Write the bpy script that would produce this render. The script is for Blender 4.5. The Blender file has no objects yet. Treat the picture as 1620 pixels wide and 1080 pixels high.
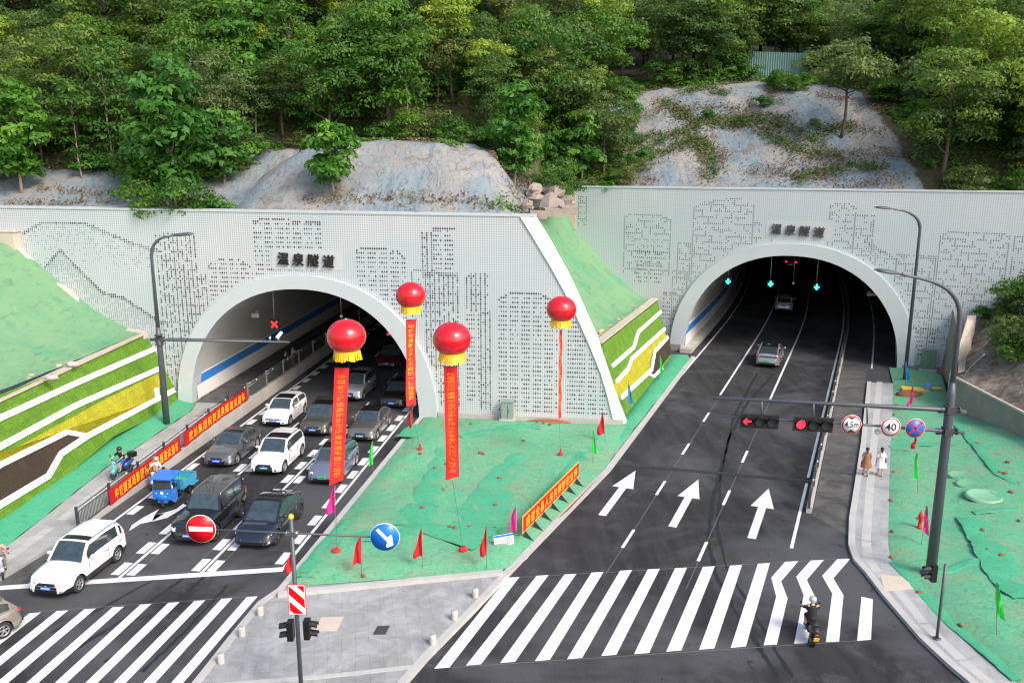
import bpy, bmesh, math, random
import numpy as np
from mathutils import Vector, Matrix, Euler
R = math.radians
random.seed(7)
SC = bpy.context.scene
COL = SC.collection
# ---------------------------------------------------------------- camera, sky, sun, exposure
CAM_H = 18.8; FPX = 1430.0; PITCH = math.atan(335/1430.0)
cam = bpy.data.cameras.new("camera"); cam.sensor_width = 36; cam.lens = 36*FPX/1620
cam.clip_start = 0.5; cam.clip_end = 3000
co = bpy.data.objects.new("camera", cam); COL.objects.link(co)
co.location = (0, 0, CAM_H); co.rotation_euler = (math.pi/2-PITCH, 0, 0)
SC.camera = co
SUN_EL, SUN_AZ = R(42), R(136)      # azimuth clockwise from +Y: light comes from the right and behind the viewer
W = bpy.data.worlds.new("World"); SC.world = W; W.use_nodes = True
nt = W.node_tree; bg = nt.nodes['Background']
sky = nt.nodes.new('ShaderNodeTexSky'); sky.sky_type = 'NISHITA'; sky.sun_disc = False
sky.sun_elevation = SUN_EL; sky.sun_rotation = SUN_AZ; sky.air_density = 1.0; sky.dust_density = 3.5; sky.ozone_density = 0.8
nt.links.new(sky.outputs[0], bg.inputs[0]); bg.inputs[1].default_value = 0.15
sl = bpy.data.lights.new("sun", 'SUN'); sl.energy = 1.5; sl.angle = R(18); sl.color = (1, .965, .91)
so = bpy.data.objects.new("sun", sl); COL.objects.link(so); so.location = (30, -20, 60)
sd = Vector((math.sin(SUN_AZ)*math.cos(SUN_EL), math.cos(SUN_AZ)*math.cos(SUN_EL), math.sin(SUN_EL)))
so.rotation_euler = sd.to_track_quat('Z', 'Y').to_euler()
SC.view_settings.view_transform = 'Standard'; SC.view_settings.look = 'None'
SC.view_settings.exposure = 0.86; SC.view_settings.gamma = 1
SC.render.engine = 'CYCLES'
SC.cycles.max_bounces = 10; SC.cycles.diffuse_bounces = 8; SC.cycles.glossy_bounces = 3; SC.cycles.transparent_max_bounces = 8
SC.cycles.use_denoising = True; SC.cycles.denoising_prefilter = 'NONE'; SC.cycles.sample_clamp_indirect = 8; SC.cycles.use_adaptive_sampling = False; SC.cycles.pixel_filter_type = 'BLACKMAN_HARRIS'; SC.cycles.filter_width = 1.2

# ---------------------------------------------------------------- survey: a photo pixel to a place on a plane of the site
CP, SP = math.cos(PITCH), math.sin(PITCH)
def ray(px, py):
    u = (px-810)/FPX; v = (540-py)/FPX
    return Vector((u, CP+v*SP, -SP+v*CP))
def G(px, py, z=0.0):
    d = ray(px, py); t = (z-CAM_H)/d.z
    return Vector((d.x*t, d.y*t, z))
def AY(px, py, Y):
    d = ray(px, py); t = Y/d.y
    return Vector((d.x*t, Y, CAM_H+d.z*t))
def HIT(px, py, P, n):
    d = ray(px, py); C = Vector((0, 0, CAM_H))
    return C + d*((Vector(P)-C).dot(n)/d.dot(n))
OL, AL = Vector((-5.07, 57.65, 0)), R(7.7)       # left portal: right foot, wall angle (= heading of the left road)
OR, AR = Vector((13.97, 77.32, 0)), R(21.0)      # right portal: left foot
HR = R(22.2)                                     # heading of the right road
def WL(u, z=0, d=0):   # on the left portal wall: along, up, out towards the viewer
    return Vector((OL.x+u*math.cos(AL)-d*math.sin(AL), OL.y-u*math.sin(AL)-d*math.cos(AL), z))
def WR(u, z=0, d=0):
    return Vector((OR.x+u*math.cos(AR)-d*math.sin(AR), OR.y-u*math.sin(AR)-d*math.cos(AR), z))
def FL(u, s, z=0):     # left road frame: across, along
    return Vector((OL.x+u*math.cos(AL)+s*math.sin(AL), OL.y-u*math.sin(AL)+s*math.cos(AL), z))
def bend(s):
    return -max(0, s-8)**2/700.0
def FR(u, s, z=0):     # right road frame, bending left inside the tunnel
    u = u+bend(s)
    return Vector((OR.x+u*math.cos(HR)+s*math.sin(HR), OR.y-u*math.sin(HR)+s*math.cos(HR), z))
def inv(p, O, a):
    dx, dy = p.x-O.x, p.y-O.y
    return dx*math.cos(a)-dy*math.sin(a), dx*math.sin(a)+dy*math.cos(a)

# ---------------------------------------------------------------- materials
def nmat(name):
    m = bpy.data.materials.new(name); m.use_nodes = True
    return m, m.node_tree, m.node_tree.nodes['Principled BSDF']
def N(t, typ, **kw):
    n = t.nodes.new(typ)
    for k, v in kw.items():
        if k.startswith('i_'):
            key = k[2:]; key = int(key) if key.isdigit() else key
            n.inputs[key].default_value = v
        else: setattr(n, k, v)
    return n
def noise(t, co_, scale, detail=4, rough=.55, dist=0):
    n = N(t, 'ShaderNodeTexNoise'); n.inputs['Scale'].default_value = scale; n.inputs['Detail'].default_value = detail
    n.inputs['Roughness'].default_value = rough; n.inputs['Distortion'].default_value = dist
    t.links.new(co_, n.inputs['Vector']); return n.outputs['Fac']
def ramp(t, fac, stops):
    r = N(t, 'ShaderNodeValToRGB'); e = r.color_ramp.elements
    while len(e) < len(stops): e.new(.5)
    for i, (p, c) in enumerate(stops):
        e[i].position = p; e[i].color = (c[0], c[1], c[2], 1) if hasattr(c, '__len__') else (c, c, c, 1)
    t.links.new(fac, r.inputs[0]); return r.outputs[0]
def mix(t, fac, a, b, mode='MIX'):
    m = N(t, 'ShaderNodeMix', data_type='RGBA', blend_type=mode)
    for s, v in ((0, fac), (6, a), (7, b)):
        if isinstance(v, (int, float)): m.inputs[s].default_value = v
        elif isinstance(v, (tuple, list)): m.inputs[s].default_value = (v[0], v[1], v[2], 1)
        else: t.links.new(v, m.inputs[s])
    return m.outputs[2]
def bump(t, b, h, strength=.3, dist=.05):
    n = N(t, 'ShaderNodeBump'); n.inputs['Strength'].default_value = strength; n.inputs['Distance'].default_value = dist
    t.links.new(h, n.inputs['Height']); t.links.new(n.outputs[0], b.inputs['Normal'])
def wpos(t):
    return N(t, 'ShaderNodeNewGeometry').outputs['Position']
def opos(t):
    return N(t, 'ShaderNodeTexCoord').outputs['Object']
def mathn(t, op, a, b=None):
    n = N(t, 'ShaderNodeMath', operation=op)
    for i, v in ((0, a), (1, b)):
        if v is None: continue
        if isinstance(v, (int, float)): n.inputs[i].default_value = v
        else: t.links.new(v, n.inputs[i])
    return n.outputs[0]
def mapping(t, co_, rot=(0, 0, 0), sc=(1, 1, 1), loc=(0, 0, 0)):
    m = N(t, 'ShaderNodeMapping'); m.inputs['Rotation'].default_value = rot; m.inputs['Scale'].default_value = sc; m.inputs['Location'].default_value = loc
    t.links.new(co_, m.inputs[0]); return m.outputs[0]
def simple(name, col, rough=.6, metal=0, var=0.0, vscale=3, bmp=0.0, bscale=20, coat=0, emit=0, spec=.5):
    m, t, b = nmat(name)
    b.inputs['Roughness'].default_value = rough; b.inputs['Metallic'].default_value = metal
    b.inputs['Coat Weight'].default_value = coat; b.inputs['Specular IOR Level'].default_value = spec
    if coat: b.inputs['Coat Roughness'].default_value = .03
    if var:
        f = noise(t, opos(t), vscale)
        c = mix(t, f, tuple(x*(1-var) for x in col), tuple(min(1, x*(1+var)) for x in col))
        t.links.new(c, b.inputs['Base Color'])
    else: b.inputs['Base Color'].default_value = (*col, 1)
    if bmp: bump(t, b, noise(t, opos(t), bscale, 3), bmp)
    if emit:
        b.inputs['Emission Color'].default_value = (*col, 1); b.inputs['Emission Strength'].default_value = emit
    m.diffuse_color = (*col, 1)
    return m
M = {}
def asphalt():
    m, t, b = nmat('asphalt'); p = wpos(t)
    ps = mapping(t, p, rot=(0, 0, R(18)), sc=(1, .13, 1))
    streak = noise(t, ps, 1.1, 5, .6); big = noise(t, p, .09, 4, .6, .8); fine = noise(t, p, 22, 2, .7); grit = noise(t, p, 5, 6, .75)
    c = mix(t, ramp(t, streak, [(.40, 0), (.62, 1)]), (.022, .022, .0235), (.038, .038, .041))
    c = mix(t, ramp(t, big, [(.46, 0), (.60, 1)]), c, (.072, .073, .078))
    c = mix(t, ramp(t, noise(t, p, .45, 7, .72, .4), [(.52, 0), (.66, .7)]), c, (.072, .073, .076))
    c = mix(t, ramp(t, noise(t, p, 1.3, 7, .75, .8), [(.60, 0), (.66, .8)]), c, (.013, .013, .014))
    c = mix(t, ramp(t, grit, [(.60, 0), (.74, 1)]), c, (.082, .080, .078))
    c = mix(t, .55, c, ramp(t, fine, [(.3, .5), (.7, 1.5)]), 'MULTIPLY')
    t.links.new(c, b.inputs['Base Color']); b.inputs['Roughness'].default_value = .82; b.inputs['Specular IOR Level'].default_value = .3
    bump(t, b, fine, .5, .02); return m
M['asphalt'] = asphalt()
def dusty():
    m, t, b = nmat('dusty_asphalt'); p = wpos(t)
    c = mix(t, ramp(t, noise(t, p, .7, 6, .7, 1), [(.38, 0), (.66, 1)]), (.042, .042, .042), (.115, .11, .10))
    t.links.new(c, b.inputs['Base Color']); b.inputs['Roughness'].default_value = .9; bump(t, b, noise(t, p, 18, 2), .3, .02); return m
M['dusty'] = dusty()
def paint():
    m, t, b = nmat('road_paint'); p = wpos(t)
    c = mix(t, ramp(t, noise(t, p, 2.2, 6, .7), [(.30, 1), (.46, 0)]), (.74, .74, .73), (.52, .52, .51))
    c = mix(t, ramp(t, noise(t, p, 5, 6, .8), [(.60, 0), (.74, .8)]), c, (.30, .30, .30))
    c = mix(t, ramp(t, noise(t, p, .35, 3, .5), [(.42, 0), (.62, .45)]), c, (.50, .50, .49))
    t.links.new(c, b.inputs['Base Color']); b.inputs['Roughness'].default_value = .6; return m
M['paint'] = paint()
def slabs(name, c1, c2, rot, bw=1.2, bh=.6, stain=.5):
    m, t, b = nmat(name); p = mapping(t, wpos(t), rot=(0, 0, rot))
    br = N(t, 'ShaderNodeTexBrick'); t.links.new(p, br.inputs['Vector'])
    br.inputs['Color1'].default_value = (*c1, 1); br.inputs['Color2'].default_value = (*c2, 1)
    br.inputs['Mortar'].default_value = tuple(x*.72 for x in c1)+(1,); br.inputs['Scale'].default_value = 1
    br.inputs['Mortar Size'].default_value = .008; br.inputs['Brick Width'].default_value = bw; br.inputs['Row Height'].default_value = bh
    c = mix(t, ramp(t, noise(t, wpos(t), .9, 6, .7, 1.2), [(.42, 0), (.62, stain)]), br.outputs[0], tuple(min(.7, x*1.7) for x in c1))
    c = mix(t, ramp(t, noise(t, wpos(t), .35, 5, .6), [(.5, 0), (.7, .35)]), c, (.13, .12, .11))
    t.links.new(c, b.inputs['Base Color']); b.inputs['Roughness'].default_value = .85
    bump(t, b, noise(t, wpos(t), 14, 3), .15, .02); return m
M['plaza'] = slabs('plaza_slabs', (.25, .255, .257), (.285, .288, .288), R(80), 1.0, .5, .6)
M['walkL'] = slabs('walk_slabs', (.30, .30, .285), (.35, .345, .33), R(8), .6, .6, .3)
M['walkR'] = slabs('path_slabs', (.29, .295, .29), (.33, .335, .33), R(22), .9, .9, .3)
M['kerb'] = simple('kerb_stone', (.43, .42, .40), .85, var=.18, vscale=1.5, bmp=.2)
M['concrete'] = simple('concrete', (.42, .395, .36), .88, var=.3, vscale=.8, bmp=.3, bscale=6)
M['oldconcrete'] = simple('old_concrete', (.27, .25, .22), .9, var=.4, vscale=.7, bmp=.4, bscale=5)
M['capstone'] = simple('cap_concrete', (.52, .45, .37), .88, var=.15, vscale=1.2, bmp=.2)
def net():
    m, t, b = nmat('dust_net'); p = wpos(t)
    ps = mapping(t, p, rot=(0, 0, R(-20)), sc=(.7, 1.3, .8))
    f = noise(t, ps, 3.2, 9, .72, 1.2); g = noise(t, p, .32, 5, .6, 1.5)
    c = mix(t, ramp(t, g, [(.40, 0), (.60, 1)]), (.135, .35, .20), (.095, .385, .205))
    c = mix(t, ramp(t, noise(t, p, .55, 7, .7, .5), [(.50, 0), (.66, .75)]), c, (.225, .30, .165))
    c = mix(t, ramp(t, f, [(.30, .40), (.47, 0)]), c, (.07, .24, .125))
    c = mix(t, ramp(t, noise(t, p, 12, 4, .8), [(.63, 0), (.76, .5)]), c, (.30, .45, .30))
    cr = noise(t, p, .8, 5, .6, 2.2)
    c = mix(t, ramp(t, cr, [(.482, 0), (.5, .75), (.518, 0)]), c, (.045, .19, .095))
    c = mix(t, ramp(t, noise(t, p, 1.7, 5, .6, 1.5), [(.487, 0), (.5, .6), (.513, 0)]), c, (.26, .50, .33))
    t.links.new(c, b.inputs['Base Color']); b.inputs['Roughness'].default_value = .85; bump(t, b, f, .6, .07); return m

M['net'] = net()
def net2():
    m, t, b = nmat('fresh_net'); p = wpos(t)
    f = noise(t, mapping(t, p, rot=(0, 0, R(-25)), sc=(1, 2.2, 1)), 3.0, 8, .7, .9)
    c = mix(t, f, (.045, .30, .155), (.080, .44, .235))
    c = mix(t, ramp(t, noise(t, p, 1.2, 5, .6, 2.2), [(.480, 0), (.5, .7), (.52, 0)]), c, (.02, .17, .085))
    c = mix(t, ramp(t, noise(t, p, .7, 5, .6, .5), [(.5, 0), (.7, .5)]), c, (.14, .36, .20))
    t.links.new(c, b.inputs['Base Color']); b.inputs['Roughness'].default_value = .6; bump(t, b, f, .6, .05); return m
M['net2'] = net2()
def slope_net():
    m, t, b = nmat('slope_net'); p = wpos(t)
    f = noise(t, mapping(t, p, rot=(0, 0, R(10)), sc=(1, .4, .5)), 2.2, 8, .6, .5); g = noise(t, p, .25, 5, .6, 1)
    c = mix(t, ramp(t, g, [(.42, 0), (.62, 1)]), (.125, .285, .15), (.165, .31, .155))
    c = mix(t, ramp(t, g, [(.30, .8), (.44, 0)]), c, (.055, .30, .15))
    c = mix(t, ramp(t, f, [(.30, .5), (.45, 0)]), c, (.05, .15, .08))
    t.links.new(c, b.inputs['Base Color']); b.inputs['Roughness'].default_value = .85; bump(t, b, f, .7, .15); return m
M['slope_net'] = slope_net()
def perforated(name, pitch, dsz, tint, hc):
    m, t, b = nmat(name); co_ = N(t, 'ShaderNodeUVMap').outputs[0]
    s = N(t, 'ShaderNodeVectorMath', operation='SCALE'); t.links.new(co_, s.inputs[0]); s.inputs['Scale'].default_value = 1/pitch
    fr = N(t, 'ShaderNodeVectorMath', operation='FRACTION'); t.links.new(s.outputs[0], fr.inputs[0])
    su = N(t, 'ShaderNodeVectorMath', operation='SUBTRACT'); t.links.new(fr.outputs[0], su.inputs[0]); su.inputs[1].default_value = (.5, .5, 0)
    ab = N(t, 'ShaderNodeVectorMath', operation='ABSOLUTE'); t.links.new(su.outputs[0], ab.inputs[0])
    sx = N(t, 'ShaderNodeSeparateXYZ'); t.links.new(ab.outputs[0], sx.inputs[0])
    d = mathn(t, 'MAXIMUM', sx.outputs[0], sx.outputs[1])
    hole = mathn(t, 'LESS_THAN', d, dsz)
    br = N(t, 'ShaderNodeTexBrick'); t.links.new(co_, br.inputs['Vector']); br.offset = 0
    br.inputs['Color1'].default_value = (*tint, 1); br.inputs['Color2'].default_value = tuple(x*.93 for x in tint)+(1,)
    br.inputs['Mortar'].default_value = tuple(x*.8 for x in tint)+(1,); br.inputs['Scale'].default_value = 1; br.inputs['Mortar Size'].default_value = .008
    br.inputs['Brick Width'].default_value = 4.6; br.inputs['Row Height'].default_value = 3.45
    c = mix(t, ramp(t, noise(t, co_, .16, 2, .5), [(.42, 0), (.6, 1)]), br.outputs[0], (tint[0]*.86, tint[1]*.93, tint[2]*.95))
    c = mix(t, ramp(t, noise(t, mapping(t, co_, sc=(2.5, .2, 1)), 1, 4), [(.5, 0), (.8, .22)]), c, tuple(x*.7 for x in tint))
    c = mix(t, hole, c, hc)
    t.links.new(c, b.inputs['Base Color']); b.inputs['Roughness'].default_value = .5; b.inputs['Metallic'].default_value = .15; return m
M['perfL'] = perforated('perforated_panel', .15, .24, (.60, .615, .625), (.31, .315, .32))
M['perfR'] = perforated('perforated_panel_fine', .16, .22, (.57, .60, .615), (.34, .355, .36))
M['hole'] = simple('panel_hole', (.030, .030, .032), .9, spec=.1)
M['holesoft'] = simple('panel_hole_soft', (.20, .205, .21), .9, spec=.1)
M['hole2'] = simple('panel_hole_small', (.09, .09, .095), .9, spec=.1)
M['trim'] = simple('arch_aluminium', (.52, .555, .57), .5, metal=.1, var=.06, vscale=.5)
M['trimwhite'] = simple('white_cladding', (.78, .78, .77), .45, var=.03, vscale=.5)
M['whitewall'] = simple('white_enamel', (.80, .79, .77), .4, var=.05, vscale=.4)
M['bluewall'] = simple('blue_enamel', (.045, .22, .62), .4)
M['lining'] = simple('tunnel_concrete', (.48, .475, .46), .85, var=.15, vscale=.5)
M['darkgrey'] = simple('dark_steel', (.060, .064, .070), .5, metal=.3, var=.1)
M['polegrey'] = simple('pole_paint', (.088, .098, .112), .45, metal=.2, var=.08)
M['steel'] = simple('steel', (.42, .42, .42), .35, metal=.8)
M['black'] = simple('black_plastic', (.012, .012, .013), .4)
M['rubber'] = simple('rubber', (.022, .022, .022), .8)
M['rim'] = simple('alloy', (.42, .43, .44), .35, metal=.7)
M['darkrim'] = simple('dark_alloy', (.09, .09, .095), .35, metal=.7)
M['red'] = simple('red_cloth', (.62, .012, .018), .65, var=.15)
M['redbanner'] = simple('red_banner', (.47, .006, .012), .6, var=.12)
M['redvert'] = simple('red_satin', (.80, .022, .022), .5, var=.15, vscale=4)
M['yellow'] = simple('yellow_ink', (.90, .40, .015), .6)
M['orangeink'] = simple('orange_ink', (.95, .20, .012), .6)
M['balloon'] = simple('balloon_red', (.62, .006, .016), .28, coat=.4)
M['fringe'] = simple('fringe_yellow', (.95, .50, .01), .6, var=.2, vscale=8)
M['pink'] = simple('pink_cloth', (.80, .02, .26), .6, var=.2)
M['greenflag'] = simple('green_cloth', (.03, .72, .08), .6, var=.2)
M['blueflag'] = simple('blue_cloth', (.02, .28, .62), .6, var=.2)
M['white'] = simple('white_paint', (.80, .80, .80), .4)
M['signred'] = simple('sign_red', (.72, .004, .010), .35)
M['signblue'] = simple('sign_blue', (.008, .17, .68), .35)
M['signblack'] = simple('sign_black', (.02, .02, .02), .4)
M['gold'] = simple('yellow_cap', (.85, .55, .02), .4)
M['soil'] = simple('bare_soil', (.20, .115, .06), .95, var=.4, vscale=2, bmp=.6, bscale=5)
M['redclay'] = simple('red_clay', (.26, .095, .045), .95, var=.4, vscale=4, bmp=.6, bscale=9)
M['skin'] = simple('skin', (.52, .31, .22), .55)
M['hair'] = simple('hair', (.012, .010, .010), .5)
M['glass'] = simple('car_glass', (.030, .042, .048), .06, coat=.6, spec=.8)
M['wind'] = simple('windscreen', (.035, .052, .060), .08, coat=.5, spec=.7, var=.8, vscale=3.5)
M['sunroof'] = simple('sunroof_glass', (.008, .008, .009), .22, coat=.15)
M['headlamp'] = simple('headlamp', (.72, .74, .76), .12, coat=.8)
M['taillamp'] = simple('tail_lamp', (.42, .006, .008), .2, coat=.8)
M['plateblue'] = simple('plate_blue', (.015, .14, .62), .4)
M['plategreen'] = simple('plate_green', (.10, .58, .25), .4)
M['plateyellow'] = simple('plate_yellow', (.85, .52, .03), .4)
M['glow_red'] = simple('lit_red', (1, .01, .02), .4, emit=3.0)
M['glow_green'] = simple('lit_green', (.02, .9, .72), .4, emit=5.0)
M['glow_white'] = simple('lit_white', (1, 1, .95), .4, emit=3.0)
def turf(name, c1, c2, ss=9):
    m, t, b = nmat(name); co_ = N(t, 'ShaderNodeUVMap').outputs[0]
    br = N(t, 'ShaderNodeTexBrick'); t.links.new(co_, br.inputs['Vector'])
    br.inputs['Color1'].default_value = (*c1, 1); br.inputs['Color2'].default_value = (*c2, 1)
    br.inputs['Mortar'].default_value = tuple(x*.62 for x in c1)+(1,); br.inputs['Scale'].default_value = 1
    br.inputs['Mortar Size'].default_value = .015; br.inputs['Mortar Smooth'].default_value = .8; br.inputs['Brick Width'].default_value = .55; br.inputs['Row Height'].default_value = .55
    f = noise(t, co_, ss, 5, .8)
    c = mix(t, .8, br.outputs[0], ramp(t, f, [(.28, .35), (.72, 1.6)]), 'MULTIPLY')
    t.links.new(c, b.inputs['Base Color']); b.inputs['Roughness'].default_value = .9; bump(t, b, f, 1, .06); return m
M['turf'] = turf('green_turf', (.088, .205, .010), (.12, .26, .013))
M['turfdark'] = turf('dark_green_turf', (.085, .20, .010), (.125, .255, .012))
M['turfyellow'] = turf('yellow_turf', (.36, .33, .010), (.44, .40, .014))
M['turfbrown'] = turf('brown_turf', (.036, .022, .013), (.050, .032, .018))
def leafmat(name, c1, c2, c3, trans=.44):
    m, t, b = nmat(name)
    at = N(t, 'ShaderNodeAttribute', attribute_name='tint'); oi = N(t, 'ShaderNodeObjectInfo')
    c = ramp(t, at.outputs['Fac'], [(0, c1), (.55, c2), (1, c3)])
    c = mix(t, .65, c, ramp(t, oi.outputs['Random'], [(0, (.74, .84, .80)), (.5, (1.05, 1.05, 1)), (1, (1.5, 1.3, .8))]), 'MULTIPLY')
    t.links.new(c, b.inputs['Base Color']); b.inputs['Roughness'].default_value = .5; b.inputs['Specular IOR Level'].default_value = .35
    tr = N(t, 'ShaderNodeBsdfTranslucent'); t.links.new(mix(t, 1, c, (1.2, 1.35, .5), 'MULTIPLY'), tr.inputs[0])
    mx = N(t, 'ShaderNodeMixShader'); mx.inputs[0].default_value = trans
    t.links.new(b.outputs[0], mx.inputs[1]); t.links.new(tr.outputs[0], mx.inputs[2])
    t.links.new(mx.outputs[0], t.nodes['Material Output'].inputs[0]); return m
M['leaf_dark'] = leafmat('leaf_dark', (.036, .082, .022), (.094, .175, .040), (.20, .28, .065))
M['leaf_grey'] = leafmat('leaf_olive', (.052, .095, .036), (.120, .175, .062), (.22, .27, .095))
M['leaf_bright'] = leafmat('leaf_bright', (.036, .125, .018), (.080, .225, .035), (.15, .31, .055))
M['leaf_yellow'] = leafmat('leaf_lime', (.10, .17, .024), (.22, .32, .045), (.38, .46, .085))
M['leaf_bush'] = leafmat('leaf_bush', (.036, .10, .016), (.082, .19, .028), (.16, .28, .045))
M['leaf_brown'] = leafmat('leaf_dry', (.07, .045, .025), (.14, .085, .045), (.22, .15, .075), .1)
M['bark'] = simple('bark', (.10, .075, .055), .9, var=.4, vscale=4, bmp=.6)
M['barkpale'] = simple('pale_bark', (.32, .26, .20), .9, var=.3, vscale=4, bmp=.4)

# ---------------------------------------------------------------- mesh builder
def chain_loc(o):
    v = Vector((0, 0, 0))
    while o is not None: v += o.location; o = o.parent
    return v
class MB:
    def __init__(s): s.v = []; s.f = []; s.mi = []; s.uv = {}; s.cur = 0; s.sm = []; s.smooth = False
    def face(s, ids): s.f.append(tuple(ids)); s.mi.append(s.cur); s.sm.append(s.smooth)
    def add(s, pts): n = len(s.v); s.v += [Vector(p) for p in pts]; return n
    def poly(s, pts): n = s.add(pts); s.face(range(n, n+len(pts))); return s
    def box(s, c, size, rot=None):
        c = Vector(c); hx, hy, hz = size[0]/2, size[1]/2, size[2]/2
        P = [Vector((x, y, z)) for z in (-hz, hz) for x, y in ((-hx, -hy), (hx, -hy), (hx, hy), (-hx, hy))]
        if rot is not None:
            rm = rot if isinstance(rot, Matrix) else Euler(rot).to_matrix()
            P = [rm @ p for p in P]
        n = s.add([c+p for p in P])
        for q in ((3, 2, 1, 0), (4, 5, 6, 7), (0, 1, 5, 4), (1, 2, 6, 5), (2, 3, 7, 6), (3, 0, 4, 7)): s.face([n+i for i in q])
        return s
    def frame(s, d):
        d = Vector(d).normalized(); up = Vector((0, 0, 1)) if abs(d.z) < .95 else Vector((0, 1, 0))
        x = d.cross(up).normalized(); return x, x.cross(d).normalized()
    def tube(s, path, rad, seg=8, cap=True, flat=1.0):
        path = [Vector(p) for p in path]; k = len(path)
        if not hasattr(rad, '__len__'): rad = [rad]*k
        old = s.smooth; s.smooth = True; rings = []
        X = None
        for i, p in enumerate(path):
            d = path[min(i+1, k-1)]-path[max(i-1, 0)]
            if d.length < 1e-6: d = Vector((0, 0, 1))
            d.normalize()
            if X is None: X, Y = s.frame(d)
            else:
                X = (X-d*X.dot(d)).normalized(); Y = X.cross(d).normalized()
            rings.append(s.add([p+X*math.cos(2*math.pi*j/seg)*rad[i]+Y*math.sin(2*math.pi*j/seg)*rad[i]*flat for j in range(seg)]))
        for i in range(k-1):
            for j in range(seg):
                a, b_ = rings[i]+j, rings[i]+(j+1) % seg; c_, d_ = rings[i+1]+(j+1) % seg, rings[i+1]+j
                s.face((a, b_, c_, d_))
        s.smooth = False
        if cap:
            s.face([rings[0]+j for j in range(seg)][::-1]); s.face([rings[-1]+j for j in range(seg)])
        s.smooth = old; return s
    def lathe(s, prof, c=(0, 0, 0), seg=20, mat=None):
        c = Vector(c); old = s.smooth; s.smooth = True; rs = []
        for r, z in prof:
            pts = [Vector((r*math.cos(2*math.pi*j/seg), r*math.sin(2*math.pi*j/seg), z)) for j in range(seg)]
            if mat is not None: pts = [mat @ p for p in pts]
            rs.append(s.add([c+p for p in pts]))
        for i in range(len(rs)-1):
            for j in range(seg): s.face((rs[i]+j, rs[i]+(j+1) % seg, rs[i+1]+(j+1) % seg, rs[i+1]+j))
        s.smooth = old; return s
    def ell(s, c, r, seg=14, rings=8, rot=None):
        prof = [(math.sin(math.pi*i/rings), -math.cos(math.pi*i/rings)) for i in range(rings+1)]
        m = (rot if rot is not None else Matrix.Identity(3)) @ Matrix.Diagonal(Vector(r))
        prof = [(max(a, .001), b_) for a, b_ in prof]
        return s.lathe(prof, c, seg, m)
    def prism(s, pts, thick):
        """pts: 3D outline, thick: vector to extrude along"""
        th = Vector(thick); k = len(pts); n = s.add(pts); n2 = s.add([Vector(p)+th for p in pts])
        s.face([n+i for i in range(k)][::-1]); s.face([n2+i for i in range(k)])
        for i in range(k): s.face((n+i, n+(i+1) % k, n2+(i+1) % k, n2+i))
        return s
    def build(s, name, mats, parent=None, local=False, smooth=None, org=None):
        if not isinstance(mats, (list, tuple)): mats = [mats]
        me = bpy.data.meshes.new(name)
        o = bpy.data.objects.new(name, me)
        if local: off = Vector((0, 0, 0))
        elif parent is not None: off = chain_loc(parent)
        else:
            if org is None:
                xs = [v.x for v in s.v]; ys = [v.y for v in s.v]; zs = [v.z for v in s.v]
                org = Vector(((min(xs)+max(xs))/2, (min(ys)+max(ys))/2, min(zs)))
            off = Vector(org); o.location = off
        me.from_pydata([tuple(v-off) for v in s.v], [], s.f)
        for m in mats: me.materials.append(M[m] if isinstance(m, str) else m)
        me.polygons.foreach_set('material_index', s.mi)
        me.polygons.foreach_set('use_smooth', [True]*len(s.f) if smooth else s.sm)
        me.update()
        if parent is not None: o.parent = parent
        COL.objects.link(o); return o
def tag(o, label=None, cat=None, group=None, kind=None):
    for k, v in (('label', label), ('category', cat), ('group', group), ('kind', kind)):
        if v: o[k] = v
    return o
def thing(name, label, cat, loc=(0, 0, 0), group=None, rz=0):
    o = bpy.data.objects.new(name, None); o.location = loc; o.rotation_euler = (0, 0, rz); o.empty_display_size = .3
    COL.objects.link(o); return tag(o, label, cat, group)
def uv_planar(o, fu, fv):
    me = o.data; l = me.uv_layers.new(name='UVMap')
    off = chain_loc(o)
    for lp in me.loops:
        p = me.vertices[lp.vertex_index].co+off; l.data[lp.index].uv = (fu(p), fv(p))
def kids(o): return [c for c in o.children]
def copy_tree(o, parent=None):
    c = o.copy(); COL.objects.link(c); c.parent = parent
    for ch in o.children: copy_tree(ch, c)
    return c
def text_mesh(body, size=1, ext=.01, bold=0.0, shear=0.0, spacing=1.0):
    c = bpy.data.curves.new('lettering', 'FONT'); c.body = body; c.size = size; c.extrude = ext; c.offset = bold; c.shear = shear
    c.space_character = spacing; c.resolution_u = 2
    o = bpy.data.objects.new('lettering', c); COL.objects.link(o); bpy.context.view_layer.update()
    me = bpy.data.meshes.new_from_object(o)
    bpy.data.objects.remove(o); bpy.data.curves.remove(c)
    return me
def put_text(name, body, mats, parent, place, w=None, h=None, ext=.01, bold=.0, shear=0, vertical=False, gap=1.0, local=False):
    """one mesh: each character centred in a cell; place(a, b, c) -> world point; a along, b up, c out"""
    V, F = [], []
    for i, ch in enumerate(body):
        if ch == ' ': continue
        me = text_mesh(ch, 1, ext/h, bold/h, shear)
        xs = [v.co.x for v in me.vertices]; ys = [v.co.y for v in me.vertices]
        if not xs: continue
        cx = (min(xs)+max(xs))/2; cy = .38 if len(ch.encode()) > 1 else .35
        off = len(V)
        for v in me.vertices:
            if vertical: a, b_ = (v.co.x-cx)*w, -(i+.5)*h*gap+(v.co.y-cy)*h
            else: a, b_ = (i+.5)*w*gap+(v.co.x-cx)*w, (v.co.y-cy)*h
            V.append(place(a, b_, v.co.z*h))
        for p in me.polygons: F.append([off+k for k in p.vertices])
        bpy.data.meshes.remove(me)
    mb = MB(); mb.v = V; mb.f = F; mb.mi = [0]*len(F); mb.sm = [False]*len(F)
    return mb.build(name, mats, parent, local=local)
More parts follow.
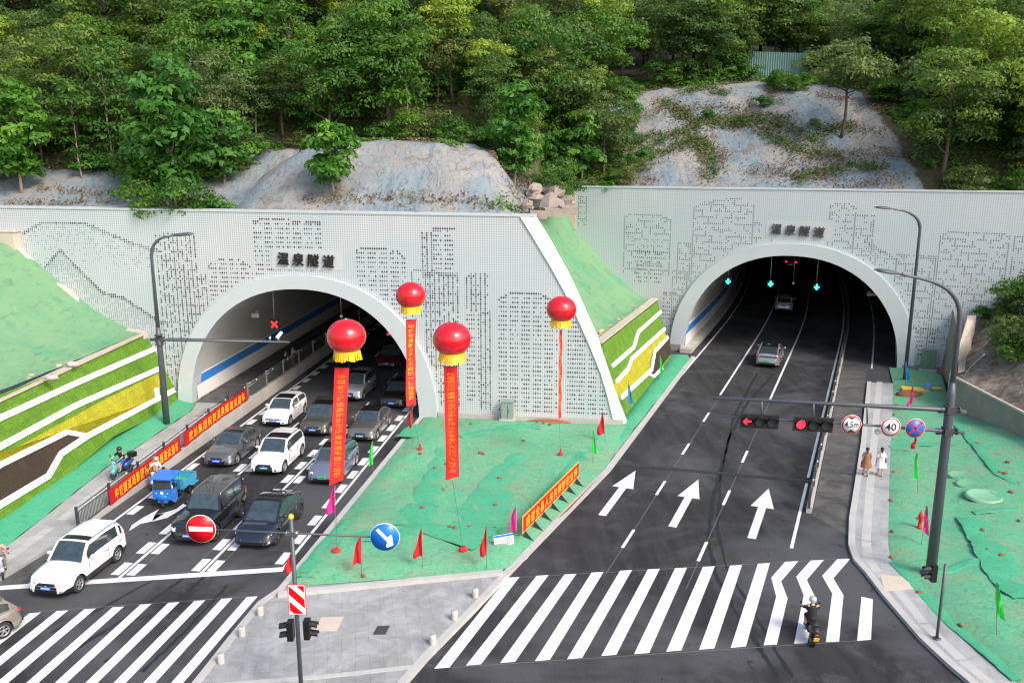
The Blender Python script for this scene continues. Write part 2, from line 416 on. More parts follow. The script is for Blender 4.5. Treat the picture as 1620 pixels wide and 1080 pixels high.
# ================================================================ THE SETTING
def sheet(name, pts, mat, z=None, kind='structure', cell=None, hf=None, thick=None, fall=None):
    """flat or gently shaped sheet from an outline; cell: subdivision; hf(x, y) adds height; thick: solid with sides"""
    bm = bmesh.new()
    vs = [bm.verts.new((p[0], p[1], (z if z is not None else p[2]))) for p in pts]
    f = bm.faces.new(vs); f.normal_update()
    if f.normal.z < 0: f.normal_flip()
    if thick:
        r = bmesh.ops.extrude_face_region(bm, geom=[f])
        # old face becomes bottom
        tops = [g for g in r['geom'] if isinstance(g, bmesh.types.BMVert)]
        bot = [v for v in bm.verts if v not in tops]
        for v in bot: v.co.z -= thick
    if cell:
        xs = [v.co.x for v in bm.verts]; ys = [v.co.y for v in bm.verts]
        for ax, lo, hi in ((0, min(xs), max(xs)), (1, min(ys), max(ys))):
            k = lo+cell
            while k < hi:
                co_ = (k, 0, 0) if ax == 0 else (0, k, 0); no = (1, 0, 0) if ax == 0 else (0, 1, 0)
                bmesh.ops.bisect_plane(bm, geom=bm.verts[:]+bm.edges[:]+bm.faces[:], plane_co=co_, plane_no=no)
                k += cell
        bmesh.ops.triangulate(bm, faces=[f for f in bm.faces if len(f.verts) > 4])
    if hf:
        for v in bm.verts: v.co.z += hf(v.co.x, v.co.y)
    xs = [v.co.x for v in bm.verts]; ys = [v.co.y for v in bm.verts]; zs = [v.co.z for v in bm.verts]
    org = Vector(((min(xs)+max(xs))/2, (min(ys)+max(ys))/2, min(zs)))
    for v in bm.verts: v.co -= org
    me = bpy.data.meshes.new(name); bm.to_mesh(me); bm.free()
    if cell: me.polygons.foreach_set('use_smooth', [True]*len(me.polygons))
    me.materials.append(M[mat]); o = bpy.data.objects.new(name, me); o.location = org; COL.objects.link(o)
    return tag(o, kind=kind)
def seg_dist(p, a, b):
    ab = b-a; t = max(0, min(1, (p-a).dot(ab)/max(1e-9, ab.dot(ab)))); return (p-(a+ab*t)).length
def edge_dist(pts):
    P = [Vector((p[0], p[1])) for p in pts]
    return lambda x, y: min(seg_dist(Vector((x, y)), P[i], P[(i+1) % len(P)]) for i in range(len(P)))
def wob(x, y, s=1.0, k=0.0):
    return (math.sin(x*1.3*s+1.7+k)*math.cos(y*1.1*s-.4)+.6*math.sin(x*2.9*s-y*1.7*s+2+k)+.4*math.cos(x*4.7*s+y*5.3*s+k))/2
def inside(x, y, pts):
    c = False; j = len(pts)-1
    for i in range(len(pts)):
        xi, yi = pts[i][0], pts[i][1]; xj, yj = pts[j][0], pts[j][1]
        if (yi > y) != (yj > y) and x < (xj-xi)*(y-yi)/(yj-yi+1e-12)+xi: c = not c
        j = i
    return c
sheet('ground', [(-400, -60), (400, -60), (400, 600), (-400, 600)], 'soil', z=-.06)
sheet('road', [(-70, -5), (45, -5), (50, 190), (-70, 190)], 'asphalt', z=0)
# ---- road markings: one painted layer 4 mm above the asphalt
mk = MB(); ZM = .005
def stripL(u, w, s0, s1): mk.poly([FL(u, s0, ZM), FL(u+w, s0, ZM), FL(u+w, s1, ZM), FL(u, s1, ZM)])
def stripR(u, w, s0, s1, step=4):
    s = s0
    while s < s1-1e-6:
        e = min(s+step, s1); mk.poly([FR(u, s, ZM), FR(u+w, s, ZM), FR(u+w, e, ZM), FR(u, e, ZM)]); s = e
# left road
stripL(-12.35, .15, -24.6, 100); stripL(-8.88, .15, -23.6, -2); stripL(-5.58, .15, -22.6, -2); stripL(-2.2, .15, -21.7, 100)
for s in np.arange(0, 100, 8): stripL(-8.88, .15, s, s+3); stripL(-5.58, .15, s, s+3)
for u, s0, sides in ((-12.35, -23.4, (1,)), (-8.88, -23.2, (-1, 1)), (-5.58, -22.4, (-1, 1)), (-2.2, -21.3, (-1,))):
    k = s0
    while k < (60 if u in (-12.35, -2.2) else -3):
        if u != -12.35 or k > -18.5:
            if -1 in sides: stripL(u-.47, .40, k, k+1.15)
            if 1 in sides: stripL(u+.22, .40, k+.05, k+1.1)
        k += 2.05
mk.poly([FL(-13.4, -25.15, ZM+.004), FL(-2.05, -21.95, ZM+.004), FL(-2.05, -21.5, ZM+.004), FL(-13.4, -24.75, ZM+.004)])   # stop line
def gp(L, z=ZM+.002): mk.poly([G(x, y, z) for x, y in L])
def zz_(L): gp([(x/2.454, 640+y/2.454) for x, y in L])
zz_([(500, 490), (512, 466), (548, 442), (600, 428), (640, 420), (590, 452), (545, 462)])
zz_([(545, 443), (618, 404), (600, 427)])
zz_([(600, 429), (684, 404), (690, 414), (650, 438), (590, 453)])
zz_([(684, 404), (757, 350), (760, 356), (742, 378), (690, 414)])
def arrowR(u, s):   # 6 m straight arrow
    mk.poly([FR(u-.2, s, ZM), FR(u+.2, s, ZM), FR(u+.2, s+3.9, ZM), FR(u-.2, s+3.9, ZM)])
    mk.poly([FR(u-.58, s+3.9, ZM), FR(u+.58, s+3.9, ZM), FR(u, s+6.6, ZM)])
for u, s in ((4.55, -36.2), (8.1, -36.2), (11.85, -36.05)): arrowR(u, s)
stripR(2.62, .15, -42.1, 105); stripR(13.62, .15, -36.4, -27.9); stripR(13.62, .15, -27.0, 105)
for u in (6.38, 9.88):
    stripR(u-.02, .15, -12.6, 105)
    for a in ((-39.3, -37.2), (-32.6, -30.5), (-26, -23.9), (-19.3, -17.2)): stripR(u, .15, *a)
stripR(16.45, .13, -.5, 105)
# left zebra
LT = [(-19.85, 32.6), (-18.85, 32.76), (-17.84, 32.92), (-16.8, 33.06), (-15.72, 33.22), (-14.69, 33.43), (-13.6, 33.57), (-12.59, 33.72), (-11.53, 33.89), (-10.53, 34.04)]
for i, (x, y) in enumerate(LT+[(-20.9, 32.4), (-21.95, 32.25), (-23, 32.1), (-24.05, 31.95), (-25.1, 31.8)]):
    w = .44; d = Vector((math.sin(R(9)), math.cos(R(9)), 0)); a = Vector((x, y, ZM)); r = Vector((.99, .14, 0))
    mk.poly([a-r*w, a, a-d*7.0, a-d*7.0-r*w])
# right zebra: straight bars, three kinked ones and a short one
tops = [(822, 912), (868, 909), (912, 907), (955, 904), (1000, 901), (1044, 899), (1087, 897), (1131, 895), (1174, 893), (1218, 890)]
bots = [(711, 1055), (761, 1050), (815, 1046), (870, 1043), (921, 1040), (975, 1035), (1027, 1032), (1078, 1028), (1130, 1025), (1180, 1022)]
for (tx, ty), (bx, by) in zip(tops, bots): gp([(tx-19, ty+1), (tx, ty), (bx, by), (bx-24, by+2)])
for dx in (0, 40.5, 82.5):
    e = dx/82.5
    gp([(1242+dx, 888-4*e), (1263+dx, 887-4*e), (1236+dx, 919-5*e), (1220+dx-2*e, 913-3*e)])
    gp([(1220+dx-2*e, 913-3*e), (1236+dx, 919-5*e), (1246+dx+6*e, 946-5*e), (1228+dx+6*e, 943-5*e)])
    gp([(1228+dx+6*e, 943-5*e), (1246+dx+6*e, 946-5*e), (1229+dx+16*e, 1019-5*e), (1208+dx+16*e, 1020-5*e)])
gp([(1363, 943), (1381, 947), (1378, 1011), (1356, 1013)])
tag(mk.build('road_markings', 'paint'), kind='structure')
m = MB()      # faint setting-out lines and joints
for u in (6.45, 9.95):
    s = -42.0
    while s < -12: m.poly([FR(u, s, .003), FR(u+.035, s, .003), FR(u+.035, s+3, .003), FR(u, s+3, .003)]); s += 3
for (a, b2) in (((800, 914), (1343, 883)), ((690, 1057), (1375, 1012)), ((60, 967), (408, 942)), ((140, 915), (455, 893))):
    p, q = G(*a, .003), G(*b2, .003); n = Vector((0, .035, 0)); m.poly([p, q, q+n, p+n])
for u in (-9.3, -6.1, -8.3, -5.0):
    m.poly([FL(u, -23, .003), FL(u+.03, -23, .003), FL(u+.03, -3, .003), FL(u, -3, .003)])
M['seam'] = simple('road_seam', (.13, .13, .13), .8); tag(m.build('road_joints', 'seam'), kind='structure')
# dark wet tyre tracks and patches: thin flat stains with ragged rims
st = MB(); rs = random.Random(3)
def ribbon(pts, w):
    P = [G(x, y, .0025) for x, y in pts]; Q = []
    for a, b_ in zip(P, P[1:]):
        n = max(2, int((b_-a).length/.25))
        for i in range(n): Q.append(a.lerp(b_, i/n))
    base = len(st.v)
    for i in range(len(Q)-1):
        d = (Q[i+1]-Q[i]).normalized(); r = Vector((d.y, -d.x, 0))
        st.add([Q[i]-r*w*rs.uniform(.2, 1), Q[i]+r*w*rs.uniform(.2, 1)])
    for i in range(len(Q)-2): k = base+2*i; st.face((k, k+1, k+3, k+2))
ribbon([(1225, 590), (1180, 640), (1150, 700), (1128, 790), (1120, 850), (1131, 905), (1165, 970), (1215, 1045), (1240, 1085)], .16)
ribbon([(1198, 590), (1160, 660), (1140, 760), (1135, 840), (1150, 900), (1190, 965), (1240, 1050), (1262, 1085)], .12)
for x0, y0, x1, y1 in ((330, 905, 150, 1060), (300, 908, 80, 1050), (360, 925, 210, 1075), (246, 915, 60, 1010), (270, 1000, 190, 1075)):
    ribbon([(x0, y0), ((x0+x1)/2+6, (y0+y1)/2), (x1, y1)], .12)
M['stain'] = simple('wet_stain', (.014, .014, .015), .55, var=.3)
tag(st.build('tyre_stains', 'stain'), kind='structure')
# drainage grating across the right road
gr = MB(); gr.poly([FR(2.4, -29.35, .009), FR(13.95, -27.75, .009), FR(13.95, -27.3, .009), FR(2.4, -28.9, .009)])
og = gr.build('drain_channel', 'black'); tag(og, kind='structure')
sl_ = MB()
for i in range(95):
    u = 2.5+i*.12; s = -29.3+(u-2.4)*.1385
    sl_.box(FR(u, s+.2, .014), (.05, .38, .012), Euler((0, 0, -HR)))
tag(sl_.build('drain_grate', 'darkgrey'), 'dark slotted steel drain grate running across the right road before the white arrows', 'drain grate')
# ---- median island: plaza paving, kerbs, netted soil
def kerb(name, pts, w=.28, h=.15, z=0, mat='kerb', side=0):
    k = MB(); n = len(pts); off = []
    for i, p in enumerate(pts):
        d = (Vector(pts[min(i+1, n-1)])-Vector(pts[max(i-1, 0)])).normalized(); off.append(Vector((d.y, -d.x, 0)))
    for i in range(n-1):
        a, b_ = Vector(pts[i]), Vector(pts[i+1]); ra, rb = off[i]*w, off[i+1]*w
        A = [a, a+ra, b_+rb, b_]
        lo = [Vector((q.x, q.y, z-.02)) for q in A]; hi = [Vector((q.x, q.y, z+h)) for q in A]
        m = k.add(lo+hi)
        for q in ((4, 5, 6, 7), (0, 4, 7, 3), (1, 2, 6, 5), (0, 1, 5, 4), (3, 7, 6, 2)): k.face([m+j for j in q])
    o = k.build(name, mat); return tag(o, kind='structure')
iL0 = G(270, 1130); iL1 = G(412, 955); iL2 = G(455, 928)
iR1 = G(801, 908); iR0 = G(592, 1130)
plaza = [iL0, iL1, iL2, G(640, 918), iR1, G(717, 990), G(660, 1050), iR0]
sheet('plaza_paving', plaza, 'plaza', z=.14, thick=.16)
kerb('kerb', [G(268, 1130), G(318, 1068), G(362, 1012), G(408, 957), G(440, 935), G(672, 652)], w=.3, h=.17)
kerb('kerb', [G(628, 1085), G(668, 1040), G(740, 968), G(800, 905), G(958, 744), G(1094, 566)], w=.3, h=.17)
kerb('kerb', [G(440, 940, .14), G(640, 920, .14), G(795, 905, .14)], w=.3, h=.28, z=.02)
kerb('kerb', [G(318, 1082, .15), G(520, 1066, .15), G(664, 1050, .15)], w=.22, h=.024, z=.14)
median = [G(452, 934), G(560, 800), G(672, 662), WL(.3, 0, .2), WL(12.3, 0, .2), G(1000, 678), G(961, 740), G(806, 901), G(794, 907), G(640, 920)]
edm = edge_dist(median)
def medh(x, y):
    e = min(1, edm(x, y)/.9)
    return .12+e*(.22+.10*wob(x, y, .5)+.035*wob(x, y, 2.2))
sheet('netted_ground', median, 'net', z=.05, cell=.45, hf=medh)
def ruffle(name, pxs, w, seed, z=.42, mat='net2', hf=None):
    """fold of fresh net lying along a line, crumpled"""
    r = random.Random(seed); P = [G(x, y, z) for x, y in pxs]; Q = []
    for a, b_ in zip(P, P[1:]):
        n = max(2, int((b_-a).length/.3))
        for i in range(n): Q.append(a.lerp(b_, i/n))
    m = MB(); m.smooth = True; cols = 7
    for i, q in enumerate(Q):
        d = (Q[min(i+1, len(Q)-1)]-Q[max(i-1, 0)]).normalized(); rr = Vector((d.y, -d.x, 0))
        ww = (w[0]+(w[1]-w[0])*i/len(Q))*(.95+.10*wob(i*.9, seed)+.10*r.random())
        for j in range(cols):
            t = j/(cols-1)-.5
            zz = (medh(q.x, q.y)+.05 if hf is None else hf(q.x, q.y))
            m.v.append(Vector((q.x, q.y, 0))+rr*ww*t+Vector((0, 0, zz+.012+(.035*r.random() if 0 < j < cols-1 else -.012))))
    for i in range(len(Q)-1):
        for j in range(cols-1): k = i*cols+j; m.face((k, k+1, k+cols+1, k+cols))
    return m
def ruffle_obj(*a, **k):
    o = ruffle(*a, **k).build('net_fold', k.get('mat', 'net2')); tag(o, kind='structure'); return o
ruffle_obj('', [(650, 832), (668, 795), (690, 750), (700, 705)], (2.0, .7), 1)
ruffle_obj('', [(700, 855), (745, 830), (775, 790), (800, 740), (825, 712)], (3.4, .7), 2)
ruffle_obj('', [(560, 850), (640, 838), (720, 836), (790, 850)], (1.1, 1.3), 3)
ruffle_obj('', [(480, 908), (520, 850), (560, 815)], (.9, .6), 4)
ruffle_obj('', [(655, 690), (675, 668)], (2.5, 2.0), 5)
ruffle_obj('', [(725, 690), (800, 675), (860, 673)], (.8, 1.2), 6)
ruffle_obj('', [(845, 800), (900, 740), (925, 712)], (.5, .8), 7)
cl = MB(); rc = random.Random(5)     # clods of red clay holding the net down
for x, y in ((688, 740), (760, 718), (765, 720), (700, 775), (828, 698), (706, 735), (720, 838), (742, 835), (712, 836), (790, 760), (784, 800), (782, 835), (665, 720), (668, 806), (478, 905), (575, 908), (860, 672), (870, 674), (745, 672), (850, 670), (640, 665)):
    p = G(x, y, .35); p.z = .05+medh(p.x, p.y)+.05
    cl.ell(p, (.09+.07*rc.random(), .08+.06*rc.random(), .05+.05*rc.random()), 7, 5)
tag(cl.build('clay_clods', 'redclay'), kind='stuff')
cs = MB()   # bare strip of clay behind kerbs
for L in ([(486, 905), (492, 898), (676, 660), (668, 662)], [(880, 822), (940, 762), (952, 750), (900, 806)]):
    cs.poly([G(x, y, .19) for x, y in L])
tag(cs.build('bare_earth', 'redclay'), kind='structure')

# ---- left pavement, rising to the portal
def zs(s): return .15+.30*max(0, min(1, (s+19)/17))
def uw(s): return -13.1-.010*max(0, -s-2)
def longsheet(name, ul, ur, s0, s1, zf, mat, step=2.0, F=FL, drop=.35):
    m = MB(); S = list(np.arange(s0, s1, step))+[s1]
    for i in range(len(S)-1):
        a, b_ = S[i], S[i+1]
        P = [F(ul(a), a, zf(a)), F(ur(a), a, zf(a)), F(ur(b_), b_, zf(b_)), F(ul(b_), b_, zf(b_))]
        m.poly(P)
        m.poly([F(ur(a), a, -.02), F(ur(b_), b_, -.02), F(ur(b_), b_, zf(b_)), F(ur(a), a, zf(a))])
    o = m.build(name, mat); return tag(o, kind='structure')
def interp(x, xs, ys): return float(np.interp(x, xs, ys))
ULo = lambda s: interp(s, [-40, -22, -12, -2, 0, 2], [-14.6, -15.4, -16.3, -16.3, -16.9, -17.0])
longsheet('sidewalk', ULo, lambda s: uw(s)-.12 if s > -23 else -13.5-.12*(-23-s), -42, 0, zs, 'walkL')
longsheet('sidewalk', lambda s: -17.0, lambda s: -13.2, 0, 100, zs, 'dusty')
pv = MB(); 
for k in range(60):      # band of warning blocks
    s = -40+k*.66; u = (ULo(s)+uw(s))/2-.5
    pv.poly([FL(u, s, zs(s)+.005), FL(u+.5, s, zs(s)+.005), FL(u+.5, s+.6, zs(s+.6)+.005), FL(u, s+.6, zs(s+.6)+.005)])
tag(pv.build('tactile_paving', 'kerb'), kind='structure')
sheet('bike_ramp', [FL(-13.3, -18.6), FL(-14.2, -19.4), FL(-15.0, -24.2), FL(-17, -31), FL(-12.7, -24.5)], 'dusty', z=.003)
# concrete parapet below the railing (thing) : left
par = MB()
S = list(np.arange(-19.4, 100, 2.0))
for a, b_ in zip(S, S[1:]):
    h = lambda s: .12+.72*max(0, min(1, (s+19.4)/15))
    P = [FL(uw(a)-.13, a, 0), FL(uw(a)+.12, a, 0), FL(uw(b_)+.12, b_, 0), FL(uw(b_)-.13, b_, 0)]
    Q = [Vector((p.x, p.y, h(s_))) for p, s_ in zip(P, (a, a, b_, b_))]
    n = par.add(P+Q)
    for q in ((4, 5, 6, 7), (1, 2, 6, 5), (0, 4, 7, 3)): par.face([n+i for i in q])
    if a == S[0]: par.face([n, n+1, n+5, n+4])
tag(par.build('parapet_wall', 'concrete'), 'long low pale concrete parapet under the bannered fence beside the queue of cars', 'parapet')
def ph(s): return .12+.72*max(0, min(1, (s+19.4)/15))
# dark fence outside, steel railing inside the tunnel
def fence_run(name, label, s0, s1, u, base, top, F, group=None, mat='darkgrey', bars=True, step=2.9, mesh=None, railmat=None):
    root = thing(name, label, 'railing', F(u(s0), s0, base(s0)), group)
    s = s0; sp = .115
    while s < s1-.3:
        e = min(s+step, s1)
        m = MB(); m.box(F(u(s), s, (base(s)+top(s))/2+.03), (.11, .09, top(s)-base(s)+.1), Euler((0, 0, -AL))); m.build('post', mat, root)
        m = MB()
        for zf in ((lambda q: top(q)-.03), (lambda q: top(q)-.22), (lambda q: base(q)+.12)):
            m.tube([F(u(s+.05), s+.05, zf(s)), F(u(e-.05), e-.05, zf(e))], .028, 6)
        if bars:
            q = s+.15
            while q < e-.1: m.tube([F(u(q), q, base(q)+.12), F(u(q), q, top(q)-.2)], .016, 4, cap=False); q += sp
        m.build('rail_panel', railmat or mat, root)
        if mesh:
            m = MB(); m.poly([F(u(s+.1), s+.1, base(s)+.15), F(u(e-.1), e-.1, base(e)+.15), F(u(e-.1), e-.1, top(e)-.1), F(u(s+.1), s+.1, top(s)-.1)]); m.build('infill_sheet', mesh, root)
        s = e
    q = s0+1.4
    while q < min(s1, s0+22): m = MB(); m.ell(F(u(q)+.04, q, top(q)-.08), (.05, .05, .05), 8, 5); m.build('reflector_stud', 'white', root); q += 2.9
    return root
fence_run('fence', 'dark grey steel fence with upright bars carrying two long red banners', -19.4, -.3, lambda s: uw(s), lambda s: ph(s)-.02, lambda s: ph(s)+1.08, FL, step=2.73)
m_, t_, b_ = nmat('smoked_sheet'); b_.inputs['Base Color'].default_value = (.10, .105, .10, 1); b_.inputs['Alpha'].default_value = .45; b_.inputs['Roughness'].default_value = .3; M['smoke'] = m_
fence_run('railing', 'steel railing with smoked sheets along the raised walkway inside the left tunnel', 0, 45, lambda s: uw(0), lambda s: ph(s)-.02, lambda s: ph(s)+1.08, FL, mat='steel', bars=False, step=3.2, mesh='smoke')
# ---- green net strip and turf retaining walls
netL = []
for s in np.arange(-40, .1, 2.0): netL.append(FL(ULo(s)-.02, s, 0))
def turf_u(s): return interp(s, [-45, -19.4, -7.8, -2, 1], [-16.2, -17.3, -18.0, -18.0, -18.2])
back = [FL(turf_u(s)-1.3, s, 0) for s in np.arange(0, -40.1, -2.0)]
def nslh(x, y): 
    u, s = inv(Vector((x, y, 0)), OL, AL); return zs(s)+.02+.22*max(0, min(1, (ULo(s)-u)/1.5))+.05*wob(x, y, 2.3)
sheet('netted_ground', netL+back, 'net2', z=0, cell=.5, hf=nslh)

def plane3(a, b_, c): 
    n = (b_-a).cross(c-a).normalized(); return a, n
TA, TB, TC = FL(-17.3, -19.4, .35), FL(-18.15, -.6, .85), WL(-20.15, 5.15, .15)
TP, TN = plane3(TA, TB, TC)
if TN.dot(Vector((0, 0, 19))-TP) < 0: TN = -TN
def on_t(px, py, lift=0): return HIT(px, py, TP+TN*lift, TN)
TAXS = (TB-TA).normalized(); TAXU = TN.cross(TAXS).normalized()
def face_part(name, pxs, mat, root, hit, lift, thick, n, ax, ay):
    P = [hit(x, y, lift) for x, y in pxs]; m = MB(); m.prism([p-n*(thick) for p in P], n*thick)
    o = m.build(name, mat, root); uv_planar(o, lambda p: p.dot(ax), lambda p: p.dot(ay)); return o
rt = thing('planted_retaining_wall', 'long turf faced retaining wall with white bands, yellow stripe and brown patch beside the left pavement', 'retaining wall', TA)
def ftl(name, pxs, mat, lift=.0, thick=.1): return face_part(name, pxs, mat, rt, on_t, lift, thick, TN, TAXS, TAXU)
ftl('turf_face', [(-260, 760), (-260, 1050), (0, 826), (90, 765), (180, 690), (240, 660), (284, 634), (237, 528), (200, 541), (100, 584), (0, 624)], 'turf', 0, .5)
ftl('yellow_panel', [(-260, 870), (0, 716), (0, 731), (102, 682), (142, 687), (262, 626), (250, 590), (150, 640), (60, 689)], 'turfyellow', .03, .06)
ftl('brown_panel', [(-260, 880), (0, 738), (105, 687), (132, 693), (96, 715), (82, 745), (50, 768), (0, 795), (-260, 950)], 'turfbrown', .04, .06)
def band(root, hit, n, ax, ay, line, w, lift=.10, mat='trimwhite'):
    P = [hit(x, y, 0) for x, y in line]; L, Rr = [], []
    for i, p in enumerate(P):
        a = (P[i]-P[i-1]).normalized() if i > 0 else (P[1]-P[0]).normalized()
        b2 = (P[i+1]-P[i]).normalized() if i < len(P)-1 else a
        na = n.cross(a); nb = n.cross(b2); mm = (na+nb).normalized(); k = 1/max(.5, mm.dot(na))
        L.append(p+mm*w/2*k); Rr.append(p-mm*w/2*k)
    m = MB()
    for i in range(len(P)-1):
        q = [L[i], L[i+1], Rr[i+1], Rr[i]]; m.prism([c+n*.0 for c in q], n*lift)
    return m.build('white_band', mat, root)
BL = lambda line, w=.34: band(rt, on_t, TN, TAXS, TAXU, line, w)
BL([(-260, 800), (0, 661), (120, 606), (246, 551)]); BL([(-260, 860), (0, 706), (120, 641), (252, 583)])
BL([(-260, 890), (0, 735), (104, 684), (137, 690)], .30); BL([(-260, 955), (0, 798), (75, 753), (95, 718), (137, 690), (275, 617)], .34)
m = MB()
top0, top1 = [on_t(x, y) for x, y in ((-260, 757), (237, 526))]
bx = Vector((-math.cos(AL), math.sin(AL), 0))
m.prism([top0+TN*.12, top1+TN*.12, top1+bx*.45, top0+bx*.45], Vector((0, 0, .14))); m.build('coping', 'capstone', rt)
# left netted slope above it
def slopeL(u, s):
    z0 = interp(s, [-45, -8, 0], [5.25, 5.25, 5.25])
    return z0+interp(-u, [20.0, 21.6, 23.8, 25.3, 27.2, 29.0, 31], [-.0, .35, 1.5, 2.8, 4.3, 6.1, 6.3])
m = MB(); m.smooth = True; us = np.arange(-20.3, -34.1, -.6); ss = np.arange(-48, 0.01, .8)
for s in ss:
    for u in us: p = FL(u, s, slopeL(u, s)+(.09*wob(u*1.5, s*.6, .6)+.04*wob(u, s, 2.5) if s < -.5 else 0)); m.v.append(p)
nu = len(us)
for i in range(len(ss)-1):
    for j in range(nu-1): k = i*nu+j; m.face((k, k+1, k+nu+1, k+nu))
tag(m.build('slope_ground', 'slope_net'), kind='structure')
m = MB()   # concrete stub at the slope top
m.box(FL(-29.6, -.35, 11.3), (2.0, .9, 1.6), Euler((0, 0, -AL))); m.box(FL(-29.6, -.35, 12.14), (2.2, 1.0, .1), Euler((0, 0, -AL)))
tag(m.build('concrete_block', 'capstone'), 'beige concrete block capping the top of the green netted slope at the left portal', 'concrete block')
m = MB()   # gutter edge where slope meets portal
pts = [(-20.0, 5.3), (-21.6, 5.45), (-23.8, 6.6), (-25.25, 7.9), (-27.2, 9.4), (-28.9, 11.2)]
for (a, za), (b2, zb) in zip(pts, pts[1:]):
    m.prism([WL(a, za+.12, .04), WL(b2, zb+.12, .04), WL(b2, zb-.35, .04), WL(a, za-.35, .04)], WL(0, 0, .5)-WL(0, 0, 0))
tag(m.build('gutter_edge', 'capstone'), 'beige concrete gutter edge stepping down the green slope against the left portal', 'gutter')

# ---- right turf wall between the portals
RA, RB, RC = G(985, 672, .25), G(1062, 566, .35), WR(-1.2, 4.2, .15)
RP, RN = plane3(RA, RB, RC)
if RN.dot(Vector((30, 40, 5))-RP) < 0: RN = -RN
def on_r(px, py, lift=0): return HIT(px, py, RP+RN*lift, RN)
RAX = (RB-RA).normalized(); RAY = RN.cross(RAX).normalized()
rr_ = thing('planted_retaining_wall', 'small turf faced retaining wall with zigzag white bands between the two tunnel portals', 'retaining wall', RA)
def ftr(name, pxs, mat, lift=0, thick=.1): return face_part(name, pxs, mat, rr_, on_r, lift, thick, RN, RAX, RAY)
ftr('turf_face', [(952, 546), (1040, 476), (1062, 562), (1058, 570), (986, 662), (985, 655)], 'turf', 0, .5)
ftr('yellow_panel', [(972, 606), (990, 588), (997, 572), (1030, 545), (1050, 523), (1057, 535), (1033, 556), (1028, 572), (1028, 585), (1010, 600), (976, 630)], 'turfyellow', .03, .06)
ftr('brown_panel', [(1024, 590), (1030, 585), (1033, 560), (1057, 535), (1063, 558), (1052, 572), (1040, 588), (1030, 595)], 'turfbrown', .04, .06)
BR = lambda line, w: band(rr_, on_r, RN, RAX, RAY, line, w)
BR([(968, 579), (1002, 549), (1009, 525), (1045, 493)], .30); BR([(974, 604), (993, 583), (998, 568), (1051, 520)], .30)
BR([(981, 630), (1030, 585), (1035, 556), (1056, 533)], .30); BR([(1022, 590), (1033, 596), (1047, 582)], .26)
m = MB(); t0_, t1_ = on_r(950, 545), on_r(1040, 474)
bx = Vector((-math.cos(HR), math.sin(HR), 0))
m.prism([t0_+RN*.1, t1_+RN*.1, t1_+bx*.55, t0_+bx*.55], Vector((0, 0, .13))); m.build('coping', 'capstone', rr_)
# netted slope between portals
def slopeR(u): return 4.25+interp(-u, [0, 1.5, 2.6, 4.2, 6, 8.9, 10.5, 13], [0, .02, .1, 1.2, 2.8, 5.8, 8.3, 9.6])
m = MB(); m.smooth = True; us = np.arange(-1.0, -13.6, -.5); ss = np.arange(-24, 0.5, .8)
for s in ss:
    for u in us:
        a = WR(u, 0, -s) ; m.v.append(Vector((a.x, a.y, slopeR(u)+.08*wob(u*1.6, s*.5, .7)+.05*wob(u, s, 2.2))))
nu = len(us)
def okf(i, j):
    c = sum((m.v[k] for k in (i*nu+j, (i+1)*nu+j+1)), Vector())/2
    ul, sl2 = inv(c, OL, AL)                       # stay behind the left portal face, above the turf coping
    return sl2 > .95 and (c-RP).dot(RN) < -.1
for i in range(len(ss)-1):
    for j in range(nu-1):
        k = i*nu+j
        if okf(i, j): m.face((k, k+1, k+nu+1, k+nu))
tag(m.build('slope_ground', 'slope_net'), kind='structure')
# net ramp at its foot
rp = [G(986, 676), G(1064, 580), G(1088, 566), G(1062, 592), G(1000, 682), G(975, 704)]
rp = [G(984, 668), G(1062, 563), G(1088, 564), G(1092, 570), G(965, 730), G(960, 722)]
edr = edge_dist(rp)
sheet('netted_ground', rp, 'net2', z=.08, cell=.4, hf=lambda x, y: .08+.22*min(1, edr(x, y)/.8)+.05*wob(x, y, 2.4))

# ---- right side: kerb, path, bike lane, netted mound
kc = [(1545, 1090), (1500, 1052), (1455, 1010), (1425, 975), (1395, 940), (1368, 905), (1350, 885), (1342, 862), (1343, 820), (1352, 765), (1362, 700), (1372, 604)]
KC = [G(x, y, .1) for x, y in kc]
oc = [(1625, 1092), (1560, 1040), (1500, 985), (1450, 926), (1424, 905), (1409, 885), (1405, 860), (1407, 760), (1410, 680), (1413, 606)]
OC = [G(x, y, .15) for x, y in oc]
kerb('kerb', KC, w=.3, h=.16)
KI = [G(x+7, y+1, .15) for x, y in kc]
sheet('sidewalk', KI+OC[::-1], 'walkR', z=.148)
tag(MB().poly([FR(14.3, -32.2, .004), FR(16.1, -34, .004), FR(16.15, -1, .004), FR(14.3, -1, .004)]).build('bike_lane', 'dusty'), kind='structure')
tp = MB()
for i in range(len(OC)-1):
    a, b2 = KI[len(KI)-1-int(i*0)] if False else OC[i], OC[i+1]
    d = (b2-a).normalized(); r = Vector((-d.y, d.x, 0))*1.0
    tp.poly([a+r*.75+Vector((0, 0, .003)), b2+r*.75+Vector((0, 0, .003)), b2+r*1.15+Vector((0, 0, .003)), a+r*1.15+Vector((0, 0, .003))])
tag(tp.build('tactile_paving', 'kerb'), kind='structure')
rm = OC+[WR(17.8, 0, .3), WR(21.6, 0, .3), G(1502, 642), G(1560, 672), G(1640, 706), G(1760, 760), G(1900, 1092)]
def moundR(x, y):
    e = min(1, edrm(x, y)/.8); u, s = inv(Vector((x, y, 0)), OR, HR)
    return e*(.15+.06*wob(x, y, 2))+.11*max(0, u-19.5)*min(1, max(0, -s-8)/8)*e+.12*e*wob(x, y, .4)
edrm = edge_dist(rm)
sheet('netted_ground', rm, 'net', z=.12, cell=.55, hf=moundR)
hR = lambda x, y: .12+moundR(x, y)+.02
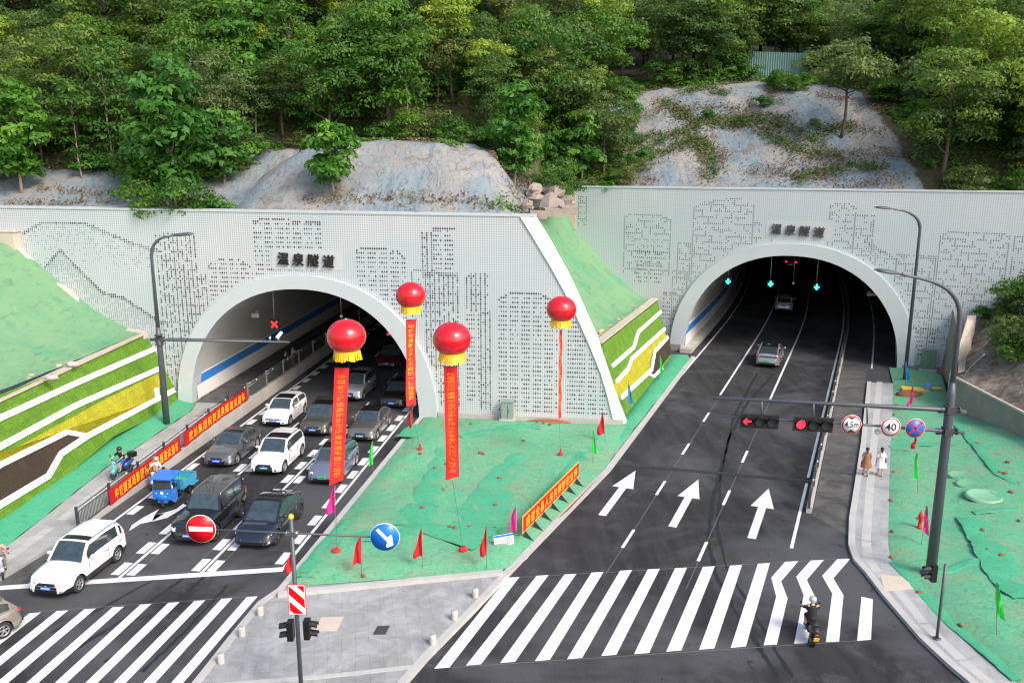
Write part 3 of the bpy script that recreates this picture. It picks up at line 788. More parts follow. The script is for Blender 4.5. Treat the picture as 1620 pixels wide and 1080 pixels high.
ruffle_obj('', [(1408, 700), (1480, 700), (1550, 708)], (.5, .5), 11, hf=hR)
ruffle_obj('', [(1505, 660), (1545, 710), (1580, 760), (1615, 780)], (.7, .5), 12, hf=hR)
ruffle_obj('', [(1415, 880), (1440, 905), (1462, 930), (1500, 970), (1560, 1020), (1625, 1075)], (.5, .6), 13, hf=hR)
ruffle_obj('', [(1535, 820), (1555, 850), (1575, 890), (1600, 930), (1640, 960)], (1.4, 1.6), 14, hf=hR)
ruffle_obj('', [(1480, 905), (1530, 893), (1590, 890)], (.5, .6), 15, hf=hR)
ruffle_obj('', [(1540, 815), (1620, 815)], (.5, .4), 16, hf=hR)
cl = MB()
for x, y in ((1592, 748), (1608, 780), (1588, 765), (1598, 795), (1553, 850), (1560, 883), (1583, 892), (1610, 840), (1545, 712), (1580, 762), (1414, 745), (1410, 790), (1412, 840), (1410, 880), (1455, 935), (1520, 990), (1418, 640), (1424, 625), (1416, 655)):
    p = G(x, y, .2); p.z = hR(p.x, p.y)+.02
    cl.ell(p, (.08+.09*rc.random(), .08+.07*rc.random(), .04+.06*rc.random()), 7, 5)
tag(cl.build('clay_clods', 'redclay'), kind='stuff')
# low wall and railing between motor lanes and bike lane, right road
m = MB(); S = list(np.arange(-32, 101, 3.0))
for a, b2 in zip(S, S[1:]):
    P = [FR(13.98, a, 0), FR(14.24, a, 0), FR(14.24, b2, 0), FR(13.98, b2, 0)]; Q = [p+Vector((0, 0, .32)) for p in P]
    n = m.add(P+Q)
    for q in ((4, 5, 6, 7), (1, 2, 6, 5), (0, 4, 7, 3)): m.face([n+i for i in q])
    if a == S[0]: m.face([n, n+1, n+5, n+4])
tag(m.build('parapet_wall', 'concrete'), 'low concrete kerb wall dividing the right road from its cycle lane', 'parapet')
fence_run('railing', 'grey steel railing on the low wall between the right road and its cycle lane', -32, 70, lambda s: 14.1, lambda s: .3, lambda s: 1.35, FR, mat='darkgrey', bars=False, step=3.0, mesh='smoke')
# ================================================================ PORTALS AND TUNNELS
def arch_pts(cx, a, h, n=2.15, k=40, z0=0.0):
    P = []
    for i in range(k+1):
        t = math.pi*i/k; c, s_ = math.cos(t), math.sin(t)
        x = -math.copysign(abs(c)**(2/n), c); z = abs(s_)**(2/n)
        P.append((cx+a*x, z0+(h-z0)*z))
    return P
def wall_with_hole(name, outer_l, outer_r, top, hole, Wf, mat, parent, d=0, base=0):
    """panel sheet with an arched opening: quad strips above the arch and at both sides; outer_r may be a curve list"""
    m = MB(); k = len(hole)
    for i in range(k-1):
        (x0, z0), (x1, z1) = hole[i], hole[i+1]
        m.poly([Wf(x0, z0, d), Wf(x1, z1, d), Wf(x1, top(x1), d), Wf(x0, top(x0), d)])
    m.poly([Wf(outer_l, base, d), Wf(hole[0][0], base, d), Wf(hole[0][0], top(hole[0][0]), d), Wf(outer_l, top(outer_l), d)])
    if isinstance(outer_r, list):
        xr = hole[-1][0]; pl = [(xr, base)]+outer_r+[(xr, top(xr))]
        m.poly([Wf(x, z, d) for x, z in pl])
    else:
        m.poly([Wf(hole[-1][0], base, d), Wf(outer_r, base, d), Wf(outer_r, top(outer_r), d), Wf(hole[-1][0], top(hole[-1][0]), d)])
    return m.build(name, mat, parent)
def arch_trim(Wf, inner, outer, mat, parent, d=.28):
    m = MB(); k = len(inner)
    for i in range(k-1):
        a, b2, c, d2 = inner[i], inner[i+1], outer[i+1], outer[i]
        m.poly([Wf(*a, d), Wf(*b2, d), Wf(*c, d+.02), Wf(*d2, d+.02)])
        m.poly([Wf(*d2, d+.02), Wf(*c, d+.02), Wf(*c, -.05), Wf(*d2, -.05)])
        m.poly([Wf(*a, -1.0), Wf(*b2, -1.0), Wf(*b2, d), Wf(*a, d)])
    for e in (0, -1): m.poly([Wf(*inner[e], d), Wf(*outer[e], d+.02), Wf(*outer[e], -.05), Wf(*inner[e], -.05)])
    o = m.build('arch_surround', mat, parent)
    return o

rp_ = random.Random(11)
def holes(parent, Wf, pitch, items, ok, size=.72, d=.004):
    """larger square perforations drawing a skyline; items: pattern functions giving on/off per grid cell"""
    big, sm, soft = MB(), MB(), MB()
    for (u0, u1, roof, z0, style, dens) in items:
        i0, i1 = int(u0/pitch), int(u1/pitch)
        seed = rp_.randint(0, 999)
        cols = [rp_.random() for _ in range(i1-i0+1)]
        for i in range(i0, i1+1):
            u = (i+.5)*pitch; zt = roof(u)
            j0, j1 = int(z0/pitch), int(zt/pitch)
            for j in range(j0, j1+1):
                z = (j+.5)*pitch
                if not ok(u, z): continue
                x = i-i0; on = 0
                edge = (i in (i0, i1)) or j == j1
                h = ((x//3)*7+(j//2)*5+seed) % 11/11
                h2 = random.Random(i*731+j*37+seed).random()
                if style == 'floor':      # storeys with runs of openings, in bays
                    if j % 2 and x % 5 != 4 and h2 < dens+.22: on = 2 if h2 < .30 else 1
                    if j == j1 and h2 < .8: on = 2
                elif style == 'tower':
                    if (x % 2 == 0 and h2 < dens+.28) or (j % 4 == 0 and h2 < .6): on = 2 if h2 < .32 else 1
                elif style == 'line':     # fine outlined storeys
                    if (j % 3 == 0 and (x//5+j//3+seed) % 3 and h2 < .88) or (x % 7 == (j//3*4) % 7 and h2 < .75): on = 1
                    if h2 < .06: on = 1
                elif style == 'hill':
                    depth = zt-z
                    if depth < pitch*1.1: on = 2 if h2 < dens else 1
                    elif h2 < 1.15*dens*max(0, 1-depth/4.2): on = 3
                if edge and style in ('line',) and h2 < .9: on = 1
                if on:
                    r = pitch*(size if on == 2 else size*.80)/2
                    (big if on == 2 else soft if on == 3 else sm).poly([Wf(u-r, z-r, d), Wf(u+r, z-r, d), Wf(u+r, z+r, d), Wf(u-r, z+r, d)])
    if big.f: tag(big.build('perforation', 'hole', parent), kind='stuff')
    if soft.f: tag(soft.build('perforation', 'holesoft', parent), kind='stuff')
    if sm.f: tag(sm.build('perforation', 'hole2' if pitch > .16 else 'hole', parent), kind='stuff')
flat = lambda z: (lambda u: z)
def dome(c, w, z, dz): return lambda u: z+dz*math.sqrt(max(0, 1-((u-c)/w)**2))
def pl(pts):
    xs = [p[0] for p in pts]; ys = [p[1] for p in pts]
    return lambda u: float(np.interp(u, xs, ys))
def insuper(u, z, cx, a, h, n=2.15): return abs((u-cx)/a)**n+(max(z, 0)/h)**n < 1

# ---------------- left portal
pL = thing('tunnel_portal', 'left tunnel portal of perforated white panels with curved right edge, cars queueing inside', 'tunnel portal', WL(-9, 0))
inL = arch_pts(-9.08, 8.0, 8.6); ouL = arch_pts(-8.98, 9.12, 9.5)
hoL = arch_pts(-9.03, 8.5, 9.05)
curveL = [(11.84, .09), (11.39, 1.87), (10.87, 3.55), (10.1, 5.4), (9.26, 7.24), (8.47, 8.77), (7.65, 10.25), (6.56, 12.03), (5.64, 13.48)]
curveR = [(12.72, .0), (12.13, 1.47), (11.7, 2.65), (11.17, 4.19), (10.61, 5.83), (9.77, 7.66), (8.82, 9.67), (7.6, 11.85), (6.55, 13.49)]
topL = lambda u: 13.5-.004*(u-5)
w = wall_with_hole('panel_wall', -52, [(11.9, 0)]+curveL, topL, hoL, WL, 'perfL', pL)
uv_planar(w, lambda p: (p-OL).dot(Vector((math.cos(AL), -math.sin(AL), 0)))+60, lambda p: p.z)
arch_trim(WL, inL, ouL, 'trim', pL)
m = MB()
for i in range(len(curveL)-1):
    a, b2, c, d2 = curveL[i], curveL[i+1], curveR[i+1], curveR[i]
    m.poly([WL(*a, .10), WL(*d2, .16), WL(*c, .16), WL(*b2, .10)])
    m.poly([WL(*d2, .16), WL(*d2, -.7), WL(*c, -.7), WL(*c, .16)]); m.poly([WL(*a, .10), WL(*b2, .10), WL(*b2, 0), WL(*a, 0)])
e = m.build('edge_cladding', 'trimwhite', pL)
m = MB(); m.prism([WL(-52, topL(-52), .06), WL(6.6, topL(6.6), .06), WL(6.6, topL(6.6), -1.0), WL(-52, topL(-52), -1.0)], Vector((0, 0, .1))); m.build('coping', 'trim', pL)
m = MB(); m.box((WL(6.3, .25, .06)), (12.2, .35, .5), Euler((0, 0, -AL))); m.build('plinth', 'concrete', pL)
def okL(u, z):
    if insuper(u, z, -8.98, 9.3, 9.7): return False
    if -10.9 < u < -6.1 and 9.95 < z < 11.2: return False
    xs = np.interp(z, [c[1] for c in curveL], [c[0] for c in curveL]); return u < xs-.15 and z < 13.2 and z > .5
holes(pL, WL, .15, [
    (-27.5, -18.9, pl([(-27.5, 9.3), (-25.8, 10.9), (-24.9, 9.9), (-23.0, 8.0), (-21.6, 7.7), (-20.3, 6.9), (-18.9, 6.0)]), 4.2, 'hill', .85),
    (-28.6, -19.0, pl([(-28.6, 11.9), (-27, 12.7), (-23.8, 12.7), (-21, 11.6), (-19, 11.0)]), 9.6, 'hill', .30),
    (-18.9, -16.2, flat(12.1), 1.0, 'tower', .45), (-17.7, -15.7, flat(9.4), 1.0, 'tower', .62),
    (-15.3, -12.4, dome(-13.8, 1.7, 9.2, 1.3), 5.0, 'floor', .62),
    (-12.0, -9.6, dome(-10.4, 2.2, 12.3, .9), 8.8, 'floor', .6), (-9.3, -7.6, flat(13.0), 8.8, 'floor', .55),
    (-5.2, -2.0, dome(-3.8, 2.1, 10.4, 1.0), 5.0, 'floor', .66), (-1.6, -.1, flat(9.9), 6.9, 'line', .5),
    (-.8, -.1, flat(12.4), 9.6, 'tower', .75), (.1, 1.4, flat(12.7), 9.8, 'floor', .62),
    (-.6, 1.6, flat(9.8), .9, 'tower', .60),
    (2.2, 3.5, dome(2.9, .8, 9.2, .7), 7.6, 'tower', .75), (2.2, 2.9, flat(7.4), 1.2, 'floor', .62), (3.1, 3.7, flat(7.4), .8, 'tower', .75),
    (4.3, 8.0, dome(6.0, 2.3, 7.2, 1.5), .7, 'floor', .68), (8.7, 9.3, flat(9.9), .8, 'floor', .75), (9.4, 11.6, flat(7.6), .7, 'floor', .72)], okL)
def sign(parent, Wf, u0, u1, zc, h, plate, letters, d=.05):
    m = MB(); m.prism([Wf(u0-.30, zc-.72, .006), Wf(u1+.45, zc-.72, .006), Wf(u1+.45, zc+.62, .006), Wf(u0-.30, zc+.62, .006)], Wf(0, 0, .012)-Wf(0, 0, 0))
    pnl = m.build('sign_panel', plate, parent)
    cw = (u1-u0)/4*.80
    put_text('lettering', '温泉隧道', letters, pnl, lambda a, b2, c: Wf(u0+a+.10*b2, zc+b2-.04*a+.05, .10+c+.03), w=cw, h=h*.9, ext=.06, bold=.012, gap=1.25)
    # characters scaled narrower than their cells read as brush lettering
M['lettersL'] = simple('brush_letters', (.012, .008, .008), .6); M['lettersR'] = simple('brush_letters_grey', (.05, .042, .04), .5)
M['signpanel'] = simple('sign_panel', (.49, .51, .52), .5)
sign(pL, WL, -10.5, -6.4, 10.55, .98, 'signpanel', 'lettersL')

# ---------------- right portal
pR = thing('tunnel_portal', 'right tunnel portal of finely perforated white panels with lit green arrows inside', 'tunnel portal', WR(10, 0))
inR = arch_pts(9.75, 8.62, 8.75); ouR = arch_pts(9.8, 9.85, 9.75); hoR = arch_pts(9.78, 9.2, 9.2)
topR = lambda u: 13.95+.010*u
w = wall_with_hole('panel_wall', -8.9, 60, topR, hoR, WR, 'perfR', pR)
uv_planar(w, lambda p: (p-OR).dot(Vector((math.cos(AR), -math.sin(AR), 0)))+60, lambda p: p.z)
arch_trim(WR, inR, ouR, 'trim', pR, .3)
m = MB(); m.prism([WR(-8.9, topR(-8.9), .06), WR(60, topR(60), .06), WR(60, topR(60), -1.0), WR(-8.9, topR(-8.9), -1.0)], Vector((0, 0, .1))); m.build('coping', 'trim', pR)
m = MB(); m.box(WR(-1.1, .2, .12), (4, .4, .7), Euler((0, 0, -AR))); m.box(WR(20.5, .1, .12), (3.5, .4, .6), Euler((0, 0, -AR))); m.build('plinth', 'oldconcrete', pR)
def okR(u, z): return not insuper(u, z, 9.8, 10.0, 9.95) and not (7.2 < u < 12.7 and 10.05 < z < 11.7) and z < 13.6 and z > .6
holes(pR, WR, .175, [
    (-8.8, -8.1, flat(13.0), 10.6, 'line', .5), (-4.6, -.6, dome(-2.7, 2.6, 10.8, .9), 6.6, 'line', .5), (-3.6, -1.1, flat(8.5), 5.6, 'floor', .5),
    (1.4, 6.3, pl([(1.4, 12.3), (2.6, 12.9), (5.2, 13.3), (6.3, 12.6)]), 5.0, 'line', .6), (.2, 1.3, flat(9.4), 6.2, 'line', .4), (-.2, 1.2, flat(6.9), 2.0, 'line', .5), (-1.0, .3, flat(5.0), .7, 'floor', .6),
    (6.4, 9.8, flat(11.3), 9.6, 'line', .6), (12.4, 14.2, dome(13.2, 1.2, 12.2, .9), 8.6, 'line', .6), (14.2, 15.6, flat(12.2), 8.6, 'line', .5), (15.2, 17.6, pl([(15.2, 10.2), (17.6, 8.8)]), 7.0, 'hill', .4),
    (17.6, 20.3, flat(9.2), 1.4, 'line', .6), (20.6, 25.3, dome(23, 3.4, 10.3, .9), 2.2, 'line', .6), (25.6, 29.0, flat(10.9), 5.0, 'line', .5), (18.6, 21.0, flat(3.4), .7, 'floor', .62)], okR, size=.62)
sign(pR, WR, 7.75, 12.2, 10.85, .98, 'signpanel', 'lettersR')

# ---------------- linings (cast tubes) with enamel side panels
def lining(parent, F, cx, a, h, s1, skew=0.0, side=((-1, 1)), base=(0, 0), step=4.0):
    prof = arch_pts(cx, a, h, k=28); m = MB(); m.smooth = True
    S = list(np.arange(0.4, s1, step))+[s1]
    for s in S:
        for u, z in prof: m.v.append(F(u, s+skew*(u-cx), z))
    k = len(prof)
    for i in range(len(S)-1):
        for j in range(k-1): q = i*k+j; m.face((q, q+k, q+k+1, q+1))
    m.smooth = False; m.face([(len(S)-1)*k+j for j in range(k)])
    o = m.build('tunnel_lining', 'lining', parent)
    def panel(name, u, z0, z1, mat, par, th=.0):
        m = MB()
        for a_, b2 in zip(S, S[1:]): m.poly([F(u, a_+skew*(u-cx), z0), F(u, b2+skew*(u-cx), z0), F(u, b2+skew*(u-cx), z1), F(u, a_+skew*(u-cx), z1)])
        return m.build(name, mat, par)
    for sd in (-1, 1):
        u = cx+sd*(a-.22); zb = base[0] if sd < 0 else base[1]
        p = panel('enamel_panel', u, zb+.1, zb+2.75, 'whitewall', parent)
        panel('blue_stripe', u-sd*.006, zb+1.1, zb+1.72, 'bluewall', p)
        m = MB(); m.tube([F(u-sd*.02, s+skew*(u-cx), zb+2.78) for s in S], .05, 5); m.build('panel_rail', 'steel', p)
    return o
lining(pL, FL, -9.08, 8.12, 8.72, 110, base=(.45, .2))
lining(pR, FR, 9.75, 8.75, 8.88, 112, skew=.021, base=(.25, .25))
m = MB()
for s in np.arange(.3, 110, 2): m.poly([FR(1.15, s, .0), FR(2.15, s, .3), FR(2.15, s+2, .3), FR(1.15, s+2, .0)]) if False else None
for s in np.arange(-1, 108, 3.0):
    m.prism([FR(1.0, s, 0), FR(2.0, s, 0), FR(2.0, s+3, 0), FR(1.0, s+3, 0)], Vector((0, 0, .38)))
tag(m.build('service_ledge', 'concrete'), 'low concrete ledge at the foot of the left wall in the right tunnel', 'ledge')

# lane signals, cameras, small fittings hanging in the tunnels
def lane_signal(px, py, Y, top, shape, label, glow):
    p = AY(px, py, Y); r = thing('lane_signal', label, 'lane signal', p, 'lane signals hanging in the tunnel mouths')
    m = MB(); m.tube([Vector((p.x, p.y+.1, p.z+.25)), Vector((p.x, p.y+.1, top))], .04, 6); m.build('hanger', 'steel', r)
    m = MB(); m.box(p+Vector((0, .06, 0)), (.62, .12, .6)); m.build('housing', 'black', r)
    m = MB(); d = Vector((0, -.012, 0))
    if shape == 'x':
        for a in (45, -45): m.box(p+d, (.58, .02, .11), Euler((0, R(a), 0)))
    else:
        m.box(p+d+Vector((0, 0, .07)), (.11, .02, .34))
        m.prism([p+d+Vector(q) for q in ((-.24, 0, .02), (0, 0, -.27), (.24, 0, .02), (.13, 0, .06), (0, 0, -.10), (-.13, 0, .06))], Vector((0, -.02, 0)))
    m.build('lit_symbol', glow, r)
lane_signal(434, 513, 62.0, 8.3, 'x', 'lane signal showing a red cross above the walkway side of the left tunnel', 'glow_red')
lane_signal(618, 525, 62.0, 7.0, 'x', 'lane signal showing a red cross over the right-hand lane of the left tunnel', 'glow_red')
lane_signal(1152, 445, 79.5, 8.0, 'a', 'lit green arrow signal over the left lane of the right tunnel', 'glow_green')
lane_signal(1219, 449, 79.0, 8.6, 'a', 'lit green arrow signal over the middle lane of the right tunnel', 'glow_green')
lane_signal(1292, 454, 77.0, 8.6, 'a', 'lit green arrow signal over the right lane of the right tunnel', 'glow_green')
def cam_box(px, py, Y, top, lab, sz=(.18, .34, .18), rot=0):
    p = AY(px, py, Y); r = thing('ceiling_camera', lab, 'camera', p)
    m = MB(); m.tube([p+Vector((0, 0, .1)), Vector((p.x, p.y, top))], .03, 6); m.build('hanger', 'steel', r)
    m = MB(); m.ell(p, (.12, .14, .12), 10, 6); m.build('housing', 'white', r)
cam_box(1255, 448, 80, 8.75, 'small white camera hanging on a long rod in the right tunnel')
cam_box(540, 500, 63, 8.5, 'long hanging rod with camera behind the near balloon in the left tunnel')
def sign_small(px, py, Y, w, h, lab):
    p = AY(px, py, Y); m = MB(); m.box(p, (w, .08, h)); m.box(p+Vector((0, .25, h*.3)), (.05, .5, .05)); m.box(p+Vector((0, .5, h*.3)), (.3, .05, .3))
    tag(m.build('sign_box', 'steel'), lab, 'sign box')
sign_small(404, 499, 63.2, .55, .3, 'small grey box sign on the upper left lining of the left tunnel')
sign_small(1379, 466, 72.6, .75, .22, 'small grey box sign under the right haunch of the right tunnel arch')

# ================================================================ HILL
def left_wall_y(x): return OL.y-(x-OL.x)*math.tan(AL)
def right_wall_y(x): return OR.y-(x-OR.x)*math.tan(AR)
def sm(a, b, x):
    t = max(0, min(1, (x-a)/(b-a))); return t*t*(3-2*t)
def hill(x, y):
    # left part
    d = y-left_wall_y(x)
    zl = 12.7+interp(d, [0, 2, 6, 14, 30, 60, 200], [0, .3, 1.6, 4.8, 14.5, 27, 60])
    q = abs((x+8.5)/10.8)**3
    if q < 1:
        md = 13.0+4.9*min(1, (1-q)**.55)*sm(-1, 8.5, d)
        zl = max(zl, md) if d < 13 else max(zl, md-(d-13)*.3)
    # right part
    dr = (y-right_wall_y(x))*math.cos(AR)
    zr = 13.6+interp(dr, [0, 2, 6, 14, 19, 24, 60, 200], [0, .4, 2.8, 7.6, 9.7, 10.2, 19, 60])
    if x > 30: zr -= min(3, (x-30)*.12)*sm(3, 20, dr)
    if x > 2: zl = min(zl, zr+.4+max(0, dr)*.7)
    t = sm(0, 10, x); z = zl*(1-t)+zr*t
    w = sm(-1.5, 1.2, x)*(1-sm(6.5, 10, x))*(1-sm(68, 88, y)); z = z*(1-w)+w*min(z, 12.9+max(0, y-60)*.18)
    return z
def in_front(x, y):
    """True where the ground belongs to the hill behind the portals"""
    if x < 1.2: return y > left_wall_y(x)+.5
    if x < 5.9: return y > 56.6+(x-1.2)*5.2
    return y > right_wall_y(x)+.5
def sprayed(x, y):
    d = y-left_wall_y(x); q = abs((x+8.5)/11.2)**3
    a = 0
    if q < 1 and d < 13.5: a = 1 if hill(x, y) < 18.6 else 0
    if x < -19 and d < 9.5: a = .95
    dr = (y-right_wall_y(x))*math.cos(AR)
    if x > 8 and x < 38 and dr < 19.5-.2*abs(x-24): a = max(a, sm(8.5, 11, x)*(1-sm(30.5, 35, x)))
    return a
def hillmat():
    m, t, b = nmat('hillside'); p = wpos(t)
    at = N(t, 'ShaderNodeAttribute', attribute_name='cover')
    soil = mix(t, ramp(t, noise(t, p, .6, 6, .7), [(.35, 0), (.65, 1)]), (.040, .032, .016), (.12, .075, .040))
    soil = mix(t, ramp(t, noise(t, p, 2.5, 5, .7), [(.42, 0), (.6, .75)]), soil, (.036, .062, .020))
    f = noise(t, mapping(t, p, sc=(1, .6, .8)), .22, 5, .5, .6)
    conc = mix(t, ramp(t, f, [(.42, 0), (.58, 1)]), (.265, .253, .236), (.185, .23, .255))
    conc = mix(t, ramp(t, noise(t, mapping(t, p, rot=(0, 0, .4), sc=(1, .2, .3)), .5, 4, .6, 1.5), [(.57, 0), (.61, .7)]), conc, (.11, .175, .215))
    conc = mix(t, ramp(t, noise(t, p, .7, 7, .72, 1.0), [(.53, 0), (.66, .8)]), conc, (.14, .11, .085))
    conc = mix(t, ramp(t, noise(t, p, .35, 6, .7, .6), [(.58, 0), (.70, .7)]), conc, (.10, .13, .055))
    conc = mix(t, ramp(t, noise(t, p, .22, 4, .6, .5), [(.60, 0), (.70, .7)]), conc, (.34, .31, .28))
    fac = mathn(t, 'ADD', at.outputs['Fac'], mathn(t, 'MULTIPLY', mathn(t, 'SUBTRACT', noise(t, p, .8, 4, .6), .5), .7))
    conc = mix(t, ramp(t, noise(t, mapping(t, p, rot=(0, 0, .5), sc=(1, .4, .5)), .55, 6, .6, 2.5), [(.485, 0), (.5, .8), (.515, 0)]), conc, (.07, .085, .09))
    conc = mix(t, ramp(t, noise(t, p, 1.1, 6, .6, 2), [(.488, 0), (.5, .6), (.512, 0)]), conc, (.34, .35, .35))
    c = mix(t, ramp(t, fac, [(.42, 0), (.55, 1)]), soil, conc)
    t.links.new(c, b.inputs['Base Color']); b.inputs['Roughness'].default_value = .9
    bump(t, b, noise(t, mapping(t, p, sc=(1, .5, .35)), 1.4, 6, .62, 1.0), .55, .22); return m
M['hill'] = hillmat()
def hill_mesh():
    m = MB(); m.smooth = True; cov = []
    xs = np.arange(-70, 95, .8)
    # rows measured from the front boundary so the edge follows the walls
    ds = list(np.arange(0, 30, .6))+list(np.arange(30, 90, 3.0))+[120, 170]
    def front(x):
        if x < 1.2: return left_wall_y(x)+.35
        if x < 5.9: return 56.8+(x-1.2)*(right_wall_y(5.9)-56.4)/4.7
        return right_wall_y(x)+.35
    for d in ds:
        for x in xs:
            y = front(x)+d; a = sprayed(x, y)
            z = hill(x, y)+(.12+.13*a)*wob(x*.8, y*.8)+.10*wob(x, y, 2.1)
            m.v.append(Vector((x, y, z))); cov.append(a)
    nx = len(xs)
    for i in range(len(ds)-1):
        for j in range(nx-1): k = i*nx+j; m.face((k, k+1, k+nx+1, k+nx))
    o = m.build('hillside', 'hill', org=(0, 80, 13)); at = o.data.attributes.new('cover', 'FLOAT', 'POINT'); at.data.foreach_set('value', cov)
    tag(o, kind='structure')
hill_mesh()
# rocky bank in front of the right portal, with its concrete wing walls
rb0 = G(1502, 642, .3); rb1 = G(1562, 672, .5); rb2 = G(1640, 708, .8)
wingP = [(WR(21.6, 0, .1), 5.1), (WR(21.9, 0, 3.5), 3.6), (rb0, 2.6)]
m = MB()
for (a, za), (b2, zb) in zip(wingP, wingP[1:]):
    n = m.add([Vector((a.x, a.y, -.1)), Vector((b2.x, b2.y, -.1)), Vector((b2.x+.4, b2.y+.1, zb)), Vector((a.x+.5, a.y+.1, za)), Vector((a.x+1.3, a.y+.4, za)), Vector((b2.x+1.1, b2.y+.6, zb)), Vector((a.x+1.3, a.y+.4, -.1)), Vector((b2.x+1.1, b2.y+.6, -.1))])
    for q in ((0, 1, 2, 3), (3, 2, 5, 4), (4, 5, 7, 6)): m.face([n+i for i in q])
wg = m.build('wing_wall', 'oldconcrete', None); tag(wg, 'grey sloping concrete wing wall against the right portal beside the netted ground', 'wing wall')
rbx = [rb0, rb1, rb2, G(1800, 780, 1.0)]
rw = thing('retaining_wall', 'weathered low concrete retaining wall with beige top holding the rocky bank at the right', 'retaining wall', rb0)
m = MB(); m2 = MB()
for a, b2 in zip(rbx, rbx[1:]):
    m.prism([Vector((a.x, a.y, -.1)), Vector((b2.x, b2.y, -.1)), Vector((b2.x, b2.y, 2.35)), Vector((a.x, a.y, 2.35))], Vector((.1, .5, 0)))
    m2.prism([Vector((a.x-.03, a.y-.06, 2.35)), Vector((b2.x-.03, b2.y-.06, 2.35)), Vector((b2.x+.1, b2.y+.6, 2.35)), Vector((a.x+.1, a.y+.6, 2.35))], Vector((0, 0, .12)))
m.build('wall', 'oldconcrete', rw); m2.build('coping', 'capstone', rw)
m = MB(); a, b2 = Vector((rb0.x-.1, rb0.y, 2.5)), Vector((wingP[1][0].x+.3, wingP[1][0].y-.2, 5.2))
m.prism([a+Vector((-.1, 0, -2.4)), a+Vector((1.2, .3, -2.4)), b2+Vector((1.3, .3, -2.9)), b2+Vector((1.3, .3, 0)), b2+Vector((.5, 0, 0)), a+Vector((-.1, 0, 0))], Vector((.2, .5, 0)))
m.build('stepped_end', 'capstone', rw)
def bank(x, y):
    u, s = inv(Vector((x, y, 0)), OR, AR)
    # distance back from the low wall line
    a, b2 = rbx[0], rbx[2]; t = (b2-a).normalized(); n = Vector((-t.y, t.x, 0)); dd = (Vector((x, y, 0))-a).dot(n)
    return 2.3+max(0, min(dd, 14))*.24+.35*max(0, min(9, u-22.5))*max(0, min(1, dd/4))+.2*wob(x, y, .8)*max(0, min(1, dd))
bk = [rb0+Vector((.3, .4, 0)), rb1, rb2, rbx[3], Vector((70, 50, 0)), WR(45, 0, .15), WR(22.4, 0, .15)]
def bankmat():
    m, t, b = nmat('bank'); p = wpos(t)
    c = mix(t, ramp(t, noise(t, p, 1.0, 6, .7), [(.4, 0), (.6, 1)]), (.15, .115, .08), (.36, .33, .29))
    c = mix(t, ramp(t, noise(t, p, 3.0, 5, .7), [(.5, 0), (.65, .7)]), c, (.13, .055, .03))
    t.links.new(c, b.inputs['Base Color']); b.inputs['Roughness'].default_value = .95; bump(t, b, noise(t, p, 2.2, 8, .75), 1, .4); return m
M['bank'] = bankmat()
m = MB(); m.smooth = True; ys_ = np.arange(36, 74.3, .55); nx = 60
for y in ys_:
    x0 = float(np.interp(y, [rbx[3].y, rb2.y, rb1.y, rb0.y, rb0.y+5.5, rb0.y+10], [rbx[3].x+.06, rb2.x+.06, rb1.x+.06, rb0.x+.1, rb0.x+2.6, rb0.x+4.6]))
    for i in range(nx): x = x0+(i/(nx-1))**1.5*38; m.v.append(Vector((x, y, bank(x, y))))
for i in range(len(ys_)-1):
    for j in range(nx-1):
        k = i*nx+j; q = m.v[k]
        if q.y < right_wall_y(q.x)+.4: m.face((k, k+1, k+nx+1, k+nx))
tag(m.build('bank_ground', 'bank'), kind='structure')
m = MB(); m.prism([WR(-8.92, 13.5, .1), WR(-10.0, 13.3, .1), WR(-10.0, 9.0, .1), WR(-8.92, 8.6, .1)], WR(0, 0, -1.2)-WR(0, 0, 0)); tag(m.build('concrete_pier', 'capstone'), 'beige concrete pier at the left end of the right portal behind the green slope', 'pier')
# rocks and broken concrete at the gap between the portals and round the hill foot
rk = random.Random(21)
m = MB()
for (a, za), (b2, zb) in zip([(22.9, 3.3), (24.3, 5.2), (26.8, 6.9)], [(24.3, 5.2), (26.8, 6.9), (31, 8.3)]): m.prism([WR(a, za, .05), WR(b2, zb, .05), WR(b2, zb-1.0, .05), WR(a, za-1.0, .05)], WR(0, 0, .55)-WR(0, 0, 0))
tag(m.build('gutter_edge', 'oldconcrete'), 'grey concrete edge climbing against the right portal wall above the rocky bank', 'gutter')
M['rockgrey'] = simple('broken_rock', (.30, .25, .21), .9, var=.3, vscale=2, bmp=.6, bscale=4)
def rock(p, r, mat='rockgrey', lab='pale broken rock lying at the hill edge between the two portals', g='rocks between the portals'):
    m = MB(); m.ell(p, (r*rk.uniform(.8, 1.3), r*rk.uniform(.7, 1.1), r*rk.uniform(.5, .8)), 7, 5)
    m.v = [p+(v-p)*rk.uniform(.65, 1.25) for v in m.v]; m.sm = [False]*len(m.f); tag(m.build('rock', mat), lab, 'rock', g)
for px, py, Y, r in ((845, 303, 66, .8), (862, 300, 67, .6), (880, 306, 66, .7), (852, 318, 62, .7), (872, 322, 61, .8), (896, 318, 66, .6), (835, 327, 59, .5), (884, 296, 70, .6)):
    p = AY(px, py, Y); rock(p, r)
m = MB(); q0 = AY(852, 337, 58.2)
for i, (dx, dz) in enumerate(((0, -.1), (.9, .0), (1.9, .1))): m.box(q0+Vector((dx, .5*i, dz)), (1.1, .6, .5), Euler((.1*i, .05, .2*i)))
tag(m.build('concrete_block', 'rockgrey'), 'beige broken concrete blocks at the top of the net slope beside the left portal corner', 'concrete block')
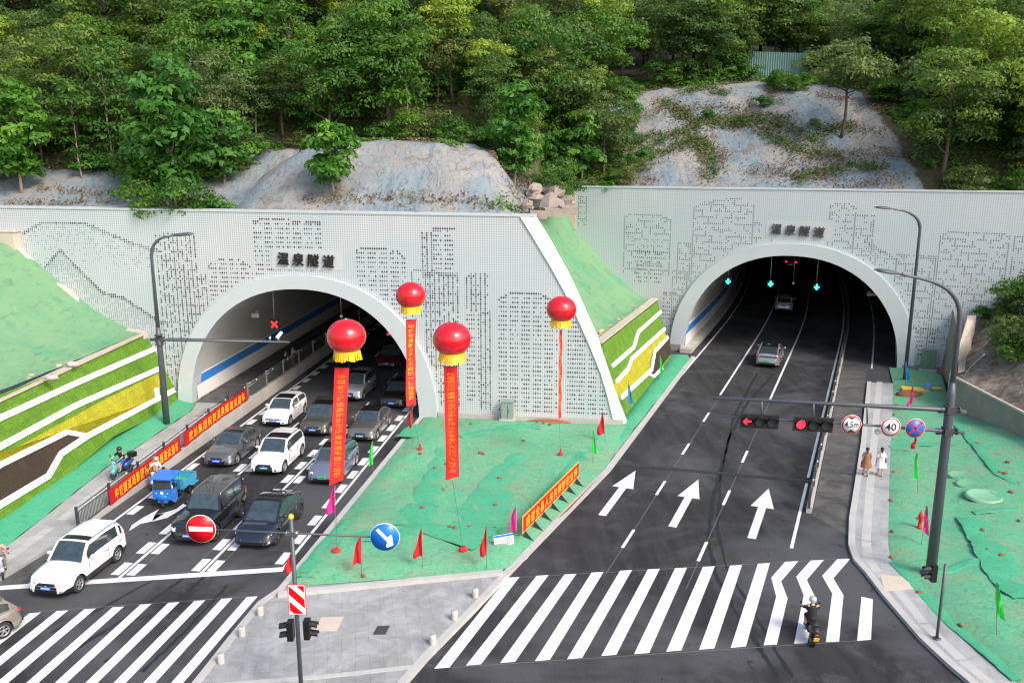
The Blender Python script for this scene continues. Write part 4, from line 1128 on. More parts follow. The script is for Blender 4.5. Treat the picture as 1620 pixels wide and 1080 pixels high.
# ================================================================ VEGETATION
def crown_mesh(name, seed, rx, rz, z0, npuff, per, leaf, style='round', spread=1.0):
    """rounded puffs of leaf-sized faces: each puff is a leafy dome with its own tint, sub-clumps and ragged rim"""
    r = np.random.RandomState(seed); V, T = [], []; cents = []
    tries = 0
    while len(cents) < npuff and tries < 4000:
        tries += 1
        p = r.uniform(-1, 1, 3); n = np.linalg.norm(p)
        if not (.25 < n < 1) or p[2] < -.85: continue
        ang = math.atan2(p[1], p[0]); k = 1+.22*math.sin(2*ang+seed)+.14*math.sin(5*ang+seed*2)
        wz = 1-.25*max(0, -p[2]) if style == 'round' else 1-.35*max(0, p[2])
        c = np.array([p[0]*rx*k*wz, p[1]*rx*k*wz, z0+rz+p[2]*rz])
        if any(np.linalg.norm((c-q)*np.array([1, 1, 1.3])) < .95*spread for q in cents): continue
        cents.append(c); pr = (.75+.65*r.rand())*spread
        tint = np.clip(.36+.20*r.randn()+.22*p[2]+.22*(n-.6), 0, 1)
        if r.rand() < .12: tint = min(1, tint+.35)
        m = int(per*(pr/spread)**2)
        d = r.randn(m, 3); d /= np.linalg.norm(d, axis=1)[:, None]; d[:, 2] = np.where(d[:, 2] < -.25, -d[:, 2]*.6, d[:, 2])
        lump = 1+.16*np.sin(d[:, 0]*7+seed+c[0])*np.cos(d[:, 1]*6+c[1])+.10*np.sin(d[:, 2]*9+c[2])
        rad = pr*lump*(1-.30*r.rand(m)**2.2)
        P = c+d*rad[:, None]*np.array([1.08, 1.08, .72])
        nrm = d+r.randn(m, 3)*.38+np.array([0, 0, .25]); nrm /= np.linalg.norm(nrm, axis=1)[:, None]
        t = np.cross(nrm, r.randn(m, 3)); t /= np.linalg.norm(t, axis=1)[:, None]; b = np.cross(nrm, t)
        s = leaf*(.55+.75*r.rand(m))[:, None]
        Q = np.stack([P+t*s*.72, P+b*s*.36+nrm*s*.08, P-t*s*.72, P-b*s*.36+nrm*s*.08], 1)
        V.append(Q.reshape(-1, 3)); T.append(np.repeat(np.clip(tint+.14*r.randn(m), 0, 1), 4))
    V = np.concatenate(V); T = np.concatenate(T); n = len(V)//4
    me = bpy.data.meshes.new(name); me.vertices.add(len(V)); me.vertices.foreach_set('co', V.astype(np.float32).ravel())
    me.loops.add(len(V)); me.loops.foreach_set('vertex_index', np.arange(len(V), dtype=np.int32))
    me.polygons.add(n); me.polygons.foreach_set('loop_start', np.arange(0, len(V), 4, dtype=np.int32)); me.polygons.foreach_set('loop_total', np.full(n, 4, dtype=np.int32))
    me.update(); me.validate()
    at = me.attributes.new('tint', 'FLOAT', 'POINT'); at.data.foreach_set('value', T.astype(np.float32))
    return me, cents
def trunk_mb(h, r0, cents, seed, lean=.3, base=0, nl=9):
    r = random.Random(seed); m = MB(); lx, ly = r.uniform(-lean, lean), r.uniform(-lean, lean)
    path = [Vector((lx*(t**1.5)+.08*math.sin(t*7+seed), ly*(t**1.5)+.08*math.cos(t*6+seed), base+(h-base)*t)) for t in [i/7 for i in range(8)]]
    m.tube(path, [r0*(1-.78*i/7) for i in range(8)], 7)
    cs_ = sorted(cents, key=lambda c: r.random())[:nl]
    for c in cs_:
        c = Vector(c); t = max(.25, min(.85, (c.z-base)/(h-base)-.18)); i = int(t*7); p = path[i].lerp(path[min(7, i+1)], t*7-i)
        q = (p+c)/2+Vector((0, 0, -.15)); m.tube([p, q, c], [r0*.34, r0*.2, r0*.06], 5, cap=False)
    return m
PROTO = {}
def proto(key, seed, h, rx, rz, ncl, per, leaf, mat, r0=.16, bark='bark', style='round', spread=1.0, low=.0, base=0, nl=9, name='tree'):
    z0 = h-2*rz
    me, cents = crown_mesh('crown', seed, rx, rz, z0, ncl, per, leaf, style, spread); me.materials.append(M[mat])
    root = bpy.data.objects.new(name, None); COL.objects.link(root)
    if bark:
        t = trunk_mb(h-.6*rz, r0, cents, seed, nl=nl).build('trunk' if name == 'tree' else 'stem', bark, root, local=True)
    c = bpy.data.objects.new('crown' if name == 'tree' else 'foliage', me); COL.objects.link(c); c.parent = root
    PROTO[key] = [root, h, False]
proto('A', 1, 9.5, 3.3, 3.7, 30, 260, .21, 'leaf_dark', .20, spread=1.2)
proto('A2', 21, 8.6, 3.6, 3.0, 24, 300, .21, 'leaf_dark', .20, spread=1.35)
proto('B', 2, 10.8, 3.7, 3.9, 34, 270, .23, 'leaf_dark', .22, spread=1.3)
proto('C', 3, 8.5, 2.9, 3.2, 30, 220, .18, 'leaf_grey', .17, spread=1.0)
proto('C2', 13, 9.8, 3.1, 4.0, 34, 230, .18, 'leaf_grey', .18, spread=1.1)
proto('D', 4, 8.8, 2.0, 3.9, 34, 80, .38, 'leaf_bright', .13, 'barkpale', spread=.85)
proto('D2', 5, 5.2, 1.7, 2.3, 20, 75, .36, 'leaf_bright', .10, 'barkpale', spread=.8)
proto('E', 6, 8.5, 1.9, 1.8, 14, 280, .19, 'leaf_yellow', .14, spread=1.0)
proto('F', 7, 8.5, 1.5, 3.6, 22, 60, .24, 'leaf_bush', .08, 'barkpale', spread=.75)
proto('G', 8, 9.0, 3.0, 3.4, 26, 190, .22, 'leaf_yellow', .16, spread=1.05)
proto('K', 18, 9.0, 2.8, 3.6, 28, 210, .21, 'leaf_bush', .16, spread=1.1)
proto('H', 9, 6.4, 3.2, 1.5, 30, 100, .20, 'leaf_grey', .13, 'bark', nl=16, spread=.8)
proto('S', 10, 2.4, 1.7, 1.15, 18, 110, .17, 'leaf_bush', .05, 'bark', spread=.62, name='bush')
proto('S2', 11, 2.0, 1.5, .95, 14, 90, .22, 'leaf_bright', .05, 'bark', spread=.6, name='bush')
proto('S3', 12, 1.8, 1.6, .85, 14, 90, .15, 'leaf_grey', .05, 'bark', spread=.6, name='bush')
rv = random.Random(99)
def plant(key, x, y, z, label, cat, group=None, sc=1.0, rz=None, sz=None):
    root, h, used = PROTO[key]
    o = copy_tree(root) if used else root; PROTO[key][2] = True
    o.location = (x, y, z-.12); o.rotation_euler = (rv.uniform(-.05, .05), rv.uniform(-.05, .05), rv.uniform(0, 6.28) if rz is None else rz)
    o.scale = (sc, sc, sz or sc); tag(o, label, cat, group); return o
LABS = {'A2': 'spreading dark green broadleaf tree', 'K': 'fresh mid green leafy tree', 'A': 'dark green broadleaf tree', 'B': 'large dark green broadleaf tree', 'C': 'olive green small leaved tree', 'C2': 'tall olive green small leaved tree', 'D': 'bright green large leaved tree',
        'D2': 'small bright green large leaved tree', 'E': 'lime green round topped tree', 'F': 'slender thinly leaved tree with pale trunk', 'G': 'yellow green loose crowned tree', 'H': 'feathery pale green spreading tree',
        'S': 'leafy green bush', 'S2': 'bright green broad leaved bush', 'S3': 'dull olive bush'}
def at_px(key, px, pyc, Y, label, sc=1.0, group=None, ground=None):
    """single out one plant: its crown centre is seen at (px, pyc); its depth follows from the slope it stands on"""
    h = PROTO[key][1]; best = None
    for k in range(140):
        y = Y-9+k*.15; p = AY(px, pyc, y)
        if not in_front(p.x, y) or (y < left_wall_y(p.x)+1.2 if p.x < 1 else False): continue
        e = abs(hill(p.x, y)+.60*h*sc-p.z)
        if best is None or e < best[0]: best = (e, p.x, y)
    _, x, y = best
    return plant(key, x, y, hill(x, y), label, 'bush' if key[0] == 'S' else 'tree', group, sc=sc)
# trees that stand out
at_px('D', 268, 190, 67.5, 'tall bright green large leaved tree left of the pale sprayed mound, above the street lamp', 1.12)
at_px('D2', 236, 250, 65.5, 'short bright green tree at the foot of the tall one above the left street lamp', 1.0)
at_px('D2', 524, 238, 64.5, 'small bright green tree growing alone on the left flank of the pale sprayed mound', .92)
at_px('D', 20, 200, 67, 'bright green large leaved tree at the far left above the net slope', .9)
at_px('D2', 350, 220, 72, 'bright green young tree just behind the left end of the mound', 1.05)
at_px('D2', 920, 220, 78, 'bright green young tree at the lower left corner of the blue sprayed slope', 1.15)
at_px('D', 815, 200, 76, 'bright green leafy tree behind the right end of the pale mound', .82)
at_px('E', 715, 62, 84, 'lime green round crown standing out against the dark wood above the mound', 1.0)
at_px('E', 768, 118, 82, 'smaller lime green crown just right of and below the round lime one', .72)
at_px('G', 955, 45, 92, 'tall lime and green tree at the upper middle left of the blue sprayed slope', 1.15)
at_px('G', 250, 60, 86, 'lime green tree leaning out of the dark wood at the upper left', .8)
at_px('K', 610, 60, 84, 'fresh green tree above the gap in the dark wood behind the mound', 1.1)
at_px('E', 468, 85, 84, 'lime green tuft of tree hanging over the dark gap above the mound', .75)
at_px('E', 130, 80, 80, 'lime green tree top among dark trees at the upper left', .85)
at_px('F', 650, 180, 76, 'slender thin tree with pale trunk behind the middle of the mound', 1.0)
at_px('F', 335, 60, 84, 'tall slender tree with bare pale trunk above the left bushes', 1.35)
at_px('H', 1335, 165, 90, 'feathery pale green spreading tree growing on the right of the blue sprayed slope', 1.3)
at_px('S', 1155, 95, 101, 'bright bush beside the green corrugated fence at the top of the sprayed slope', 1.3)
at_px('G', 1570, 90, 84, 'yellow green loose tree at the upper right corner of the hill', 1.2)
at_px('A', 1500, 190, 82, 'dark tree right of the blue sprayed slope above the right portal', 1.05)
at_px('S', 896, 316, 65.5, 'dark green bush in the corner where the two portals meet', .8)
at_px('S', 300, 318, 62.0, 'feathery green bush overhanging the left portal coping above the lamp', 1.15)
at_px('S', 225, 322, 61.8, 'feathery green bush overhanging the left portal coping, left of the other', 1.05)
at_px('S2', 340, 325, 61.5, 'small feathery bush at the coping between the large ones and the mound', .75)
# forest filler on a jittered grid
def region(x, y):
    X = 810+FPX*x/(y*CP)
    return ('on the hill above the left portal' if x < -20 else 'in the wood behind the pale mound' if x < 3 else 'in the wood left of the blue sprayed slope' if x < 13 else 'on the hilltop behind the corrugated fence' if x < 37 else 'on the hill right of the blue sprayed slope')
nT = 0
def blocked(x, y, margin=0):
    d = y-left_wall_y(x)
    if x < 3.5 and d < (8 if x < -19 else 5): return True
    if abs(x+8.5) < 11.5+margin and d < 13.5+margin: return True
    dr = (y-right_wall_y(x))*math.cos(AR)
    if 8-margin < x < 36.5+margin and dr < 19.5: return True
    if x > 3 and dr < 3: return True
    if 1 <= x <= 8 and y < 73: return True
    return False
ys = 66.0
row = 0
while ys < 128:
    step = 4.1 if ys < 84 else 4.5
    half = ys*.60+6
    x = -half+(row % 2)*step/2
    while x < half:
        xx, yy = x+rv.uniform(-1.2, 1.2), ys+rv.uniform(-1.2, 1.2)
        bl = blocked(xx, yy)
        hut = (37 < xx < 44 and 98 < yy < 108) or (16 < xx < 22 and 98 < yy < 106)
        fence_zone = 22 < xx < 37 and yy < 102
        if not bl and not hut and not fence_zone and nT < 297 and rv.random() > .07:
            k = rv.choices(['A', 'A2', 'B', 'C', 'C2', 'K', 'F', 'D', 'G', 'E'], [18, 14, 14, 16, 14, 16, 5, 4, 2 if xx < 30 else 14, 4])[0]
            if yy-left_wall_y(xx) < 12 and xx < 3: k = rv.choice(['D2', 'C', 'F', 'D2', 'A'])
            s = rv.uniform(.66, 1.22)*(.85 if k in ('A', 'B', 'A2') and yy < 80 else 1)
            plant(k, xx, yy, hill(xx, yy), LABS[k]+' '+region(xx, yy), 'tree', LABS[k]+'s '+region(xx, yy), sc=s, sz=s*rv.uniform(.85, 1.1)); nT += 1
        x += step
    ys += step*.92; row += 1
# undergrowth
nS = 0
for i in range(1500):
    x = rv.uniform(-55, 60); y = rv.uniform(62, 92)
    if abs(x) > y*.6 or nS > 178: continue
    d = y-left_wall_y(x); dr = (y-right_wall_y(x))*math.cos(AR)
    if not in_front(x, y): continue
    if x < 3.5 and d < (6.5 if x < -19 else 1): continue
    if x >= 3.5 and dr < 1.2: continue
    if abs(x+8.5) < 10.6 and d < 12.6: continue
    if 9.5 < x < 34 and dr < 18.5: continue
    if 1 < x < 7 and y < 66: continue
    k = rv.choice(['S', 'S', 'S2', 'S3'])
    plant(k, x, y, hill(x, y), LABS[k]+' '+region(x, y), 'bush', LABS[k]+'es '+region(x, y), sc=rv.uniform(.6, 1.25)); nS += 1
for px, py, Y, s, k in ((1170, 240, 86, .5, 'S3'), (1222, 185, 92, .7, 'S'), (1250, 205, 90, .75, 'S'), (1270, 195, 91, .7, 'S2'), (1285, 262, 83, .5, 'S3'), (1120, 228, 88, .5, 'S2'), (1018, 245, 84, .55, 'S2'), (1205, 215, 88, .55, 'S2'), (1400, 220, 86, .8, 'S3'), (1430, 250, 84, .8, 'S3')):
    p = AY(px, py, Y)
    plant(k, p.x, Y, hill(p.x, Y), 'scrubby bush rooted in the blue sprayed slope above the right portal', 'bush', 'bushes rooted in the sprayed slope', sc=s)
for i in range(34):      # scrub along the left rim and across the sprayed slope
    d = rv.uniform(1.5, 18); x = 10.2+rv.uniform(-1.2, 1.3)+.05*d; y = right_wall_y(x)+d/math.cos(AR)
    k = rv.choice(['S', 'S3', 'S2']); plant(k, x, y, hill(x, y), LABS[k]+' on the left rim of the blue sprayed slope', 'bush', LABS[k]+'es on the left rim of the sprayed slope', sc=rv.uniform(.45, .9))
for px, py, Y, k, l in ((860, 170, 80, 'K', 'fresh green tree in the gap above the boulders between the portals'), (905, 150, 83, 'A', 'dark green tree above the boulders between the portals'), (840, 110, 86, 'C', 'olive tree above and left of the boulders between the portals'), (955, 200, 82, 'C', 'olive tree leaning over the left rim of the blue sprayed slope'), (880, 240, 76, 'D2', 'small bright tree just behind the boulders between the portals')):
    at_px(k, px, py, Y, l, .85)
# bank bushes at the right
nB = 0
for i in range(400):
    x = rv.uniform(31, 56); y = rv.uniform(56, 74)
    if nB > 60: break
    if not inside(x, y, bk): continue
    u, s = inv(Vector((x, y, 0)), OR, AR)
    if u < 24.3: continue
    k = rv.choice(['S', 'S', 'S3', 'S'])
    plant(k, x, y, bank(x, y), 'leafy bush on the rocky bank above the weathered retaining wall', 'bush', 'bushes on the rocky bank', sc=rv.uniform(.55, 1.15)); nB += 1
plant('S', *WR(24.3, 0, 1.6).xy, 4.6, 'green bush spilling over the wing wall top against the right portal', 'bush', sc=.55)
# creeping vines and leaf litter on the sprayed slopes: nobody could count them
def scatter(name, mat, paths, n, w, leaf, seed, lift=.06):
    r = np.random.RandomState(seed); V = []; T = []
    for pts in paths:
        P = [AY(px, py, Y) for px, py, Y in pts]
        L = [0]
        for a, b2 in zip(P, P[1:]): L.append(L[-1]+(b2-a).length)
        for i in range(int(n*L[-1])):
            t = r.rand()*L[-1]; k = max(j for j in range(len(L)) if L[j] <= t+1e-9); k = min(k, len(P)-2)
            q = P[k].lerp(P[k+1], (t-L[k])/max(1e-6, L[k+1]-L[k]))
            ww = w*(.4+.6*abs(math.sin(t*1.7+seed)))
            x, y = q.x+r.randn()*ww*.5, q.y+r.randn()*ww*.5
            if not in_front(x, y): continue
            z = hill(x, y)+lift+.25*r.rand()
            c = np.array([x, y, z]); nrm = r.randn(3)*.5+np.array([0, -.5, .8]); nrm /= np.linalg.norm(nrm)
            tt = np.cross(nrm, r.randn(3)); tt /= np.linalg.norm(tt); bb = np.cross(nrm, tt); s = leaf*(.6+.8*r.rand())
            V += [c+tt*s, c+bb*s*.6, c-tt*s, c-bb*s*.6]; T += [r.rand()]*4
    if not V: return
    me = bpy.data.meshes.new(name); me.from_pydata([tuple(v) for v in V], [], [(i, i+1, i+2, i+3) for i in range(0, len(V), 4)])
    at = me.attributes.new('tint', 'FLOAT', 'POINT'); at.data.foreach_set('value', T); me.materials.append(M[mat])
    o = bpy.data.objects.new(name, me); COL.objects.link(o); tag(o, kind='stuff')
def on_slope(px, py):
    """depth at which the view through a pixel meets the hill"""
    lo = 58
    for k in range(400):
        Y = 58+k*.15; p = AY(px, py, Y)
        if in_front(p.x, Y) and p.z < hill(p.x, Y): return Y
    return 90
def sp(L): return [(x, y, on_slope(x, y)) for x, y in L]
vines = [[(960, 270), (1010, 255), (1040, 225), (1090, 205), (1140, 192), (1180, 190)], [(1075, 175), (1100, 195), (1150, 200), (1200, 185), (1250, 190)],
         [(1030, 250), (1060, 240), (1100, 222), (1125, 240)], [(1080, 150), (1110, 140), (1150, 150)], [(1150, 200), (1210, 195), (1260, 210), (1300, 230)],
         [(970, 250), (1000, 230), (1040, 215)], [(1250, 285), (1300, 275), (1350, 265), (1400, 270)], [(1220, 150), (1235, 140)], [(990, 260), (1025, 262)]]
vines += [[(1090, 215), (1130, 262), (1120, 285)], [(1200, 205), (1260, 240), (1330, 250)], [(1045, 160), (1085, 190)], [(1290, 215), (1350, 200)], [(960, 235), (985, 285)]]
scatter('creeping_vines', 'leaf_bush', [sp(v) for v in vines], 75, 1.1, .115, 4)
scatter('dry_creepers', 'leaf_brown', [sp(v) for v in vines+[[(1060, 180), (1100, 170), (1190, 178)], [(1100, 240), (1160, 250)], [(1310, 200), (1400, 215)], [(1180, 270), (1250, 280), (1330, 285)], [(1180, 170), (1210, 155), (1240, 165)], [(1290, 150), (1350, 165), (1400, 180)], [(1240, 260), (1320, 250), (1400, 245), (1440, 250)], [(1000, 190), (1060, 170)], [(950, 285), (1040, 285)], [(1320, 300), (1420, 290)]]], 75, 1.5, .09, 5)
scatter('leaf_litter', 'leaf_brown', [sp(v) for v in [[(560, 226), (700, 227)], [(780, 250), (830, 290)], [(810, 310), (880, 300)], [(10, 325), (180, 322)], [(480, 320), (780, 326)], [(60, 300), (160, 310)], [(960, 240), (950, 280)]]], 40, .8, .09, 6)
scatter('mound_grass', 'leaf_bush', [sp(v) for v in [[(545, 222), (620, 225)], [(690, 226), (730, 238)], [(780, 333), (860, 325)], [(880, 270), (850, 290)]]], 50, .8, .12, 7)
# low growth covering the forest floor: leaves nobody could count
def floor_cover(name, mat, n, seed, leaf):
    r = np.random.RandomState(seed); rr3 = random.Random(seed); V = []; T = []; k = 0
    while k < n:
        x = rr3.uniform(-52, 62); y = rr3.uniform(62, 104)
        if abs(x) > y*.6 or not in_front(x, y) or sprayed(x, y) > .2: continue
        if x > 21 and x < 38 and y > 96: continue
        cz = hill(x, y); tt0 = rr3.random(); R0 = rr3.uniform(.35, .9); k += 1
        for q in range(26):
            a = rr3.uniform(0, 6.28); d = R0*math.sqrt(rr3.random()); h = .55*R0*(1-(d/R0)**2)+.08*rr3.random()
            px, py = x+d*math.cos(a), y+d*math.sin(a); c = np.array([px, py, cz+(py-y)*.45+h+.05])
            nrm = np.array([.4*math.cos(a), .4*math.sin(a)-.35, .9])+r.randn(3)*.3; nrm /= np.linalg.norm(nrm)
            t = np.cross(nrm, r.randn(3)); t /= np.linalg.norm(t); b = np.cross(nrm, t); s_ = leaf*(.6+.7*rr3.random())
            V += [c+t*s_*.7, c+b*s_*.38, c-t*s_*.7, c-b*s_*.38]; T += [min(1, max(0, tt0*.6+.3*rr3.random()))]*4
    me = bpy.data.meshes.new(name); V = np.array(V, dtype=np.float32); m_ = len(V)//4
    me.vertices.add(len(V)); me.vertices.foreach_set('co', V.ravel()); me.loops.add(len(V)); me.loops.foreach_set('vertex_index', np.arange(len(V), dtype=np.int32))
    me.polygons.add(m_); me.polygons.foreach_set('loop_start', np.arange(0, len(V), 4, dtype=np.int32)); me.polygons.foreach_set('loop_total', np.full(m_, 4, dtype=np.int32)); me.update(); me.validate()
    at = me.attributes.new('tint', 'FLOAT', 'POINT'); at.data.foreach_set('value', np.array(T, dtype=np.float32)); me.materials.append(M[mat])
    o = bpy.data.objects.new(name, me); COL.objects.link(o); tag(o, kind='stuff')
floor_cover('undergrowth', 'leaf_bush', 2600, 31, .22); floor_cover('undergrowth', 'leaf_grey', 900, 32, .17); floor_cover('undergrowth', 'leaf_bright', 500, 33, .30)
# ---- hilltop fence and huts
m = MB(); f0, f1 = AY(1182, 88, 101), AY(1290, 92, 101)
rt2 = thing('corrugated_fence', 'faded green corrugated metal fence at the top of the sprayed slope', 'fence', (f0.x, 101, hill(f0.x, 101)))
P0, P1 = Vector((f0.x, 100.6, 0)), Vector((f1.x+1.0, 99.2, 0)); nseg = 70; zb, zt = 22.6, 26.9
for i in range(nseg):
    a, b2 = P0.lerp(P1, i/nseg), P0.lerp(P1, (i+1)/nseg); oa, ob = (.07 if i % 2 else 0), (0 if i % 2 else .07)
    m.poly([Vector((a.x, a.y+oa, zb)), Vector((b2.x, b2.y+ob, zb)), Vector((b2.x, b2.y+ob, zt-.4*(i+1)/nseg)), Vector((a.x, a.y+oa, zt-.4*i/nseg))])
M['corr'] = simple('corrugated_green', (.15, .27, .25), .5, metal=.2, var=.25, vscale=.8)
m.build('corrugated_sheet', 'corr', rt2)
m = MB(); m.box((P0+P1)/2+Vector((0, .15, 26.6)), ((P1-P0).length, .06, .08), Euler((0, 0, math.atan2(P1.y-P0.y, P1.x-P0.x)))); m.build('rail', 'steel', rt2)
M['tiles'] = simple('old_tiles', (.14, .135, .13), .9, var=.4, vscale=6, bmp=.5); M['timber'] = simple('weathered_timber', (.15, .085, .055), .9, var=.3); M['plaster'] = simple('old_plaster', (.33, .26, .20), .9, var=.25)
def hut(px, py, Y, w, d, h, label):
    p = AY(px, py, Y); z = hill(p.x, Y); top = p.z
    r = thing('hut', label, 'hut', (p.x, Y, z))
    m = MB(); m.box((p.x, Y+d/2, (z+top)/2-.2), (w, d, top-z)); m.build('wall', 'plaster', r)
    m = MB(); m.prism([Vector((p.x-w/2-.5, Y-.6, top-.3)), Vector((p.x-w/2-.5, Y+d/2, top+1.2)), Vector((p.x-w/2-.5, Y+d+.5, top-.3)), Vector((p.x-w/2-.5, Y+d/2, top+1.0))], Vector((w+1, 0, 0))); m.build('roof', 'tiles', r)
    for dx in (-.28, .28):
        m = MB(); m.box((p.x+dx*w, Y-.03, top-1.3), (.9, .08, 1.2)); f = m.build('window', 'timber', r)
hut(1396, 40, 106, 3.4, 3, 3, 'small hut with grey tiled roof among trees, top right of the sprayed slope')
for px, py, Y, k, l in ((1400, 90, 102, 'K', 'leafy green tree in front of the small hut'), (1368, 60, 104, 'C', 'olive tree left of the small hut'), (1440, 60, 103, 'A', 'dark tree right of the small hut'), (1300, 30, 106, 'A2', 'dark spreading tree behind the right end of the corrugated fence'), (1230, 20, 106, 'B', 'dark tree right behind the corrugated fence'), (1160, 40, 103, 'A', 'dark tree left of the corrugated fence')):
    at_px(k, px, py, Y, l, .95)
for px, py, Y in ((1175, 120, 99), (1300, 118, 98), (1090, 118, 97), (1050, 120, 97), (1130, 122, 98)):
    p = AY(px, py, Y); plant('S', p.x, Y, hill(p.x, Y), 'green bush along the top edge of the blue sprayed slope', 'bush', 'bushes along the top of the sprayed slope', sc=1.1)
# ================================================================ VEHICLES
def carpaint(name, col, metal=.0, rough=.28):
    return simple(name, col, rough, metal=metal, coat=1.0, spec=.5)
for k, c, mt in (('gunsilver', (.27, .28, .30), .4), ('white', (.78, .78, .77), 0), ('grey', (.13, .135, .14), .5), ('black', (.007, .007, .009), .0), ('darkblue', (.010, .014, .026), .2), ('olive', (.105, .098, .078), .5), ('silver', (.50, .52, .54), .4),
                 ('bronze', (.17, .155, .14), .5), ('bluegrey', (.15, .18, .25), .3), ('darkred', (.09, .005, .010), .3), ('champagne', (.30, .265, .225), .5), ('pearl', (.60, .59, .57), .1), ('lightsilver', (.40, .41, .43), .4)):
    M['paint_'+k] = carpaint('car_paint_'+k, c, mt)
def lerpc(pts, x): return float(np.interp(x, [p[0] for p in pts], [p[1] for p in pts]))
CAR = {
 'suv':   dict(L=4.65, W=1.85, H=1.74, wb=2.70, wr=.36, hood=1.02, nose=.82, belt=1.12, tailz=1.10, xw=.95, xrf=.35, xrr=-1.75, xt=-2.20, sill=.30, clad=True, rails=True),
 'compactsuv': dict(L=4.42, W=1.86, H=1.65, wb=2.70, wr=.36, hood=.98, nose=.80, belt=1.06, tailz=1.08, xw=.95, xrf=.35, xrr=-1.55, xt=-2.10, sill=.28, clad=False, rails=True),
 'box':   dict(L=4.75, W=1.93, H=1.88, wb=2.75, wr=.39, hood=1.18, nose=1.05, belt=1.22, tailz=1.22, xw=.70, xrf=.38, xrr=-2.10, xt=-2.26, sill=.36, clad=True, rails=True),
 'hatch': dict(L=4.26, W=1.80, H=1.47, wb=2.63, wr=.32, hood=.90, nose=.70, belt=.97, tailz=1.00, xw=1.00, xrf=.35, xrr=-1.40, xt=-1.95, sill=.22, clad=False, rails=False),
 'sedan': dict(L=4.65, W=1.80, H=1.45, wb=2.76, wr=.33, hood=.90, nose=.72, belt=.96, tailz=1.00, xw=.85, xrf=.15, xrr=-1.05, xt=-1.72, sill=.22, clad=False, rails=False),
 'ev':    dict(L=4.72, W=1.90, H=1.60, wb=2.88, wr=.36, hood=.92, nose=.66, belt=1.02, tailz=1.10, xw=1.20, xrf=.25, xrr=-.95, xt=-2.15, sill=.24, clad=False, rails=False),
 'roundev': dict(L=4.25, W=1.82, H=1.56, wb=2.65, wr=.34, hood=.95, nose=.70, belt=1.0, tailz=1.02, xw=.95, xrf=.35, xrr=-1.35, xt=-1.95, sill=.24, clad=False, rails=False),
}
def make_car(name, label, kind, paint, plate='plateblue', group='cars in the left road queue', sunroof=False, glassroof=False, blackroof=False, rims='rim', rear=False, lit=False, grille='wide', chrome=True):
    S = CAR[kind]; L, Wd, H = S['L'], S['W'], S['H']; hl = L/2; hw = Wd/2; wr = S['wr']; sill = S['sill']
    xf, xr = S['wb']/2+(.06 if kind != 'box' else 0), -S['wb']/2+(.02)
    root = thing(name, label, 'car', group=group)
    def plan(x):
        c = hl-.75
        t = max(0, (abs(x)-c)/(hl-c)); e = 3.0 if kind == 'box' else 2.5
        k = (1-min(1, t)**e)**(1/e) if t < 1 else 0
        return hw*(.62+.38*k)*(1-.012*max(0, (abs(x)-.8)))
    rise = .12 if kind in ('hatch', 'ev', 'roundev') else .07
    def deck(x):
        P = [(-hl, sill+.36), (-hl+.03, sill+.5), (-hl+.07, S['tailz']-.12), (-hl+.16, S['tailz']-.02), (S['xt'], S['tailz']), (0, S['belt']), (S['xw'], S['hood']+.02), (S['xw']+.45, S['hood']), (hl-.40, S['hood']-rise), (hl-.16, S['nose']+.02), (hl-.05, S['nose']-.12), (hl, sill+.28)]
        return lerpc(P, x)
    xs = sorted(set([round(v, 3) for v in list(np.linspace(-hl, -hl+.3, 6))+list(np.linspace(hl-.42, hl, 9))+list(np.arange(-hl+.3, hl-.42, .14))+[xf+d for d in np.linspace(-wr-.07, wr+.07, 11)]+[xr+d for d in np.linspace(-wr-.07, wr+.07, 11)]]))
    Ra = wr+.06
    def zbot(x):
        base = sill-.04+.10*max(0, (abs(x)-hl+.5)/.5)
        for xc in (xf, xr):
            d = abs(x-xc)
            if d < Ra: base = max(base, wr+math.sqrt(Ra*Ra-d*d)*1.0)
        return base
    def section(x):
        w = plan(x); zt = deck(x); zb = min(zbot(x), zt-.06); mid = max(zb+.02, .58*zt+.02); sh = max(mid+.02, zt-.10)
        return [(w-.10, zb-.0), (w-.015, zb+.01), (w, max(zb+.015, min(mid, .50))), (w-.005, mid), (w-.02, sh), (w-.07, zt-.015), (w*.72, zt+.03), (w*.36, zt+.05), (0, zt+.055)]
    parts = {}
    def fadd(key, pts, sm=True):
        m = parts.setdefault(key, MB()); m.smooth = sm; m.poly(pts)
    rings = [section(x) for x in xs]; nj = 9
    def P(i, j, sgn):
        y, z = rings[i][j]; x = xs[i]
        if x > hl-.3: x -= .10*max(0, (z-.45))/.5*min(1, (x-hl+.3)/.3)
        if x < -hl+.3: x += .10*max(0, (z-.55))/.5*min(1, (-hl+.3-x)/.3)
        return Vector((x, y*sgn, z))
    # body surface: one welded grid so that shading stays smooth
    bod = MB(); bod.smooth = True; idx = {}
    def vid(i, j, sgn):
        if j == nj-1: sgn = 1
        k = (i, j, sgn)
        if k not in idx: idx[k] = bod.add([P(i, j, sgn)])
        return idx[k]
    clad = {1: MB(), -1: MB()}
    for i in range(len(xs)-1):
        for j in range(nj-1):
            for sgn in (1, -1):
                ids = [vid(i, j, sgn), vid(i+1, j, sgn), vid(i+1, j+1, sgn), vid(i, j+1, sgn)]
                if sgn < 0: ids = ids[::-1]
                near_arch = any(abs((xs[i]+xs[i+1])/2-c) < Ra+.05 for c in (xf, xr))
                low = j <= 1
                if j == 1 and not near_arch and S['clad'] is False: low = False
                if (low and (S['clad'] or j == 0)): clad[sgn].poly([bod.v[q] for q in ids])
                else: bod.face(ids)
    for i, sg in ((0, -1), (len(xs)-1, 1)):
        ring = [vid(i, j, 1) for j in range(nj)]+[vid(i, j, -1) for j in range(nj-2, -1, -1)]
        bod.face(ring if sg < 0 else ring[::-1])
    body = bod.build('body', paint, root, local=True)
